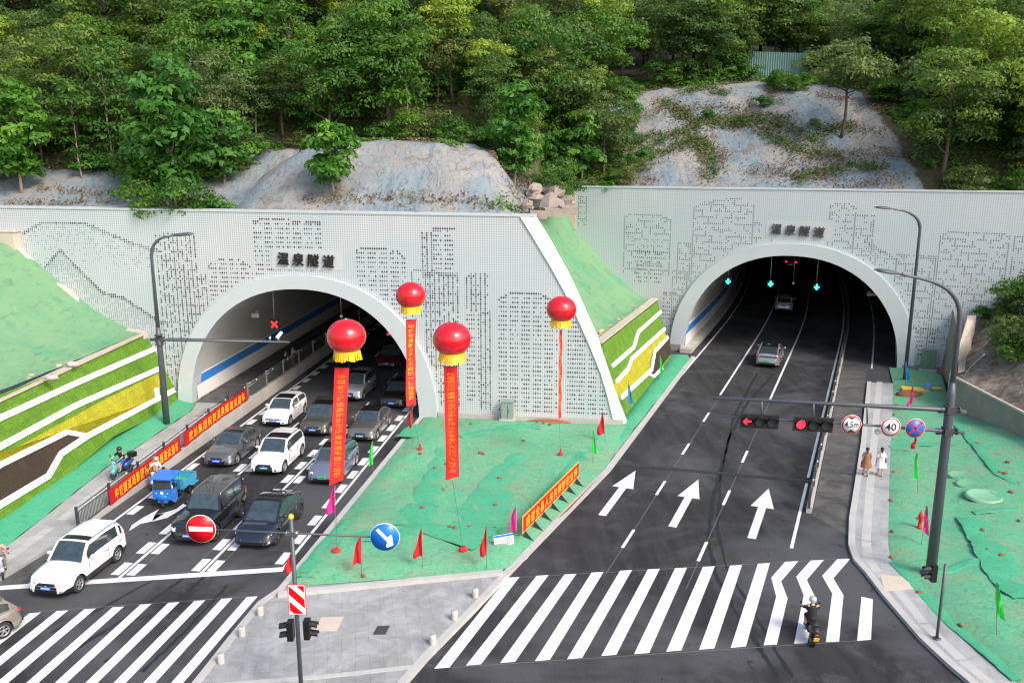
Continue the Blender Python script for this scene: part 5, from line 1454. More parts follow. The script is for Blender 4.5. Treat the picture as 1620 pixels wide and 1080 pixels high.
    for cm in clad.values():
        if cm.f: cm.build('sill_cladding', 'black', root, local=True, smooth=True)
    m = MB(); m.box((0, 0, sill+.18), (L-.5, Wd-.36, .36)); m.box((xf, 0, wr+.12), (.8, Wd-.55, .5)); m.box((xr, 0, wr+.12), (.8, Wd-.55, .5)); m.build('underbody', 'black', root, local=True)
    # greenhouse
    X0, X1, X2, X3 = S['xw'], S['xrf'], S['xrr'], S['xt']
    if kind in ('suv', 'compactsuv', 'box', 'hatch', 'roundev'): X3 = -hl+.17
    gh = [(X3, deck(X3)+.01), (X3+(X2-X3)*.5, (deck(X3)+H)/2+.05), (X2, H-.055), (X2*.45+X1*.55-.2, H), (X1, H-.045), ((X0+X1)/2, (deck(X0)+H)/2+.02), (X0, deck(X0)+.02)]
    if kind == 'ev': gh = [(X3, deck(X3)+.01), (X3+.35, deck(X3)+.12), (-1.2, H-.20), (-.5, H-.04), (0, H), (X1+.1, H-.06), ((X0+X1)/2+.05, (deck(X0)+H)/2+.05), (X0, deck(X0)+.02)]
    gx = sorted(set([round(v, 3) for v in list(np.linspace(X3, X2, 6))+list(np.linspace(X2, X1, 13))+list(np.linspace(X1, X0, 7))]))
    def gz(x):
        return lerpc(gh, x)
    def gw(x):      # half width at top edge
        zt = gz(x); f = (zt-deck(x))/(H-deck(x)+1e-6); f = max(0, min(1, f))
        return min(plan(x), hw)*(.93-.16*f)
    def bw(x): return min(plan(x), hw)-.075
    pillars = [X1+.02 if kind != 'box' else X1, (X0+X2)/2-.30, X2+.10 if kind in ('suv', 'box') else X2+.02]
    glass = {'windscreen': MB(), 'rear_window': MB()}
    side = {}
    shell = MB()
    ys = [0, .45, .86, 1.0]
    for i in range(len(gx)-1):
        a, b2 = gx[i], gx[i+1]; mx = (a+b2)/2
        for sgn in (1, -1):
            for j in range(3):
                def top(x, f): 
                    crown = .035*(1-f*f)*max(0, min(1, (gz(x)-deck(x))/.3)); return Vector((x, sgn*gw(x)*f, gz(x)+crown))
                q = [top(a, ys[j]), top(b2, ys[j]), top(b2, ys[j+1]), top(a, ys[j+1])]
                if sgn > 0: q = q[::-1]
                if mx > X1 and j < 2: glass['windscreen'].smooth = True; glass['windscreen'].poly(q[::-1])
                elif mx < X2 and j < 2 and mx > X3+.02: glass['rear_window'].smooth = True; glass['rear_window'].poly(q[::-1])
                elif X2 <= mx <= X1 and j < 2 and (glassroof or (sunroof and mx > X1-(.95 if sunroof != 'small' else .55) and mx < X1-.12 and j < 2)):
                    parts.setdefault('sunroof', MB()).poly(q[::-1])
                elif blackroof: parts.setdefault('roof', MB()).poly(q[::-1])
                else: shell.smooth = True; shell.poly(q[::-1])
            # side
            fr = [0, .10, .86, 1.0]
            for j in range(3):
                def sd(x, f):
                    zb, zt = deck(x)-.01, gz(x); return Vector((x, sgn*(bw(x)+(gw(x)-bw(x))*f), zb+(zt-zb)*f))
                q = [sd(a, fr[j]), sd(b2, fr[j]), sd(b2, fr[j+1]), sd(a, fr[j+1])]
                if sgn < 0: q = q[::-1]
                hgt = gz(mx)-deck(mx)
                isglass = j == 1 and hgt > .16 and mx < X0-.30 and mx > X3+.28 and all(abs(mx-p) > .055 for p in pillars[1:2])
                if j == 1 and pillars[2]-.06 < mx < pillars[2]+.05 and kind in ('suv', 'box', 'sedan'): isglass = False
                if isglass:
                    k = ('f' if mx > pillars[1] else 'r' if mx > pillars[2] else 'q')+str(sgn)
                    side.setdefault(k, MB()).poly(q)
                else: shell.smooth = True; shell.poly(q)
    shell.build('cabin_frame', paint, body, local=True)
    for k, mb in glass.items():
        if mb.f: mb.build(k, 'wind' if k == 'windscreen' else 'glass', root, local=True)
    for k, mb in side.items():
        mb.smooth = True; mb.build('side_window', 'glass', root, local=True)
    for k, mb in parts.items():
        mb.smooth = True; mb.v = [v+Vector((0, 0, .006)) for v in mb.v]; mb.build(k, 'sunroof' if k == 'sunroof' else 'black', root, local=True)
    # seams, handles
    m = MB()
    for sgn in (1, -1):
        for x in (X0-.25, pillars[1]):
            w = plan(x)+.003; m.box((x, sgn*(w-.004), (sill+deck(x))/2+.12), (.014, .012, deck(x)-sill-.32))
        m.box(((X0-.25+pillars[2]-.1)/2, sgn*(hw-.006), sill+.2), (abs(X0-.25-pillars[2]+.1), .012, .012))
    m.box((X0+.30, 0, S['hood']+.0), (.02, Wd*.78, .012)) if False else None
    m.build('door_seam', 'black', root, local=True)
    for sgn in (1, -1):
        for x in (pillars[1]+.16, pillars[2]+.06):
            m = MB(); m.box((x, sgn*(hw+.006), S['belt']-.17), (.20, .03, .035)); m.build('door_handle', paint if not chrome else 'steel', root, local=True)
    # front: grille, lamps, bumper intake, plate, emblem
    f = hl
    def at_front(y, z, d=0):   # point on the nose
        w = abs(y)
        # solve plan(x) >= w
        x = f
        while plan(x) < w*1.0+.02 and x > f-.7: x -= .01
        w0 = max(.1, plan(x)); cr = float(np.interp(abs(y)/w0, [0, .36, .72, .93, 1], [.055, .05, .03, -.015, -.10]))
        while deck(x)+cr < z and x > f-.8: x -= .01
        x -= .10*max(0, (z-.45))/.5*min(1, max(0, (x-f+.3)/.3))
        return Vector((x+d, y, z))
    def patch(name, outline, mat, parent, d=.012, n=5, par_local=True):
        """outline: list of (y, z_low, z_high) across the nose"""
        m = MB(); m.smooth = True; k = len(outline); rows = 3
        for y, z0, z1 in outline:
            for r_ in range(rows+1): m.v.append(at_front(y, z0+(z1-z0)*r_/rows, d))
        for i in range(k-1):
            for r_ in range(rows): q = i*(rows+1)+r_; m.face((q, q+rows+1, q+rows+2, q+1))
        return m.build(name, mat, parent, local=True)
    nz = S['nose']; ng = nz-.05
    gwid = {'wide': .42, 'narrow': .30, 'box': .50, 'none': .0, 'slim': .50}[grille]
    if gwid:
        z0, z1 = (ng-.26, ng-.03) if grille not in ('slim', 'box') else ((ng-.13, ng-.05) if grille == 'slim' else (ng-.28, ng-.02))
        g = patch('grille', [(y, z0, z1) for y in np.linspace(-gwid*hw*1.25, gwid*hw*1.25, 7)], 'black', root)
        m = MB()
        if chrome:
            for zz in ((z0+z1)/2,): m.tube([at_front(y, zz, .022) for y in np.linspace(-gwid*hw*1.2, gwid*hw*1.2, 6)], .014, 5)
        m.ell(at_front(0, (z0+z1)/2, .03), (.02, .055, .055), 10, 6); m.build('emblem', 'steel', g, local=True)
    patch('lower_intake', [(y, sill+.06, sill+.20) for y in np.linspace(-.55*hw, .55*hw, 7)], 'black', root)
    for sgn in (1, -1):
        if kind == 'roundev':
            m = MB(); c = at_front(sgn*.68*hw, nz-.06, .0); m.ell(c, (.07, .12, .12), 14, 8); hlm = m.build('headlight', 'headlamp', root, local=True)
            m = MB(); m.ell(c+Vector((.045, 0, 0)), (.035, .06, .06), 10, 6); m.build('lens', 'black', hlm, local=True)
        elif kind == 'box':
            patch('headlight', [(sgn*y, nz-.26, nz-.08) for y in np.linspace(.62*hw, .93*hw, 5)], 'headlamp', root, .018)
        else:
            hh = .18 if kind != 'compactsuv' else .14
            o = patch('headlight', [(sgn*y, nz-.17+.05*k, nz-.17+hh*(1-.15*k)+.05*k) for k, y in enumerate(np.linspace(.50*hw, .93*hw, 5))], 'headlamp', root, .016)
            patch('lamp_bezel', [(sgn*y, nz-.15+.05*k, nz-.11+.05*k) for k, y in enumerate(np.linspace(.56*hw, .80*hw, 4))], 'black', o, .022)
        patch('fog_lamp', [(sgn*y, sill+.10, sill+.19) for y in np.linspace(.66*hw, .84*hw, 3)], 'black' if kind != 'suv' else 'steel', root, .012)
    if plate:
        pp = at_front(0, sill+.27, .035); m = MB(); m.box(pp, (.02, .46, .15)); pl_ = m.build('number_plate', plate, root, local=True)
        m = MB()
        for k in range(7): m.box(pp+Vector((.012, -.175+k*.058, 0)), (.004, .032 if k != 1 else .02, .07))
        m.build('plate_characters', 'white' if plate == 'plateblue' else 'black', pl_, local=True)
    # rear
    b_ = -hl
    for sgn in (1, -1):
        m = MB(); zt = S['tailz']-.16
        if kind in ('suv', 'hatch', 'compactsuv', 'sedan', 'roundev', 'ev'):
            m.ell((b_+.15, sgn*(plan(b_+.22)-.17), zt), (.13, .17, .08), 12, 6)
        else: m.box((b_+.06, sgn*(hw-.22), zt), (.12, .14, .3))
        m.build('tail_light', 'taillamp' if not lit else 'glow_red', root, local=True)
    if kind in ('hatch', 'ev') and rear:
        m = MB(); m.box((b_+.055, 0, S['tailz']-.15), (.06, 1.15, .06)); m.build('light_bar', 'black', root, local=True)
    m = MB(); m.box((b_-.005, 0, sill+.14), (.08, Wd*.70, .14)); m.build('rear_diffuser', 'black', root, local=True)
    if plate:
        m = MB(); m.box((b_+.055 if kind != 'ev' else b_-.01, 0, .78 if kind != 'ev' else .60), (.04, .44, .15)); pl_ = m.build('number_plate', plate, root, local=True)
        m = MB()
        for k in range(7): m.box((b_+.032 if kind != 'ev' else b_-.032, -.175+k*.058, .78 if kind != 'ev' else .60), (.004, .032, .07))
        m.build('plate_characters', 'white' if plate == 'plateblue' else 'black', pl_, local=True)
    m = MB(); m.box((X2-.10, 0, H-.075), (.22, Wd*.58, .03))
    if kind != 'sedan' and kind != 'ev': m.build('roof_spoiler', paint, root, local=True)
    # mirrors, rails, wipers, antenna
    for sgn in (1, -1):
        m = MB(); m.ell((X0-.42, sgn*(hw+.10), S['belt']+.09), (.10, .13, .085), 10, 6); m.tube([(X0-.42, sgn*(hw-.08), S['belt']+.02), (X0-.42, sgn*(hw+.06), S['belt']+.06)], .025, 5); m.build('wing_mirror', paint if kind not in ('box',) else 'black', root, local=True)
        if S['rails']:
            m = MB(); y = sgn*(gw(X1)-.035); m.tube([(X1-.08, y, H-.06), (X1-.2, y, H+.035), ((X1+X2)/2, y, H+.05), (X2+.2, y, H+.03), (X2+.05, y, H-.06)], .018, 6); m.build('roof_rail', 'steel' if kind != 'compactsuv' else 'black', root, local=True)
    m = MB()
    for y in (.35, -.25): m.tube([(X0-.03, y, deck(X0)+.055), (X0-.16, y-.45, deck(X0)+.15)], .012, 4)
    m.build('wiper', 'black', root, local=True)
    # cabin hints seen through nothing: dashboard edge highlight is left to the glass
    # wheels
    for xc in (xf, xr):
        for sgn in (1, -1):
            mt = Matrix.Rotation(R(90), 3, 'X'); c = Vector((xc, sgn*(hw-.12), wr))
            w = bpy.data.objects.new('wheel', None); COL.objects.link(w); w.parent = root; w.location = c
            m = MB(); m.lathe([(wr*.62, -.105), (wr*.92, -.11), (wr, -.075), (wr, .075), (wr*.92, .11), (wr*.62, .105)], (0, 0, 0), 24, mt); m.build('tyre', 'rubber', w, local=True)
            m = MB(); y = sgn*.085
            m.lathe([(wr*.64, 0), (wr*.66, .03), (wr*.60, .035), (wr*.56, -.01)], (0, y*.9, 0), 20, Matrix.Rotation(R(90)*(-sgn), 3, 'X'))
            for k in range(5):
                a = 2*math.pi*k/5+.3; m.box((math.cos(a)*wr*.33, y, math.sin(a)*wr*.33), (wr*.55, .03, .075), Matrix.Rotation(-a, 3, 'Y'))
            m.ell((0, y, 0), (wr*.17, .03, wr*.17), 10, 5); m.build('rim', rims, w, local=True)
            m = MB(); m.lathe([(.001, 0), (wr*.63, 0)], (0, sgn*.03, 0), 18, mt); m.build('brake_disc', 'black', w, local=True)
    return root
def put_car(o, p, heading, front_at=True, L=4.5, z=0):
    d = Vector((math.cos(heading), math.sin(heading), 0)); c = Vector((p.x, p.y, 0))-d*L/2
    if not front_at: c = Vector((p.x, p.y, 0))+d*L/2
    o.location = (c.x, c.y, z); o.rotation_euler = (0, 0, heading)
HL_ = R(-90)-AL; HRR = R(90)-HR
def queue(px, py, z, kind, paint, label, dh=0, **kw):
    o = make_car('car', label, kind, 'paint_'+paint, **kw); put_car(o, G(px, py, z), HL_+R(dh), L=CAR[kind]['L']); return o
queue(72, 932, .52, 'suv', 'white', 'white family suv with grey lower cladding crossing the stop line, nearest the camera', dh=-1.5, sunroof='small', rims='rim')
queue(342, 730, .45, 'sedan', 'grey', 'mid grey saloon car with chrome grille next to the red bannered fence', sunroof='small', grille='wide')
queue(417, 742, .48, 'compactsuv', 'white', 'white compact suv with black sunroof and round badge in the middle lane', sunroof=True, grille='wide', chrome=False)
queue(509, 757, .45, 'roundev', 'bluegrey', 'blue grey electric car with round headlamps partly behind the nearest hanging banner', plate='plategreen', sunroof=True, grille='none')
queue(432, 667, .42, 'hatch', 'white', 'white hatchback with big black glass roof at the left tunnel mouth', sunroof=True, grille='slim')
queue(494, 681, .50, 'compactsuv', 'olive', 'olive grey suv with black roof glass following the white compact suv', sunroof=True, grille='wide')
queue(551, 627, .48, 'compactsuv', 'lightsilver', 'silver suv with black sunroof just inside the left tunnel', sunroof=True, grille='narrow')
queue(569, 691, .42, 'sedan', 'bronze', 'grey brown liftback saloon with glass roof in the right lane of the queue', glassroof=True, grille='narrow')
queue(619, 639, .42, 'sedan', 'black', 'black saloon with bright headlamps inside the left tunnel mouth', grille='wide')
queue(611, 577, .42, 'ev', 'darkred', 'dark red car deep in the shade of the left tunnel', grille='none')
queue(296, 850, .55, 'box', 'black', 'boxy black off-road car with bright roof rails behind the no entry sign', grille='box', rims='darkrim', chrome=False)
queue(397, 862, .30, 'ev', 'darkblue', 'black electric crossover with glass roof first in the right lane', plate=None, glassroof=True, grille='none', rims='darkrim')
o = make_car('car', 'champagne coloured hatchback whose tail shows at the left beside the near zebra crossing', 'hatch', 'paint_champagne', group=None)
hd = R(236); wp = G(6, 1008, 0); K = CAR['hatch']; lx, ly = -K['wb']/2+.02, K['W']/2-.12
o.location = (wp.x-(lx*math.cos(hd)-ly*math.sin(hd)), wp.y-(lx*math.sin(hd)+ly*math.cos(hd)), 0); o.rotation_euler = (0, 0, hd)
o = make_car('car', 'silver electric crossover with black roof driving into the right tunnel', 'ev', 'paint_gunsilver', plate='plategreen', group=None, glassroof=True, rear=True)
put_car(o, G(1213, 572, .55), HRR, False, CAR['ev']['L'])
o = make_car('car', 'white suv driving away inside the right tunnel under the arrow signals', 'compactsuv', 'paint_pearl', group=None, rear=True)
put_car(o, G(1239, 495, .0), HRR+R(3.2), False, CAR['compactsuv']['L'])
o = make_car('car', 'dark car with glowing red tail lights far down the right tunnel', 'hatch', 'paint_grey', group=None, rear=True, lit=True)
put_car(o, G(1251, 424, .0), HRR+R(7), False, CAR['hatch']['L'])

# ================================================================ PEOPLE
SKINM = 'skin'
def limb(m, a, b2, r0, r1, seg=10, bulge=0):
    a, b2 = Vector(a), Vector(b2); P = []; Q = []
    for i in range(6):
        t = i/5; P.append(a.lerp(b2, t)); Q.append(r0+(r1-r0)*t+bulge*math.sin(math.pi*min(1, t*1.4)))
    m.tube([a-(b2-a).normalized()*r0*.5]+P+[b2+(b2-a).normalized()*r1*.4], [r0*.6]+Q+[r1*.6], seg)
def hand(m, w, d, side, curl=.6, s=1.0):
    """palm, four curled fingers of different lengths and a thumb from the side of the palm"""
    w = Vector(w); d = Vector(d).normalized(); up = Vector((0, 0, 1)) if abs(d.z) < .9 else Vector((1, 0, 0))
    x = d.cross(up).normalized()*side; n = x.cross(d).normalized()*side
    m.tube([w, w+d*.045*s, w+d*.09*s], [.024*s, .036*s, .030*s], 8, flat=.55)
    for k, (o, l) in enumerate(((-.027, .062), (-.009, .074), (.010, .070), (.027, .055))):
        a = w+d*.085*s+x*o*s; b2 = a+(d*math.cos(curl*.6)-n*math.sin(curl*.6))*l*.5*s; c = b2+(d*math.cos(curl*1.8)-n*math.sin(curl*1.8))*l*.5*s
        m.tube([a, b2, c], [.0095*s, .009*s, .007*s], 6)
    a = w+d*.03*s-x*.028*s; m.tube([a, a+(d*.6-x*.8)*.03*s, a+(d*1.0-x*.9)*.05*s], [.012*s, .011*s, .008*s], 6)
def person(label, J, outfit, group=None, hairlen='short', helmet=None, loc=(0, 0, 0), rz=0, hair='hair', tall=1.0, face=None):
    """J: joints in local coordinates (x forward, y left). body is one skin-grown surface"""
    root = thing('person', label, 'person', group=group)
    names = ['pelvis', 'waist', 'chest', 'neck', 'skull', 'crown', 'shL', 'elL', 'wrL', 'shR', 'elR', 'wrR', 'hipL', 'knL', 'anL', 'toL', 'hipR', 'knR', 'anR', 'toR']
    rad = dict(pelvis=(.15, .115), waist=(.125, .095), chest=(.16, .11), neck=(.055, .055), skull=(.082, .092), crown=(.06, .066), shL=(.058, .06), elL=(.042, .042), wrL=(.028, .028), shR=(.058, .06), elR=(.042, .042), wrR=(.028, .028),
               hipL=(.09, .09), knL=(.058, .058), anL=(.038, .038), toL=(.034, .026), hipR=(.09, .09), knR=(.058, .058), anR=(.038, .038), toR=(.034, .026))
    E_ = [('pelvis', 'waist'), ('waist', 'chest'), ('chest', 'neck'), ('neck', 'skull'), ('skull', 'crown'), ('chest', 'shL'), ('shL', 'elL'), ('elL', 'wrL'), ('chest', 'shR'), ('shR', 'elR'), ('elR', 'wrR'),
          ('pelvis', 'hipL'), ('hipL', 'knL'), ('knL', 'anL'), ('anL', 'toL'), ('pelvis', 'hipR'), ('hipR', 'knR'), ('knR', 'anR'), ('anR', 'toR')]
    me = bpy.data.meshes.new('body'); me.from_pydata([J[n] for n in names], [(names.index(a), names.index(b2)) for a, b2 in E_], [])
    ob = bpy.data.objects.new('body_cage', me); COL.objects.link(ob); sk = ob.modifiers.new('skin', 'SKIN')
    for n in names: me.skin_vertices[0].data[names.index(n)].radius = rad[n]
    me.skin_vertices[0].data[0].use_root = True; sk.use_smooth_shade = True
    sb = ob.modifiers.new('sub', 'SUBSURF'); sb.levels = 2; sb.render_levels = 2
    bpy.context.view_layer.update()
    bm_ = bpy.data.meshes.new_from_object(ob.evaluated_get(bpy.context.evaluated_depsgraph_get())); bpy.data.objects.remove(ob)
    m = MB(); m.smooth = True
    m.v = [v.co.copy() for v in bm_.vertices]; m.f = [tuple(p.vertices) for p in bm_.polygons]; m.mi = [0]*len(m.f); m.sm = [True]*len(m.f)
    Jv = {k: Vector(v) for k, v in J.items() if k != 'curl'}
    hc = (Jv['skull']+Jv['crown'])/2; fw = face.normalized() if face is not None else Vector((1, 0, 0)); lf = Vector((0, 0, 1)).cross(fw)
    m.ell(hc, (.088, .078, .115), 14, 10, Matrix((fw, lf, Vector((0, 0, 1)))).transposed())
    m.ell(hc+fw*.09-Vector((0, 0, .012)), (.016, .012, .022), 8, 5)          # nose
    for sg in (1, -1): m.ell(hc+lf*sg*.080-Vector((0, 0, .005)), (.018, .010, .028), 8, 5)   # ears
    hand(m, Jv['wrL'], Jv['wrL']-Jv['elL'], 1, J.get('curl', .5)); hand(m, Jv['wrR'], Jv['wrR']-Jv['elR'], -1, J.get('curl', .5))
    body = m.build('body', SKINM, root, local=True)
    m = MB()
    for sg in (1, -1): m.ell(hc+fw*.082+lf*sg*.032+Vector((0, 0, .012)), (.008, .013, .008), 8, 5)
    m.box(hc+fw*.084-Vector((0, 0, .052)), (.010, .036, .007)); m.build('face_features', 'black', body, local=True)
    m = MB()
    if helmet:
        m.lathe([(.135, -.04), (.142, .03), (.13, .09), (.09, .135), (.001, .155)], hc+Vector((-.005, 0, .0)), 18); m.build('helmet', helmet, root, local=True)
    else:
        m.lathe([(.094, -.035), (.100, .02), (.094, .07), (.06, .115), (.001, .13)], hc-fw*.014, 16)
        m.ell(hc-fw*.045, (.07, .088, .10), 12, 8)
        if hairlen == 'ponytail':
            m.ell(hc-fw*.115-Vector((0, 0, .02)), (.045, .045, .05), 10, 6)
            m.tube([hc-fw*.12-Vector((0, 0, .02)), hc-fw*.15-Vector((0, .01, .10)), hc-fw*.13-Vector((0, .02, .20))], [.045, .040, .012], 8)
        m.build('hair', hair, root, local=True)
    def mid(a, b2, t): return Jv[a].lerp(Jv[b2], t)
    for part, mat in outfit.items():
        m = MB()
        if part in ('shirt', 'blouse'):
            P = [Jv['pelvis']+Vector((0, 0, -.04)), Jv['waist'], mid('waist', 'chest', .6), Jv['chest']+Vector((0, 0, .05)), mid('chest', 'neck', .72), mid('chest', 'neck', .92)]
            for q, (rx, ry) in zip([P], [(0, 0)]):
                rr = [(.135, .175), (.125, .16), (.135, .18), (.135, .195), (.10, .15), (.055, .07)]; rings = []
                m.smooth = True
                for c, (a, b2) in zip(P, rr): rings.append(m.add([c+Vector((a*math.cos(t), b2*math.sin(t), 0)) for t in [2*math.pi*k/16 for k in range(16)]]))
                for i in range(5):
                    for k in range(16): m.face((rings[i]+k, rings[i]+(k+1) % 16, rings[i+1]+(k+1) % 16, rings[i+1]+k))
            for s_ in 'LR': limb(m, mid('chest', 'sh'+s_, .75), mid('sh'+s_, 'el'+s_, .75), .078, .066)
        elif part == 'dress':
            P = [(Jv['pelvis']*.5+(Jv['knL']+Jv['knR'])*.25+Vector((0, 0, -.02)), .20, .27), (Jv['pelvis']+Vector((0, 0, -.10)), .175, .23), (Jv['pelvis']+Vector((0, 0, .06)), .15, .20), (Jv['waist'], .135, .175), (Jv['chest'], .135, .19), (mid('chest', 'neck', .7), .10, .155), (mid('chest', 'neck', .93), .05, .065)]
            lowc = (Jv['knL']+Jv['knR'])/2; P = [(Vector((Jv['pelvis'].x*.6+lowc.x*.4, lowc.y, lowc.z+.02)), .24, .32), (Vector((Jv['pelvis'].x, 0, (lowc.z+Jv['pelvis'].z)/2)), .20, .27)]+P[2:]
            m.smooth = True; rings = []
            for ci, (c, a, b2) in enumerate(P):
                rings.append(m.add([c+Vector((a*math.cos(t)*(1+(.07 if ci < 2 else 0)*math.sin(7*t)), b2*math.sin(t)*(1+(.07 if ci < 2 else 0)*math.sin(7*t)), 0)) for t in [2*math.pi*k/28 for k in range(28)]]))
            for i in range(len(P)-1):
                for k in range(28): m.face((rings[i]+k, rings[i]+(k+1) % 28, rings[i+1]+(k+1) % 28, rings[i+1]+k))
            for s_ in 'LR': limb(m, mid('chest', 'sh'+s_, .75), mid('sh'+s_, 'el'+s_, .8), .078, .072)
        elif part == 'trousers':
            for s_ in 'LR': limb(m, Jv['hip'+s_]+Vector((0, 0, .04)), Jv['kn'+s_], .112, .078); limb(m, Jv['kn'+s_], mid('kn'+s_, 'an'+s_, .93), .078, .058)
            m.ell(Jv['pelvis'], (.15, .185, .13), 14, 8)
        elif part == 'shorts':
            for s_ in 'LR': limb(m, Jv['hip'+s_]+Vector((0, 0, .04)), mid('hip'+s_, 'kn'+s_, .8), .115, .095)
            m.ell(Jv['pelvis'], (.15, .185, .13), 14, 8)
        elif part == 'shoes':
            for s_ in 'LR':
                a, b2 = Jv['an'+s_], Jv['to'+s_]; m.tube([a+(a-b2).normalized()*.05-Vector((0, 0, .045)), (a+b2)/2-Vector((0, 0, .02)), b2+(b2-a).normalized()*.05], [.045, .052, .036], 8, flat=.8)
        elif part == 'bag_strap':
            m.tube([Jv['shL']+Vector((-.10, -.03, .05)), Jv['waist']+Vector((-.16, 0, .08)), Jv['pelvis']+Vector((-.14, -.16, .1))], .012, 5)
            m.box(Jv['pelvis']+Vector((-.05, -.25, .02)), (.20, .08, .17))
        elif part == 'phone':
            m.box(Jv['wrL']+(Jv['wrL']-Jv['elL']).normalized()*.10, (.02, .075, .15))
        m.build(part if part != 'bag_strap' else 'bag', mat, root, local=True)
    root.location = loc; root.rotation_euler = (0, 0, rz); root.scale = (tall,)*3
    return root
def walking(swing=.16, arm=.12, h=1.0):
    return dict(pelvis=(0, 0, .92), waist=(.0, 0, 1.06), chest=(.01, 0, 1.28), neck=(.015, 0, 1.45), skull=(.03, 0, 1.53), crown=(.02, 0, 1.63),
                shL=(0, .17, 1.37), elL=(-arm*.6, .23, 1.10), wrL=(-arm*.3+.02, .25, .87), shR=(0, -.17, 1.37), elR=(arm*.2, -.22, 1.10), wrR=(arm*.9+.05, -.23, .88),
                hipL=(0, .09, .88), knL=(swing*.8, .10, .50), anL=(swing, .10, .09), toL=(swing+.15, .10, .04), hipR=(0, -.09, .88), knR=(-swing*.3, -.10, .49), anR=(-swing*1.4, -.10, .12), toR=(-swing*1.4+.13, -.10, .03))
M['browncloth'] = simple('brown_cloth', (.26, .125, .065), .8, var=.15, vscale=10); M['whitecloth'] = simple('white_cloth', (.76, .76, .76), .8, var=.04); M['blackcloth'] = simple('black_cloth', (.014, .014, .016), .85)
M['bluecloth'] = simple('blue_trousers', (.03, .09, .30), .8); M['greycloth'] = simple('grey_cloth', (.20, .19, .18), .8); M['beigecloth'] = simple('beige_cloth', (.42, .32, .24), .8); M['helmetgrey'] = simple('silver_helmet', (.48, .51, .56), .3, metal=.3)
M['pinkhelmet'] = simple('taupe_helmet', (.38, .30, .28), .4); M['shoe'] = simple('pale_shoe', (.5, .44, .38), .7)
hdg = R(90)-HR+R(4)
person('woman seen from behind in a loose brown dress holding a phone on the right pavement', walking(.13, .10), {'dress': 'browncloth', 'shoes': 'black', 'phone': 'black'}, hairlen='ponytail', loc=G(1369, 752, .15), rz=hdg, tall=.97)
person('woman seen from behind in a white dress with shoulder bag on the right pavement', walking(.10, .08), {'dress': 'whitecloth', 'shoes': 'shoe', 'bag_strap': 'greycloth'}, hairlen='ponytail', loc=G(1392, 752, .15), rz=hdg, tall=.97)
def standing(lean=0, reach=0):
    J = walking(.03, .05)
    if reach:
        J.update(shL=(.05, .17, 1.37), elL=(.27, .20, 1.22), wrL=(.48, .18, 1.12), shR=(.05, -.17, 1.37), elR=(.27, -.20, 1.22), wrR=(.48, -.18, 1.12))
    return J
qa = FL(-13.75, 8.5, .45); qb = FL(-13.75, 10.0, .45)
person('man in dark shirt leaning on the steel railing inside the left tunnel', standing(0, 1), {'shirt': 'blackcloth', 'trousers': 'blackcloth', 'shoes': 'black'}, loc=qa, rz=-AL)
person('man in pale brown shirt and grey trousers at the steel railing inside the left tunnel', standing(0, 1), {'shirt': 'beigecloth', 'trousers': 'greycloth', 'shoes': 'black'}, loc=qb, rz=-AL)
def riding(seat=.78, bar=(.50, .26, 1.05), foot=(.28, .14, .33), lean=.04):
    return dict(pelvis=(-.12, 0, seat+.10), waist=(-.10, 0, seat+.25), chest=(-.05+lean, 0, seat+.46), neck=(-.02+lean, 0, seat+.63), skull=(.01+lean, 0, seat+.71), crown=(.0+lean, 0, seat+.81),
                shL=(-.04+lean, .18, seat+.56), elL=(.18, .30, seat+.36), wrL=(bar[0]-.08, bar[1], bar[2]+.02), shR=(-.04+lean, -.18, seat+.56), elR=(.18, -.30, seat+.36), wrR=(bar[0]-.08, -bar[1], bar[2]+.02),
                hipL=(-.08, .10, seat+.06), knL=(.30, .17, seat+.04), anL=(foot[0]-.04, foot[1]+.02, foot[2]+.09), toL=(foot[0]+.12, foot[1]+.02, foot[2]+.03), hipR=(-.08, -.10, seat+.06), knR=(.30, -.17, seat+.04), anR=(foot[0]-.04, -foot[1]-.02, foot[2]+.09), toR=(foot[0]+.12, -foot[1]-.02, foot[2]+.03), curl=1.2)
# ================================================================ TWO AND THREE WHEELERS
def wheel2(root, x, r, w, y=0, parent_mat='rubber', z=None):
    o = bpy.data.objects.new('wheel', None); COL.objects.link(o); o.parent = root; o.location = (x, y, r if z is None else z); mt = Matrix.Rotation(R(90), 3, 'X')
    m = MB(); prof = [(r-w*.5+w*.5*math.cos(t), w*.5*math.sin(t)) for t in [2*math.pi*k/10 for k in range(11)]]; m.lathe(prof, (0, 0, 0), 22, mt); m.build('tyre', 'rubber', o, local=True)
    m = MB(); m.lathe([(r-w, -w*.3), (r-w*.8, -w*.35), (r-w*.8, w*.35), (r-w, w*.3)], (0, 0, 0), 18, mt)
    for k in range(6):
        a = math.pi*k/3; m.box((math.cos(a)*(r-w)*.5, 0, math.sin(a)*(r-w)*.5), ((r-w), .03, .025), Matrix.Rotation(-a, 3, 'Y'))
    m.build('rim', 'darkrim', o, local=True); return o
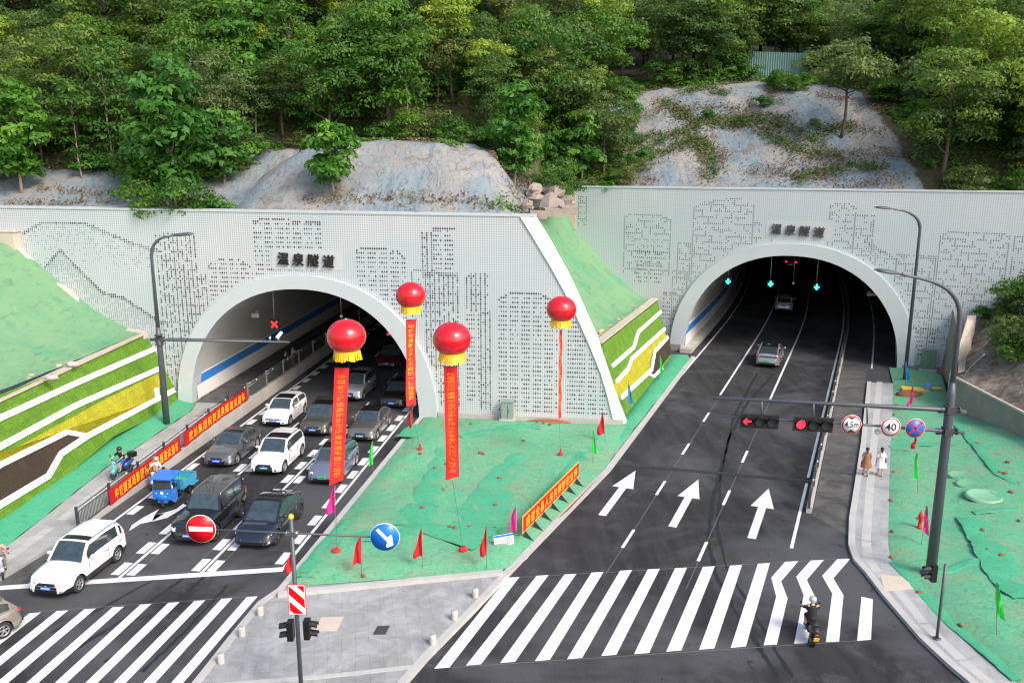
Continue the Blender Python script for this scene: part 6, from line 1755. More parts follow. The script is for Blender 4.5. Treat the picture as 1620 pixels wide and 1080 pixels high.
def scooter(label, paint, loc, rz, plate=None, box=False, accent='black'):
    root = thing('scooter', label, 'scooter'); r = .22
    wheel2(root, .62, r, .09); wheel2(root, -.60, r, .10)
    m = MB(); m.smooth = True
    m.tube([(.42, 0, .30), (.47, 0, .60), (.42, 0, .88), (.38, 0, .98)], [.15, .19, .15, .09], 12, flat=.45); m.build('leg_shield', paint, root, local=True)
    m = MB(); m.tube([(.62, 0, .30), (.66, 0, .42), (.52, 0, .55)], [.10, .11, .10], 10, flat=.9); m.build('front_fender', paint, root, local=True)
    m = MB(); m.box((.12, 0, .32), (.55, .28, .07)); m.build('footboard', 'black', root, local=True)
    m = MB(); m.smooth = True; m.tube([(-.12, 0, .42), (-.30, 0, .55), (-.62, 0, .62), (-.85, 0, .66)], [.13, .17, .16, .07], 12); m.build('rear_body', accent if accent != 'black' else paint, root, local=True)
    m = MB(); m.tube([(.02, 0, .76), (-.20, 0, .77), (-.62, 0, .80)], [.10, .15, .13], 12, flat=.45); m.build('seat', 'black', root, local=True)
    m = MB(); m.tube([(.62, .07, .22), (.55, .07, .55), (.42, .03, .95)], .02, 6); m.tube([(.62, -.07, .22), (.55, -.07, .55), (.42, -.03, .95)], .02, 6); m.build('fork', 'steel', root, local=True)
    m = MB(); m.tube([(.42, -.34, 1.04), (.46, -.15, 1.02), (.46, .15, 1.02), (.42, .34, 1.04)], .018, 6)
    for s_ in (1, -1): m.tube([(.42, s_*.24, 1.04), (.41, s_*.36, 1.04)], .026, 6)
    hb = m.build('handlebar', 'black', root, local=True)
    for s_ in (1, -1):
        m = MB(); m.tube([(.44, s_*.22, 1.04), (.40, s_*.32, 1.22)], .008, 5); m.ell((.39, s_*.34, 1.25), (.015, .06, .045), 10, 6); m.build('mirror', 'black', root, local=True)
    m = MB(); m.ell((.52, 0, .92), (.09, .13, .10), 12, 8); hp = m.build('headlight_housing', paint, root, local=True)
    m = MB(); m.ell((.585, 0, .91), (.03, .07, .055), 10, 6); m.build('headlight', 'headlamp', root, local=True)
    m = MB(); m.ell((-.90, 0, .62), (.03, .08, .03), 10, 5); m.build('tail_light', 'taillamp', root, local=True)
    m = MB(); m.tube([(-.45, .12, .30), (-.72, .16, .38)], .035, 8); m.box((-.35, 0, .30), (.35, .18, .18)); m.build('engine', 'darkrim', root, local=True)
    if plate: m = MB(); m.box((-.93, 0, .45), (.02, .20, .15), Euler((0, R(-18), 0))); m.build('number_plate', plate, root, local=True)
    if box: m = MB(); m.box((-.82, 0, .97), (.34, .38, .26)); m.ell((-.82, 0, 1.09), (.18, .2, .06), 12, 6); m.build('top_box', 'black', root, local=True)
    root.location = loc; root.rotation_euler = (0, 0, rz); return root
M['teal'] = simple('teal_paint', (.12, .42, .46), .3, coat=.6); M['bluebike'] = simple('blue_paint', (.02, .07, .32), .3, coat=.6); M['silverbike'] = simple('silver_scooter', (.45, .48, .52), .3, coat=.6, metal=.3); M['blackbike'] = simple('black_scooter', (.015, .015, .017), .35, coat=.5)
def front_contact(px, py, z, hd, fx):
    p = G(px, py, z); return Vector((p.x-math.cos(hd)*fx, p.y-math.sin(hd)*fx, z))
# rider on the right zebra, seen from behind
hd = R(84); rp_pos = front_contact(1287, 1021, 0, hd, -.60)
scooter('black electric scooter with yellow number plate crossing the right zebra', 'blackbike', rp_pos, hd, plate='plateyellow')
person('rider in black t-shirt and shorts with silver helmet, on the scooter crossing the right zebra', riding(), {'shirt': 'blackcloth', 'shorts': 'blackcloth', 'shoes': 'black'}, helmet='helmetgrey', loc=rp_pos, rz=hd)
# scooter on the left pavement
hd = HL_+R(-14); zz = zs(-10); lp = front_contact(180, 758, zz, hd, .62)
scooter('teal and blue scooter with black top box riding down the left pavement', 'teal', lp, hd, box=True, accent='bluebike')
person('man in black t-shirt and dark helmet riding the teal scooter down the left pavement', riding(), {'shirt': 'blackcloth', 'shorts': 'bluecloth', 'shoes': 'black'}, helmet='blackbike', loc=lp, rz=hd)
# silver scooter beside the tricycle
hd = HL_; lp = front_contact(242, 775, 0, hd, .62)
scooter('silver scooter squeezed between the red bannered fence and the blue tricycle', 'silverbike', lp, hd)
person('rider in white shirt with taupe helmet on the silver scooter behind the blue tricycle', riding(), {'shirt': 'whitecloth', 'trousers': 'greycloth', 'shoes': 'black'}, helmet='pinkhelmet', loc=lp, rz=hd)
# scooter cut by the frame at the far left
hd = R(-55); lp = G(5, 916, 0)-Vector((math.cos(hd), math.sin(hd), 0))*.62
scooter('pale scooter at the edge of the road left of the white suv', 'silverbike', lp, hd)
person('rider in pale top with teal helmet on the scooter left of the white suv', riding(), {'shirt': 'beigecloth', 'trousers': 'greycloth', 'shoes': 'black'}, helmet='teal', loc=lp, rz=hd)
# blue cargo tricycle
M['cabblue'] = simple('cab_blue', (.012, .16, .60), .4, coat=.4, var=.1); M['bedblue'] = simple('faded_blue', (.05, .30, .46), .6, var=.3, vscale=4); M['greenbed'] = simple('green_tray', (.06, .42, .12), .7, var=.3)
def tricycle(loc, rz):
    root = thing('cargo_tricycle', 'small blue motor tricycle with cab, roof and open cargo bed beside the red banner', 'tricycle')
    wheel2(root, .0, .27, .12); wheel2(root, -2.05, .28, .13, .48); wheel2(root, -2.05, .28, .13, -.48)
    m = MB(); m.prism([(.18, -.50, .55), (.10, -.50, 1.05), (-.10, -.50, 1.05), (-.75, -.50, 1.0), (-.85, -.50, .38), (-.40, -.50, .28), (.05, -.50, .45)], (0, .0, 0)) if False else None
    for s_ in (1, -1):   # side skirts
        m = MB(); m.prism([(.16, s_*.50, .50), (.14, s_*.50, 1.02), (-.42, s_*.50, 1.02), (-.50, s_*.50, .36), (-.22, s_*.50, .24), (.02, s_*.50, .38)], (0, -s_*.03, 0)); m.build('side_panel', 'cabblue', root, local=True)
        m = MB(); m.tube([(.13, s_*.48, 1.0), (.02, s_*.47, 1.56)], .025, 6); m.tube([(-.85, s_*.48, .45), (-.85, s_*.47, 1.56)], .022, 6); m.tube([(-.42, s_*.48, 1.0), (-.40, s_*.47, 1.56)], .02, 6); m.build('cab_post', 'cabblue', root, local=True)
    m = MB(); m.box((.16, 0, .78), (.05, 1.0, .50)); m.ell((.20, 0, .66), (.10, .30, .16), 12, 8); m.box((.10, 0, .43), (.16, .5, .16)); m.build('front_panel', 'cabblue', root, local=True)
    m = MB(); m.poly([(.14, -.46, 1.04), (.14, .46, 1.04), (.04, .45, 1.54), (.04, -.45, 1.54)]); m.build('windscreen', 'wind', root, local=True)
    m = MB(); m.tube([(.175, -.47, 1.03), (.175, .47, 1.03)], .02, 5); m.build('screen_frame', 'cabblue', root, local=True)
    m = MB(); m.prism([(.26, -.56, 1.60), (.26, .56, 1.60), (-.98, .56, 1.64), (-.98, -.56, 1.64)], (0, 0, .05)); m.build('roof', 'cabblue', root, local=True)
    m = MB(); m.lathe([(.001, 0), (.085, 0), (.09, -.04)], (.235, 0, .88), 16, Matrix.Rotation(R(90), 3, 'Y')); m.build('headlight', 'headlamp', root, local=True)
    for s_ in (1, -1): m = MB(); m.ell((.20, s_*.30, .86), (.02, .04, .04), 8, 5); m.build('indicator', 'plateyellow', root, local=True)
    m = MB(); m.box((.20, 0, .70), (.02, .34, .10)); m.build('number_plate', 'white', root, local=True)
    m = MB(); m.tube([(0, .09, .27), (.02, .09, .66)], .02, 6); m.tube([(0, -.09, .27), (.02, -.09, .66)], .02, 6); m.ell((0, 0, .50), (.30, .09, .07), 12, 6); m.build('fork', 'black', root, local=True)
    m = MB(); m.box((-.62, 0, .62), (.34, .70, .12)); m.box((-.80, 0, .85), (.06, .66, .4)); m.build('seat', 'black', root, local=True)
    m = MB(); m.box((-1.4, 0, .40), (2.4, .10, .08)); m.box((-1.4, .25, .42), (2.3, .05, .06)); m.box((-1.4, -.25, .42), (2.3, .05, .06)); m.tube([(-.5, .48, .30), (-1.0, .5, .28), (-1.1, .5, .6)], .018, 5); m.tube([(-.5, -.48, .30), (-1.0, -.5, .28), (-1.1, -.5, .6)], .018, 5); m.box((-2.05, 0, .28), (.08, .9, .08)); m.build('chassis', 'darkgrey', root, local=True)
    bed = MB(); bed.box((-1.78, 0, .62), (1.55, 1.10, .05)); bo = bed.build('cargo_bed', 'greenbed', root, local=True)
    for c, s_ in (((-1.78, .56, .82), (1.55, .04, .36)), ((-1.78, -.56, .82), (1.55, .04, .36)), ((-2.56, 0, .82), (.04, 1.12, .36)), ((-1.0, 0, .90), (.04, 1.12, .50))):
        m = MB(); m.box(c, s_)
        for k in range(3):
            if s_[0] > 1: m.box((c[0]-.5+k*.5, c[1]*1.04, c[2]), (.06, .03, .36))
        m.box((c[0], c[1], c[2]+s_[2]/2), (s_[0]+.04, s_[1]+.03, .04)); m.build('bed_side', 'bedblue', root, local=True)
    m = MB(); 
    for s_ in (1, -1): m.box((-2.05, s_*.66, .60), (.70, .22, .03))
    m.build('mudguard', 'bedblue', root, local=True)
    root.location = loc; root.rotation_euler = (0, 0, rz); return root
hd = HL_+R(2); p = front_contact(261, 803, 0, hd, 0); tricycle(p, hd)
J = riding(seat=.62, bar=(.16, .2, 1.0), foot=(.05, .16, .32)); 
pd = Vector((p.x-math.cos(hd)*.55, p.y-math.sin(hd)*.55, 0))
person('driver in white shirt sitting in the cab of the blue tricycle', J, {'shirt': 'whitecloth', 'trousers': 'greycloth', 'shoes': 'black'}, loc=pd, rz=hd, tall=.92)
# ================================================================ STREET FURNITURE
def lamp_head(root, tip, base, sz=1.0):
    d = (tip-base).normalized(); rt_ = Vector((-d.y, d.x, 0)).normalized(); up = Vector((0, 0, 1))
    m = MB(); L = (tip-base).length; m.smooth = True
    prof = [(0, .05, .05), (.12, .09, .06), (.4, .20, .10), (.75, .19, .09), (1.0, .06, .03)]; rings = []
    for t, w, h in prof:
        c = base+d*L*t; rings.append(m.add([c+rt_*w*math.cos(a)*sz+up*h*(math.sin(a) if math.sin(a) > 0 else .35*math.sin(a))*sz for a in [2*math.pi*k/12 for k in range(12)]]))
    for i in range(4):
        for k in range(12): m.face((rings[i]+k, rings[i]+(k+1) % 12, rings[i+1]+(k+1) % 12, rings[i+1]+k))
    m.smooth = False; m.face([rings[-1]+k for k in range(12)]); m.face([rings[0]+k for k in range(12)][::-1])
    h = m.build('lamp_head', 'polegrey', root)
    m = MB(); m.box(base+d*L*.6-up*.035*sz, (.5*L, .22*sz, .02), Matrix((d, rt_, up)).transposed()); m.build('lens', 'lens', h)
M['lens'] = simple('lamp_lens', (.6, .62, .62), .2)
def street_lamp(label, foot, knee, tip, mast_top=None, r0=.14, r1=.055, bend_r=1.8, collar=None, thick_to=None, thick_r=None):
    """pole, curved arm, head: knee = height where the bend starts, tip = point of the head"""
    root = thing('street_lamp', label, 'street lamp', foot)
    P = [foot]; top = Vector((foot.x, foot.y, knee)); 
    if thick_to: P = [Vector((foot.x, foot.y, thick_to))]
    P.append(top); hd_ = tip-top; L = 1.5; back = Vector((hd_.x, hd_.y, 0)).normalized(); end = tip-back*L-Vector((0, 0, .16))
    for k in range(1, 11):
        t = k/10; c1 = top+Vector((0, 0, (end.z-knee)*.75)); c2 = end-back*(end-top).length*.35-Vector((0, 0, .05))
        P.append(top*(1-t)**3+c1*3*t*(1-t)**2+c2*3*t*t*(1-t)+end*t**3)
    n = len(P); m = MB(); m.tube(P, [r0-(r0-r1)*min(1, i/(n-1)*1.1) if i > 1 else (r0 if i == 0 else r0*.72) for i in range(n)], 10); m.build('pole', 'polegrey', root)
    m = MB(); zf = foot.z
    if thick_to:
        m.tube([foot, Vector((foot.x, foot.y, thick_to-.3)), Vector((foot.x, foot.y, thick_to+.45))], [thick_r*1.06, thick_r*.86, r0], 14)
    m.lathe([(.26, 0), (.26, .04), (.0, .04)], foot, 14)
    for k in range(4): m.lathe([(.03, 0), (.03, .1), (0, .1)], foot+Vector((.2*math.cos(k*1.571+.78), .2*math.sin(k*1.571+.78), .03)), 6)
    m.build('base', 'polegrey', root); lamp_head(root, tip, end, 1.5); return root
# left lamp with a camera arm
ft = G(264, 672, .35); Yl = ft.y
knee = AY(243, 410, Yl).z; tip = AY(307, 370, Yl-.2)
ll = street_lamp('tall curved grey street lamp with a level camera arm on the left pavement', ft, knee, tip, thick_to=AY(256, 528, Yl).z, thick_r=.20, r0=.13)
m = MB(); a = AY(250, 537, Yl); b2 = AY(458, 541, Yl-.5); m.tube([a-Vector((.5, 0, 0)), a, b2], [.10, .10, .055], 8); m.box(a.lerp(b2, .45)+Vector((0, 0, .12)), ((b2-a).length*.75, .05, .03), Euler((0, 0, math.atan2(b2.y-a.y, b2.x-a.x)))); arm = m.build('camera_arm', 'polegrey', ll)
m = MB(); m.lathe([(.20, -.35), (.26, -.33), (.26, -.28), (.2, -.26), (.2, .26), (.26, .28), (.26, .33), (.2, .35)], Vector((ft.x, ft.y, a.z)), 12); m.box(a+Vector((.1, -.0, 0)), (.5, .30, .34)); m.build('clamp', 'darkgrey', ll)
def bullet(root, p, d, s=1.0, name='camera'):
    m = MB(); d = Vector(d).normalized(); m.tube([p-d*.28*s, p+d*.22*s], .10*s, 10); m.tube([p-Vector((0, 0, .25*s)), p], .03, 6); c = m.build(name, 'white', root)
    m = MB(); m.tube([p+d*.221*s, p+d*.235*s], .07*s, 10); m.build('lens', 'black', c)
bullet(arm, AY(441, 534, Yl-.4)+Vector((0, 0, .12)), (-.4, -.7, -.5), 1.1); bullet(arm, AY(427, 535, Yl-.4)+Vector((0, 0, .02)), (.1, -1, -.2), .55)
p = AY(251, 619, Yl); m = MB(); m.box(p+Vector((-.05, -.05, 0)), (.32, .2, .52)); m.build('control_box', 'lens', ll)
# back right lamp
ft = G(1431, 602, .15)
street_lamp('tall curved grey street lamp right of the right tunnel mouth, farther of the two', ft, AY(1452, 365, ft.y).z, AY(1383, 328, ft.y-.2), r0=.15)
# big mast at the right with the lamp arm on top, signal arm and sign arm
ft = G(1472, 908, .25); Ym = ft.y
mast = thing('signal_mast', 'thick grey mast with curved lamp arm and two signal arms on the right mound', 'signal mast', ft)
zA = AY(1492, 648, Ym).z; zB = AY(1488, 682, Ym).z; zT = AY(1496, 612, Ym).z
def mp(z, k=0): return Vector((ft.x+.0*z, Ym, z))
m = MB(); m.tube([ft, mp(zT-.35), mp(zT+.25)], [.225, .175, .10], 18); m.lathe([(.42, 0), (.42, .05), (.30, .05), (.24, .3)], ft, 16); m.build('pole', 'polegrey', mast)
kn = AY(1502, 510, Ym).z; tip = AY(1383, 427, Ym-.1); top = mp(kn); end = AY(1424, 434, Ym-.1); P = [mp(zT+.1), top]
for k in range(1, 13):
    t = k/12; c1 = top+Vector((0, 0, (end.z-kn)*.78)); c2 = end+Vector((1.2, 0, -.22)); P.append(top*(1-t)**3+c1*3*t*(1-t)**2+c2*3*t*t*(1-t)+end*t**3)
m = MB(); m.tube(P, [.11-.065*i/(len(P)-1) for i in range(len(P))], 10); m.build('lamp_arm', 'polegrey', mast); lamp_head(mast, tip, end, 1.15)
a1 = AY(1125, 629, Ym-.6); a2 = AY(1527, 652, Ym+.1)
m = MB(); m.tube([a2, mp(zA), a1], [.10, .10, .055], 10); m.build('upper_arm', 'polegrey', mast)
b1 = AY(1137, 658, Ym-.6); b2_ = AY(1525, 684, Ym+.1)
m = MB(); m.tube([b2_, mp(zB), AY(1372, 672, Ym-.3), b1], [.075, .075, .05, .04], 10)
for px in (1205, 1287, 1372): q1, q2 = AY(px, 634+(px-1205)*.055, Ym-.5), AY(px, 660+(px-1205)*.055, Ym-.5); m.tube([q1, q2], .04, 6)
m.build('lower_arm', 'polegrey', mast)
for z in (zA, zB):
    m = MB(); m.box(mp(z), (.34, .42, .30))
    for sx in (-.38, .38):
        m.lathe([(.14, 0), (.14, .04), (0, .04)], mp(z)+Vector((sx, 0, 0)), 12, Matrix.Rotation(R(90), 3, 'Y'))
        for k in range(6): m.box(mp(z)+Vector((sx*1.05, .12*math.cos(k*1.047), .12*math.sin(k*1.047))), (.14, .03, .03))
        m.box(mp(z)+Vector((sx*.7, 0, 0)), (.3, .05, .24)); m.box(mp(z)+Vector((sx*.7, 0, 0)), (.3, .24, .05))
    m.build('flange_clamp', 'darkgrey', mast)
def signal3(px, py, w_px, sym, label, Y):
    c = AY(px, py, Y); w = w_px*Y/FPX; h = w*.36
    r = thing('traffic_light', label, 'traffic light', c-Vector((0, 0, h/2)))
    ax = Vector((1, .0, -.055)).normalized(); up = Vector((.055, 0, 1)).normalized()
    m = MB(); rot = Euler((0, R(3.2), 0)); m.box(c, (w, .14, h), rot); m.build('housing', 'black', r)
    for k in (-1, 0, 1):
        q = c+ax*k*w*.32+Vector((0, -.075, 0)); rad = h*.37
        m = MB(); P = [(rad*1.05, 0), (rad*1.1, .02), (rad*1.0, .03)]; m.lathe(P, q, 18, Matrix.Rotation(R(90), 3, 'X')); 
        vis = [q+Vector((math.cos(t)*rad*1.12, 0, math.sin(t)*rad*1.12)) for t in [math.pi*j/10 for j in range(11)]]
        for a_, b_ in zip(vis, vis[1:]): m.poly([a_, b_, b_+Vector((0, -.16, -.02)), a_+Vector((0, -.16, -.02))])
        rim = m.build('visor', 'black', r)
        m = MB(); m.lathe([(.001, 0), (rad*.95, 0)], q+Vector((0, -.005, 0)), 18, Matrix.Rotation(R(90), 3, 'X')); m.build('lamp_face', 'lampoff', r)
        if k == -1:
            m = MB(); y = Vector((0, -.022, 0))
            if sym == 'arrow':
                m.prism([q+y+Vector(v)*rad*1.0 for v in ((-.85, 0, .0), (-.25, 0, .65), (-.05, 0, .45), (-.35, 0, .15), (.75, 0, .15), (.75, 0, -.15), (-.35, 0, -.15), (-.05, 0, -.45), (-.25, 0, -.65))], (0, -.01, 0))
            else: m.lathe([(.001, 0), (rad*.86, 0)], q+y, 20, Matrix.Rotation(R(90), 3, 'X'))
            m.build('lit_symbol', 'glow_red', r)
    return r
M['lampoff'] = simple('unlit_lamp', (.03, .032, .034), .25)
signal3(1201, 666, 64, 'arrow', 'horizontal black traffic light showing a red left arrow over the right road', Ym-.72)
signal3(1286, 671, 66, 'disc', 'horizontal black traffic light showing a full red disc over the right road', Ym-.72)
def disc(c, r, mat, parent, name, y=0.0, seg=32, thick=.02, shift=0):
    m = MB(); mt = Matrix.Rotation(R(90), 3, 'X'); m.lathe([(.0005, thick/2), (r, thick/2), (r, -thick/2), (.0005, -thick/2)], c+Vector((0, y, 0)), seg, mt)
    return m.build(name, mat, parent)
def ring_sign(px, py, d_px, Y, label, inner='white', rim_w=.17):
    c = AY(px, py, Y); r = d_px/2*Y/FPX; root = thing('road_sign', label, 'road sign', c-Vector((0, 0, r)))
    disc(c, r, 'white', root, 'sign_plate'); disc(c, r*.965, 'signred', root, 'red_ring', -.013, thick=.006); disc(c, r*(1-rim_w), inner, root, 'sign_face', -.019, thick=.006)
    m = MB(); m.box(c+Vector((0, .06, 0)), (r*1.4, .04, .06)); m.box(c+Vector((0, .06, .15)), (.06, .08, r*1.2)); m.build('bracket', 'steel', root); return root, c, r
def put_line(name, body, mat, parent, c, w, h, bold):
    me = text_mesh(body, 1, .004, bold); xs = [v.co.x for v in me.vertices]; ys = [v.co.y for v in me.vertices]; k = w/(max(xs)-min(xs)); kz = h/(max(ys)-min(ys))
    m = MB(); m.v = [c+Vector(((v.co.x-(max(xs)+min(xs))/2)*k, -v.co.z*.3, (v.co.y-(max(ys)+min(ys))/2)*kz)) for v in me.vertices]; m.f = [tuple(p.vertices) for p in me.polygons]; m.mi = [0]*len(m.f); m.sm = [False]*len(m.f)
    return m.build(name, mat, parent)
root, c, r = ring_sign(1347, 671, 33, Ym-.66, 'round red-rimmed height limit sign reading 4.5m on the mast arm')
put_line('lettering', '4.5m', 'signblack', root, c+Vector((0, -.026, 0)), r*1.42, r*.62, .02)
for s_ in (1, -1): m = MB(); m.prism([c+Vector((-.42*r, -.024, s_*.80*r)), c+Vector((.42*r, -.024, s_*.80*r)), c+Vector((0, -.024, s_*.52*r))], (0, -.004, 0)); m.build('wedge_mark', 'signblack', root)
root, c, r = ring_sign(1409, 675, 33, Ym-.60, 'round red-rimmed speed limit sign reading 40 on the mast arm')
put_line('lettering', '40', 'signblack', root, c+Vector((0, -.026, 0)), r*1.12, r*.80, .018)
root, c, r = ring_sign(1448, 677, 33, Ym-.55, 'round blue no stopping sign with red cross nearest the mast', inner='signblue', rim_w=.16)
for a in (45, -45): m = MB(); m.box(c+Vector((0, -.026, 0)), (r*1.72, .006, r*.15), Euler((0, R(a), 0))); m.build('red_bar', 'signred', root)
p = AY(1388, 684, Ym-.35); m = MB(); m.lathe([(.12, .1), (.12, 0), (.09, -.06), (0, -.1)], p, 12); m.tube([p+Vector((0, 0, .1)), p+Vector((0, 0, .25))], .03, 6); tag(m.build('camera', 'white'), 'small white dome camera hanging under the mast arm between the 4.5m and 40 signs', 'camera')

# near left post with two round signs
ft = G(478, 1112, .14); Yp = ft.y
post = thing('sign_post', 'grey post with yellow cap in the plaza carrying the no entry and keep right signs', 'sign post', ft)
zt = AY(466, 818, Yp).z
m = MB(); m.tube([ft, Vector((ft.x, Yp, zt))], [.075, .068], 14); m.lathe([(.2, 0), (.2, .03), (0, .03)], ft, 12); m.build('pole', 'polegrey', post)
m = MB(); m.ell(Vector((ft.x, Yp, zt+.02)), (.09, .09, .10), 14, 8); m.build('cap', 'gold', post)
xa = AY(330, 837, Yp); xb = AY(600, 849, Yp)
m = MB(); m.tube([xa, Vector((ft.x, Yp, (xa.z+xb.z)/2+.0)), xb], .034, 8); 
zc = (xa.z+xb.z)/2; m.box((ft.x, Yp, zc), (.26, .2, .12)); m.build('cross_arm', 'polegrey', post)
m = MB()
for s_ in (-.16, .16): m.lathe([(.07, -.03), (.07, .03), (0, .03)], Vector((ft.x+s_, Yp, zc)), 10, Matrix.Rotation(R(90), 3, 'Y')); m.tube([(ft.x+s_, Yp-.08, zc+.08), (ft.x+s_*.4, Yp-.1, zc+.09)], .012, 4)
m.box((ft.x, Yp-.07, zc+.0), (.34, .03, .05)); m.build('bracket', 'steel', post)
c = AY(318, 836, Yp-.08); r = 25.5*Yp/FPX
s1 = thing('no_entry_sign', 'round red no entry sign with white bar on the left end of the cross arm', 'road sign', c-Vector((0, 0, r)))
disc(c, r, 'white', s1, 'sign_plate', seg=40); disc(c, r*.965, 'signred', s1, 'sign_face', -.013, thick=.006, seg=40)
m = MB(); m.box(c+Vector((0, -.022, 0)), (r*1.6, .006, r*.34), Euler((0, R(2), 0))); m.build('white_bar', 'white', s1)
c = AY(609, 849, Yp-.08)
s2 = thing('keep_right_sign', 'round blue sign with white arrow pointing down right above the netted island', 'road sign', c-Vector((0, 0, r)))
disc(c, r, 'white', s2, 'sign_plate', seg=40); disc(c, r*.965, 'signblue', s2, 'sign_face', -.013, thick=.006, seg=40)
m = MB(); dn = Vector((.66, 0, -.75)).normalized(); pr = Vector((.75, 0, .66)).normalized(); y = Vector((0, -.021, 0))
def q_(a, b2): return c+y+dn*a*r+pr*b2*r
m.prism([q_(-.78, -.12), q_(-.78, .12), q_(.12, .12), q_(.10, .42), q_(.24, .44), q_(.80, .04), q_(.66, -.38), q_(.52, -.40), q_(.36, -.12)], (0, -.005, 0)); m.build('white_arrow', 'white', s2)
# hazard board and traffic signal heads on the post
c = AY(470, 948, Yp-.11); w_, h_ = 31*Yp/FPX, 58*Yp/FPX
hb = thing('hazard_board', 'red and white diagonally striped board on the near post below the cross arm', 'hazard board', c-Vector((0, 0, h_/2)))
m = MB(); m.box(c, (w_, .02, h_)); m.build('sign_plate', 'signred', hb)
m = MB(); m.box(c+Vector((0, -.012, 0)), (w_*.93, .006, h_*.96)); m.build('white_rim', 'white', hb)
m = MB(); m.box(c+Vector((0, -.018, 0)), (w_*.85, .006, h_*.91)); m.build('red_field', 'signred', hb)
W2, H2 = w_*.425, h_*.455
def clip_stripe(k0, k1):    # stripes between the lines z = -0.9x + k
    P = [(-W2, -H2), (W2, -H2), (W2, H2), (-W2, H2)]
    for sgn, k in ((1, k0), (-1, k1)):
        Q = []
        for i in range(len(P)):
            a, b2 = P[i], P[(i+1) % len(P)]; fa = sgn*(a[1]+1.0*a[0]-k); fb = sgn*(b2[1]+1.0*b2[0]-k)
            if fa >= 0: Q.append(a)
            if fa*fb < 0: t = fa/(fa-fb); Q.append((a[0]+(b2[0]-a[0])*t, a[1]+(b2[1]-a[1])*t))
        P = Q
        if not P: return P
    return P
m = MB()
for k in (-.78, -.27, .24, .72):
    P = clip_stripe(k*h_*.55/.55-.0, k*h_*.55/.55+h_*.22)
    if len(P) > 2: m.poly([c+Vector((x, -.023, z)) for x, z in P])
m.build('white_stripes', 'white', hb)
def head(px, py, Y, label, side):
    c = AY(px, py, Y); r = thing('traffic_light', label, 'traffic light', c-Vector((0, 0, .3)))
    m = MB(); m.box(c, (.20, .30, .66)); m.build('housing', 'black', r)
    for k in (-1, 1):
        m = MB(); q = c+Vector((side*.1, 0, k*.16)); vis = [(math.cos(t)*.13, math.sin(t)*.13) for t in [math.pi*j/8-.3 for j in range(10)]]
        for a, b2 in zip(vis, vis[1:]): m.poly([q+Vector((0, a[0], a[1])), q+Vector((0, b2[0], b2[1])), q+Vector((side*.26, b2[0], b2[1]-.04)), q+Vector((side*.26, a[0], a[1]-.04))])
        m.lathe([(.001, 0), (.12, 0)], q+Vector((side*.02, 0, 0)), 14, Matrix.Rotation(R(90), 3, 'Y')); m.build('visor', 'black', r)
head(460, 996, Yp, 'black pedestrian signal head facing left on the near post', -1); head(486, 994, Yp, 'black pedestrian signal head facing right on the near post', 1)
# right pedestrian post
ft = G(1482, 1010, .15); Yq = ft.y; zt = AY(1487, 892, Yq).z
pp = thing('signal_post', 'slim dark signal post standing on the right pavement edge', 'signal post', ft)
m = MB(); m.tube([ft, Vector((ft.x, Yq, zt))], .055, 12); m.lathe([(.15, 0), (.15, .03), (0, .03)], ft, 12); m.build('pole', 'polegrey', pp)
head(1476, 905, Yq, 'black pedestrian signal head on the slim post at the right pavement', -1)

# ---------------- fence banners
def banner(label, F, s0, s1, z0f, z1f, uf, body, group=None):
    P = [F(uf(s), s, 0) for s in (s0, s1)]; d = (P[1]-P[0]); L = d.length; d = d.normalized(); n = Vector((d.y, -d.x, 0))
    r = thing('banner', label, 'banner', Vector((P[0].x, P[0].y, z0f(s0))), group)
    def at_(a, b2, c): 
        t = a/L; s = s0+(s1-s0)*t; zl, zh = z0f(s), z1f(s); return P[0]+d*a+n*(.02+c+.012*math.sin(a*2.1))+Vector((0, 0, zl+(zh-zl)*b2))
    m = MB(); k = 40; m.smooth = True
    for i in range(k+1):
        for b2 in (0, .5, 1): m.v.append(at_(L*i/k, b2, .02*math.sin(b2*3.14+i)))
    for i in range(k):
        for j in range(2): q = i*3+j; m.face((q, q+3, q+4, q+1))
    m.build('cloth', 'redbanner', r)
    n_ = len(body); cw = L*.90/n_; h = .78
    put_text('lettering', body, 'yellow', r, lambda a, b2, c: at_(L*.05+a, .5+b2/ (z1f(s0)-z0f(s0)), .05+c), w=cw*.86, h=h*.78, ext=.004, bold=.010, gap=1/.86)
    return r
ub = lambda s: uw(s)+.10
banner('long red banner with yellow characters on the nearer half of the dark fence', FL, -16.9, -9.6, lambda s: ph(s)+.02, lambda s: ph(s)+.88, ub, '中铁隧道局集团祝贺温泉隧道试通车')
banner('long red banner with yellow characters on the farther half of the dark fence', FL, -9.2, -.4, lambda s: ph(s)+.04, lambda s: ph(s)+.90, ub, '武城集团祝贺温泉隧道试通车')
# thanks banner on stands along the right kerb of the island
q0, q1 = G(838, 845, .35), G(922, 748, .35)
q0 = G(826, 852, .3); q1 = G(915, 760, .3)
d = (q1-q0).normalized(); n = Vector((d.y, -d.x, 0)); L = (q1-q0).length
tb = thing('banner', 'red banner with gold rim and yellow characters on stands along the island right edge', 'banner', q0)
m = MB(); m.prism([q0+Vector((0, 0, .25)), q1+Vector((0, 0, .25)), q1+Vector((0, 0, 1.12)), q0+Vector((0, 0, 1.12))], n*.03); m.build('board', 'yellow', tb)
m = MB(); m.prism([q0+d*.06+n*.032+Vector((0, 0, .32)), q1-d*.06+n*.032+Vector((0, 0, .32)), q1-d*.06+n*.032+Vector((0, 0, 1.05)), q0+d*.06+n*.032+Vector((0, 0, 1.05))], n*.004); m.build('cloth', 'redbanner', tb)
body = '感谢全县人民的理解和支持'; cw = L*.92/len(body)
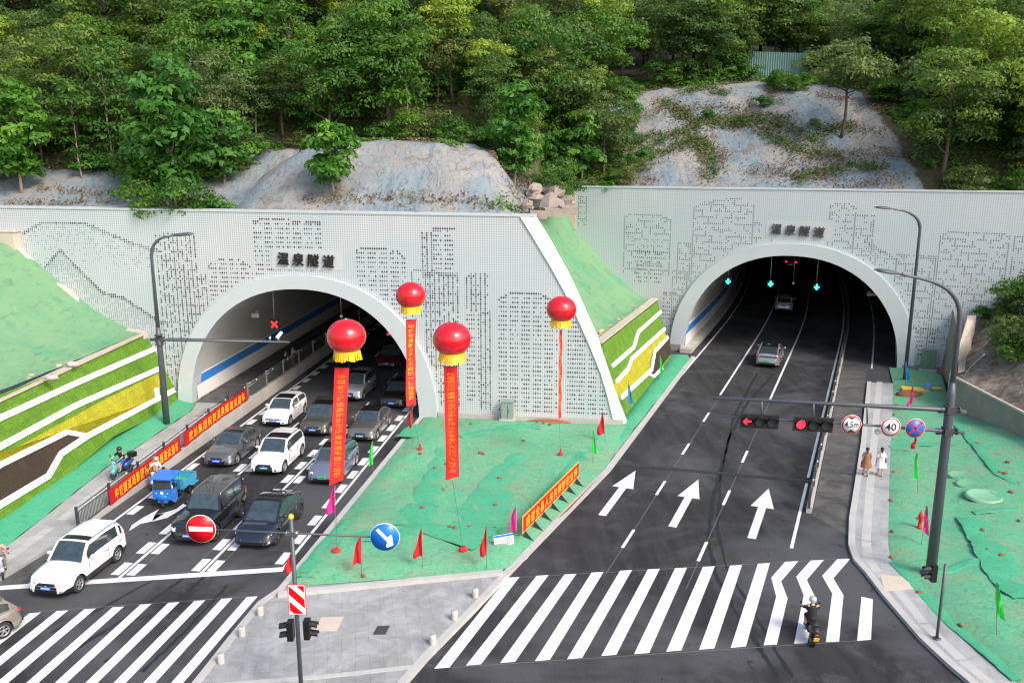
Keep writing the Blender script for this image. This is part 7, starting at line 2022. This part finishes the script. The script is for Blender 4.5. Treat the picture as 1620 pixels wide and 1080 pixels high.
put_text('lettering', body, 'yellow', tb, lambda a, b2, c: q0+d*(L*.04+a)+n*(.045+c)+Vector((0, 0, .68+b2)), w=cw*.84, h=.56, ext=.004, bold=.010, gap=1/.84)
for k in range(7):
    b_ = q0+d*(L*(k+.2)/6.6); m = MB(); m.tube([b_+Vector((0, 0, .9))-n*.03, b_-Vector((0, 0, .15))-n*.03], .02, 5); m.tube([b_+Vector((0, 0, .35)), b_+n*.5-Vector((0, 0, .15))], .02, 5); m.prism([b_+Vector((0, 0, .30)), b_+n*.42-Vector((0, 0, .1)), b_-Vector((0, 0, .1))], d*.02); m.build('stand', 'darkgrey', tb)
# little notice board
c = AY(797, 854, G(800, 872).y); r = thing('notice_board', 'small white notice board with blue header and rows of red characters beside the pink flag', 'notice board', Vector((c.x, c.y, .3)))
rot = Matrix.Rotation(R(9), 3, 'Z') @ Matrix.Rotation(R(-6), 3, 'Y'); w_, h_ = .90, .58
def nb(a, b2, z): return c+rot @ Vector((a, -z, b2))
m = MB(); m.prism([nb(-w_/2, -h_/2, 0), nb(w_/2, -h_/2, 0), nb(w_/2, h_/2, 0), nb(-w_/2, h_/2, 0)], rot @ Vector((0, -.02, 0))); m.build('board', 'white', r)
m = MB(); m.prism([nb(-w_/2, h_/2-.10, .022), nb(w_/2, h_/2-.10, .022), nb(w_/2, h_/2-.01, .022), nb(-w_/2, h_/2-.01, .022)], rot @ Vector((0, -.004, 0))); m.prism([nb(-w_/2+.03, -h_/2+.01, .022), nb(w_/2, -h_/2+.01, .022), nb(w_/2, -h_/2+.04, .022), nb(-w_/2+.03, -h_/2+.04, .022)], rot @ Vector((0, -.004, 0))); m.build('blue_header', 'signblue', r)
for row, (txt, z) in enumerate((('严禁烟火', .10), ('施工现场注意安全', -.03), ('闲人免进注意防火', -.16))):
    n0 = 8-len(txt); put_text('lettering', txt, 'signred', r, lambda a, b2, q, z=z, n0=n0: nb(-.42+n0*.10+a, z+b2, .026+q), w=.085, h=.095, ext=.002, gap=1.22)
m = MB(); m.tube([nb(-.3, -h_/2, -.01), Vector((c.x-.3, c.y, .2))], .015, 5); m.tube([nb(.3, -h_/2, -.01), Vector((c.x+.3, c.y+.05, .2))], .015, 5); m.build('stake', 'darkgrey', r)

# ---------------- balloons with hanging banners
def balloon(label, px, py, rpx, ax, ay, blab, bx0, by0, bx1, by1, wpx, txt, yaw, az=.35, txtmat='orangeink', anchor='bag', cut=True):
    A = G(ax, ay, az); Y = A.y; c = AY(px, py, Y); r = rpx*Y/FPX
    b_ = thing('balloon', label, 'balloon', c-Vector((0, 0, r)), 'red lantern balloons over the island')
    m = MB(); m.smooth = True; seg, rg = 36, 14; rows = []
    for i in range(rg+1):
        t = math.pi*i/rg; row = []
        for j in range(seg):
            a = 2*math.pi*j/seg; lob = 1+.018*abs(math.sin(a*6))*math.sin(t)
            row.append(c+Vector((r*math.sin(t)*math.cos(a)*lob, r*math.sin(t)*math.sin(a)*lob, r*.90*math.cos(t))))
        rows.append(m.add(row))
    for i in range(rg):
        for j in range(seg): m.face((rows[i]+j, rows[i+1]+j, rows[i+1]+(j+1) % seg, rows[i]+(j+1) % seg))
    e = m.build('envelope', 'balloon', b_)
    m = MB(); m.lathe([(.03, 0), (.05, .03), (.02, .06)], c+Vector((0, 0, r*.88)), 8); m.build('valve', 'lens', e)
    m = MB(); n = 34; rr = r*.66; zt = c.z-r*.70; rf = random.Random(int(px))
    for j in range(n):
        a0, a1 = 2*math.pi*j/n, 2*math.pi*(j+.86)/n; sw = rf.uniform(1.02, 1.18); ln = r*rf.uniform(.44, .58)
        m.prism([c+Vector((rr*math.cos(a0), rr*math.sin(a0), zt-c.z)), c+Vector((rr*math.cos(a1), rr*math.sin(a1), zt-c.z)), c+Vector((rr*sw*math.cos(a1), rr*sw*math.sin(a1), zt-c.z-ln)), c+Vector((rr*sw*math.cos(a0), rr*sw*math.sin(a0), zt-c.z-ln*rf.uniform(.85, 1)))], Vector((math.cos(a0), math.sin(a0), 0))*.006)
    m.build('fringe', 'fringe', b_)
    # banner
    T, B = AY(bx0, by0, Y), AY(bx1, by1, Y); L = T.z-B.z; w = .60
    bn = thing('hanging_banner', blab, 'banner', B)
    yw = R(yaw); ax_ = Vector((math.cos(yw), math.sin(yw), 0)); nn = Vector((ax_.y, -ax_.x, 0))
    def cl_(u, v, c_=0):   # u across -0.5..0.5, v down 0..1
        cen = T.lerp(B, v); q = 0 if yaw > 60 else 1; sway = .06*math.sin(v*5+px*.1)*q; tw = .10*math.sin(v*4+px)*q; return cen+(ax_+nn*tw)*u*w+nn*(sway+q*.06*math.sin(v*9+u*5)+.10*u*u+.02*math.sin(v*23+u*6)+c_)
    m = MB(); m.smooth = True; k = 26
    for i in range(k+1):
        for u in (-.5, -.25, 0, .25, .5):
            v = i/k; vv = v
            p = cl_(u, vv)
            if cut and i == k: p = p+Vector((0, 0, .14*(u+.5)))
            m.v.append(p)
    for i in range(k):
        for j in range(4): q = i*5+j; m.face((q, q+1, q+6, q+5))
    clo = m.build('cloth', 'redvert', bn)
    m = MB(); m.tube([cl_(-.54, 0), cl_(.54, 0)], .012, 5); m.build('batten', 'darkgrey', clo)
    hh = L*.88/len(txt)
    put_text('lettering', txt, txtmat, clo, lambda a, b2, z: cl_(a/w, .05+(-b2)/L, .012+z), w=.34, h=hh*.84, ext=.002, bold=.006, vertical=True, gap=1/.84)
    for P_ in ([c-Vector((0, 0, r*.86)), cl_(-.5, 0)], [c-Vector((0, 0, r*.86)), cl_(.5, 0)], [cl_(0, 1), A]):
        m = MB(); m.tube(P_, .006, 4, cap=False); m.build('cord', 'darkgrey', bn)
    return A
M['redsack'] = simple('red_sack', (.62, .02, .02), .7, bmp=.4)
def sack(A, label):
    m = MB(); m.ell(A+Vector((0, 0, .10)), (.21, .16, .13), 12, 8); m.ell(A+Vector((.05, 0, .24)), (.08, .07, .06), 8, 6); tag(m.build('sandbag', 'redsack'), label, 'sandbag')
A1 = balloon('large red lantern balloon with yellow fringe in front of the left tunnel mouth', 548, 532, 31.5, 532, 874, 'long red hanging banner in front of the blue grey electric car', 541, 582, 532, 766, 20, '中国铁工建设集团祝贺隧道试通车圆满成果', 12)
A2 = balloon('smaller red lantern balloon over the crown of the left arch, above the tunnel right edge', 650, 467, 24, 665, 714, 'red hanging banner with clear yellow characters at the right leg of the left arch', 650, 505, 650, 641, 14, '中建铁投致力于武咸同城一体化发展', 28, txtmat='yellow', cut=False)
A3 = balloon('large red lantern balloon with yellow fringe before the perforated wall, right of the arch', 715, 536, 31, 733, 872, 'long red hanging banner before the perforated wall, lower end over the island', 713, 579, 716, 758, 23, '热烈祝贺隧道通车为咸宁市打造山水宜居现代化城市而努力', -4)
A4 = balloon('red lantern balloon at the white curved edge of the left portal', 888, 489, 24, 887, 722, 'narrow red banner seen edge-on below the balloon at the white curved portal edge', 887, 522, 885, 662, 6, '热烈祝贺温泉隧道建成通车', 72, cut=False)
for A, l in ((A1, 'red sandbag on the net left of the two, anchoring the near left balloon'), (A3, 'red sandbag on the net close to the right front kerb of the island')): sack(A, l)
for A, l in ((A2, 'small red wrapped valve stake on the net below the arch right foot'), (A4, 'small red wrapped valve stake on the net behind the thanks banner')):
    m = MB(); m.lathe([(.32, 0), (.30, .05), (0, .06)], A, 14); m.lathe([(.12, .05), (.14, .2), (.07, .30), (.05, .42), (.07, .46), (0, .5)], A, 10); tag(m.build('wrapped_stake', 'redsack'), l, 'stake')

# ---------------- flags on thin canes
def flag(px, py, top_py, mat, label, z=.35, hf=None, lean=0, w=.42, top_px=None, L=None, dirx=-1):
    A = G(px, py, z); T = AY(px+lean if top_px is None else top_px, top_py, A.y)
    r = thing('flag', label, 'flag', A, 'pennants on canes'); m = MB(); m.tube([A-Vector((0, 0, .1)), T], [.014, .010], 5); m.build('cane', 'barkpale', r)
    L = L or min(1.35, (T.z-A.z)*.72); m = MB(); m.smooth = True; k = 10; ax_ = (T-A).normalized()
    for i in range(k+1):
        v = i/k; c = T-ax_*L*v; ww = w*(.10+.9*math.sin(min(1, v*1.15)*1.45)) ; 
        for j in range(5):
            u = j/4; m.v.append(c+Vector((dirx*u*ww*(.8+.12*math.sin(px+v*6)), .10*math.sin(u*7+v*4+px), -.12*u*v)))
    for i in range(k):
        for j in range(4): q = i*5+j; m.face((q, q+1, q+6, q+5))
    m.build('cloth', mat, r)
flag(572, 906, 847, 'red', 'red pennant on the net below the blue arrow sign, left of the three red ones', w=.5)
flag(668, 896, 836, 'red', 'red pennant at the middle front of the netted island', w=.45)
flag(770, 896, 832, 'red', 'red pennant at the front of the island left of the notice board', w=.35)
flag(530, 830, 768, 'pink', 'pink pennant at the left kerb of the island under the nearest hanging banner', w=.5)
flag(590, 748, 697, 'greenflag', 'green pennant at the left kerb of the island by the blue grey car', w=.32)
flag(652, 712, 640, 'red', 'slim red pennant at the kerb right below the arch-leg banner', w=.25, z=.3)
flag(462, 916, 872, 'red', 'red pennant behind the near sign post at the stop line', w=.4)
flag(817, 852, 802, 'pink', 'pink pennant at the near end of the thanks banner', w=.42)
flag(938, 730, 680, 'greenflag', 'green pennant at the right edge of the island by the white portal foot', w=.28, dirx=1)
flag(958, 700, 652, 'red', 'red pennant at the foot of the white curved portal edge', w=.5, lean=-4)
flag(994, 660, 606, 'blueflag', 'blue pennant in front of the small turf wall', w=.35, z=.3, dirx=1)
flag(1044, 600, 562, 'greenflag', 'green pennant in front of the brown turf patch', w=.30, z=.3, dirx=1)
flag(1433, 612, 572, 'blueflag', 'blue pennant beside the far right street lamp', w=.35, z=.3, dirx=1)
flag(1441, 650, 612, 'pink', 'pink pennant on the net left of the big mast arm clamps', w=.35, z=.3, lean=4)
flag(1449, 715, 690, 'red', 'red pennant half hidden under the no stopping sign', w=.3, z=.3)
flag(1452, 780, 717, 'greenflag', 'green pennant on the net between the pavement and the big mast', w=.30, z=.3)
flag(1458, 858, 800, 'pink', 'pink pennant beside the red hydrant at the big mast', w=.3, z=.35, lean=8, dirx=1)
flag(1577, 1000, 922, 'greenflag', 'green pennant on the net at the lower right corner', w=.35, z=.9, dirx=1)
# hydrant, bollards, cabinets, manholes, cooler
A = G(1455, 834, .3); hy = thing('fire_hydrant', 'red fire hydrant standing on the net left of the big mast', 'hydrant', A)
m = MB(); m.lathe([(.14, 0), (.14, .06), (.09, .08), (.085, .5), (.12, .53), (.12, .62), (.09, .70), (.04, .78), (.04, .84), (0, .84)], A, 14); m.build('barrel', 'redsack', hy)
m = MB(); m.tube([A+Vector((-.2, 0, .48)), A+Vector((.2, 0, .48))], .055, 8); m.tube([A+Vector((0, -.18, .42)), A+Vector((0, 0, .42))], .07, 8); m.build('outlet', 'redsack', hy)
M['netring'] = simple('pale_net_ring', (.20, .42, .26), .7, var=.2); M['bucketblue'] = simple('bucket_blue', (.12, .28, .50), .5); M['pinkish'] = simple('pale_sheet', (.62, .42, .42), .7); M['sand'] = simple('pale_sand', (.52, .38, .24), .95, var=.25, vscale=3, bmp=.5)
M['stoneb'] = simple('pale_stone', (.46, .43, .38), .85, var=.15, vscale=6)
BLAB = ['front left stone bollard, the one nearest the near sign post', 'front left stone bollard in the middle of its row of three', 'front left stone bollard, lowest of its row of three', 'right-hand stone bollard nearest the netted island', 'right-hand stone bollard in the middle of its row of three', 'right-hand stone bollard, lowest of its row of three']
for (x, y), l in zip(((412, 972), (383, 1005), (350, 1048), (752, 944), (719, 979), (685, 1018)), BLAB):
    A = G(x, y, .15); m = MB(); m.lathe([(.13, 0), (.13, .33), (.115, .36), (0, .365)], A, 18); tag(m.build('bollard', 'stoneb'), l, 'bollard', 'stone bollards at the plaza corners')

def cabinet(p, w, h, label, mat='cabinetgreen', rz=0):
    r = thing('utility_cabinet', label, 'cabinet', p, rz=0)
    m = MB(); m.box(p+Vector((0, 0, h/2+.12)), (w, .5, h), Euler((0, 0, rz))); m.build('body', mat, r)
    m = MB(); m.box(p+Vector((0, 0, h+.15)), (w+.08, .58, .06), Euler((0, 0, rz))); m.build('lid', mat, r)
    m = MB(); m.box(p+Vector((0, 0, .06)), (w+.3, .8, .14), Euler((0, 0, rz))); m.build('plinth', 'concrete', r)
    m = MB(); m.box(p+Vector((-math.sin(-rz)*.0, -.26, h*.55)), (.02, .02, h*.75), Euler((0, 0, rz))); m.box(p+Vector((.08, -.27, h*.6)), (.04, .03, .14), Euler((0, 0, rz))); m.build('door_seam', 'darkgrey', r)
M['cabinetgreen'] = simple('cabinet_grey_green', (.24, .29, .26), .5, var=.1); M['cabinetdark'] = simple('cabinet_green', (.13, .22, .15), .5, var=.15)
p = WL(4.9, .3, .55); cabinet(p, .75, 1.15, 'grey green utility cabinet on a slab against the left portal wall', rz=-AL)
p = WR(20.6, .2, .6); cabinet(p, 1.0, 1.5, 'green utility cabinet at the foot of the right portal beside the far lamp', 'cabinetdark', rz=-AR)
def plate_(pxs, mat, z, name, label, cat):
    m = MB(); m.prism([G(x, y, z) for x, y in pxs], (0, 0, .012)); tag(m.build(name, mat), label, cat)
plate_([(508, 976), (544, 975), (533, 998), (498, 998)], 'capstone', .145, 'access_cover', 'square brownish cover set in the plaza paving right of the near post', 'cover')
M['cover'] = simple('iron_cover', (.05, .05, .05), .6, var=.6, vscale=6)
plate_([(597, 990), (617, 989), (610, 1003), (590, 1003)], 'cover', .145, 'manhole_cover', 'small dark square drain cover in the plaza paving', 'cover')
plate_([(1392, 909), (1432, 912), (1448, 931), (1400, 935)], 'capstone', .152, 'access_cover', 'brown dirty patch cover in the right pavement beside the big mast', 'cover')
plate_([(322, 648), (334, 646), (322, 656), (308, 658)], 'oldconcrete', .47, 'access_cover', 'dark rectangular cover in the left pavement before the tunnel', 'cover')
for x, y, rr2, l in ((1556, 795, .95, 'large pale manhole ring under the net right of the big mast, nearest of the three'), (1519, 757, .72, 'green manhole cover under the net, farthest of the three'), (1532, 773, .68, 'green manhole cover under the net, middle one of the three')):
    A = G(x, y, .3); A.z = hR(A.x, A.y)+.0; m = MB(); m.lathe([(rr2, -.1), (rr2*.96, .03), (rr2*.8, .045), (rr2*.74, .02), (0, .02)], A, 26); tag(m.build('manhole_cover', 'netring' if rr2 > .9 else 'net'), l, 'manhole cover')
# tools and clutter by the far lamp
A = G(1461, 618, .25); m = MB(); m.box(A+Vector((-.6, 0, .12)), (1.9, .7, .12), Euler((.05, .05, -.2))); m.box(A+Vector((.9, .2, .12)), (1.0, .5, .1), Euler((0, .05, .2))); tag(m.build('plank', 'plateyellow'), 'yellow planks lying on the net by the farther right lamp', 'plank')
m = MB(); m.lathe([(.24, 0), (.26, .45), (.2, .47), (0, .47)], A+Vector((.25, -.1, .1)), 14); tag(m.build('bucket', 'bucketblue'), 'blue and white bucket among the yellow planks by the far lamp', 'bucket')
m = MB(); m.ell(A+Vector((-1.4, -.9, -.02)), (1.0, .7, .28), 9, 5); tag(m.build('clay_heap', 'redclay'), 'heap of red clay at the foot of the far right lamp', 'clay heap')
m = MB(); m.ell(WR(22.0, .15, 1.0), (.9, .6, .4), 9, 5); tag(m.build('clay_heap', 'redclay'), 'heap of red clay at the corner of portal and wing wall', 'clay heap')
m = MB(); m.ell(WL(7.5, .25, .7), (1.6, .5, .22), 10, 5); tag(m.build('clay_heap', 'redclay'), 'heap of red clay against the left portal wall right of the cabinet', 'clay heap')
# cables on the retaining wall
for k, (a, b2, sag) in enumerate((((1558, 560), (1545, 640), 30), ((1590, 640), (1600, 690), 6), ((1530, 650), (1620, 690), 22), ((1520, 640), (1600, 680), 30))):
    P = []
    for i in range(13):
        t = i/12; x = a[0]+(b2[0]-a[0])*t-(sag*.9*math.sin(math.pi*t) if k == 0 else 0); y = a[1]+(b2[1]-a[1])*t+(0 if k == 0 else sag*math.sin(math.pi*t)); P.append(AY(x, y, rb0.y-.35-.02*k+(rb1.y-rb0.y)*0-(max(0, x-1502)*.022)))
    m = MB(); m.tube(P, .03, 5); tag(m.build('cable', 'black' if k else 'steel'), 'loose cable hanging on the weathered retaining wall at the right', 'cable', 'loose cables on the retaining wall')
# debris on the left slope
rj = random.Random(8)
for px, py in ((115, 576), (82, 597)):
    p = HIT(px, py, FL(-20.8, -10, 5.4), Vector((0, 0, 1))); m = MB(); m.ell(p, (.45, .25, .16), 7, 5); m.v = [p+(v-p)*rj.uniform(.7, 1.2) for v in m.v]
    tag(m.build('plastic_sheet', 'pinkish'), 'crumpled pale pink sheet on the edge of the left net slope' if px > 100 else 'pale crumpled sack on the left net slope above the turf wall', 'litter')
m = MB()
for i in range(70):
    s = rj.uniform(-34, -9); u = rj.uniform(-20.35, -20.75)-max(0, (-s-14))*.0
    p = FL(u-rj.uniform(0, .5), s, 5.30); m.ell(p, (rj.uniform(.15, .4), rj.uniform(.15, .35), rj.uniform(.05, .14)), 7, 4)
tag(m.build('sand_edge', 'sand'), kind='stuff')
m = MB()
for i in range(26):
    s = rj.uniform(-20, -9); u = rj.uniform(-1.9, -2.9); p = WR(u, 4.35, -s)
    if (p-RP).dot(RN) < -.2 and inv(p, OL, AL)[1] > .6: m.ell(p, (rj.uniform(.12, .3), rj.uniform(.1, .25), rj.uniform(.04, .10)), 6, 4)
if m.f: tag(m.build('sand_edge', 'sand'), kind='stuff')
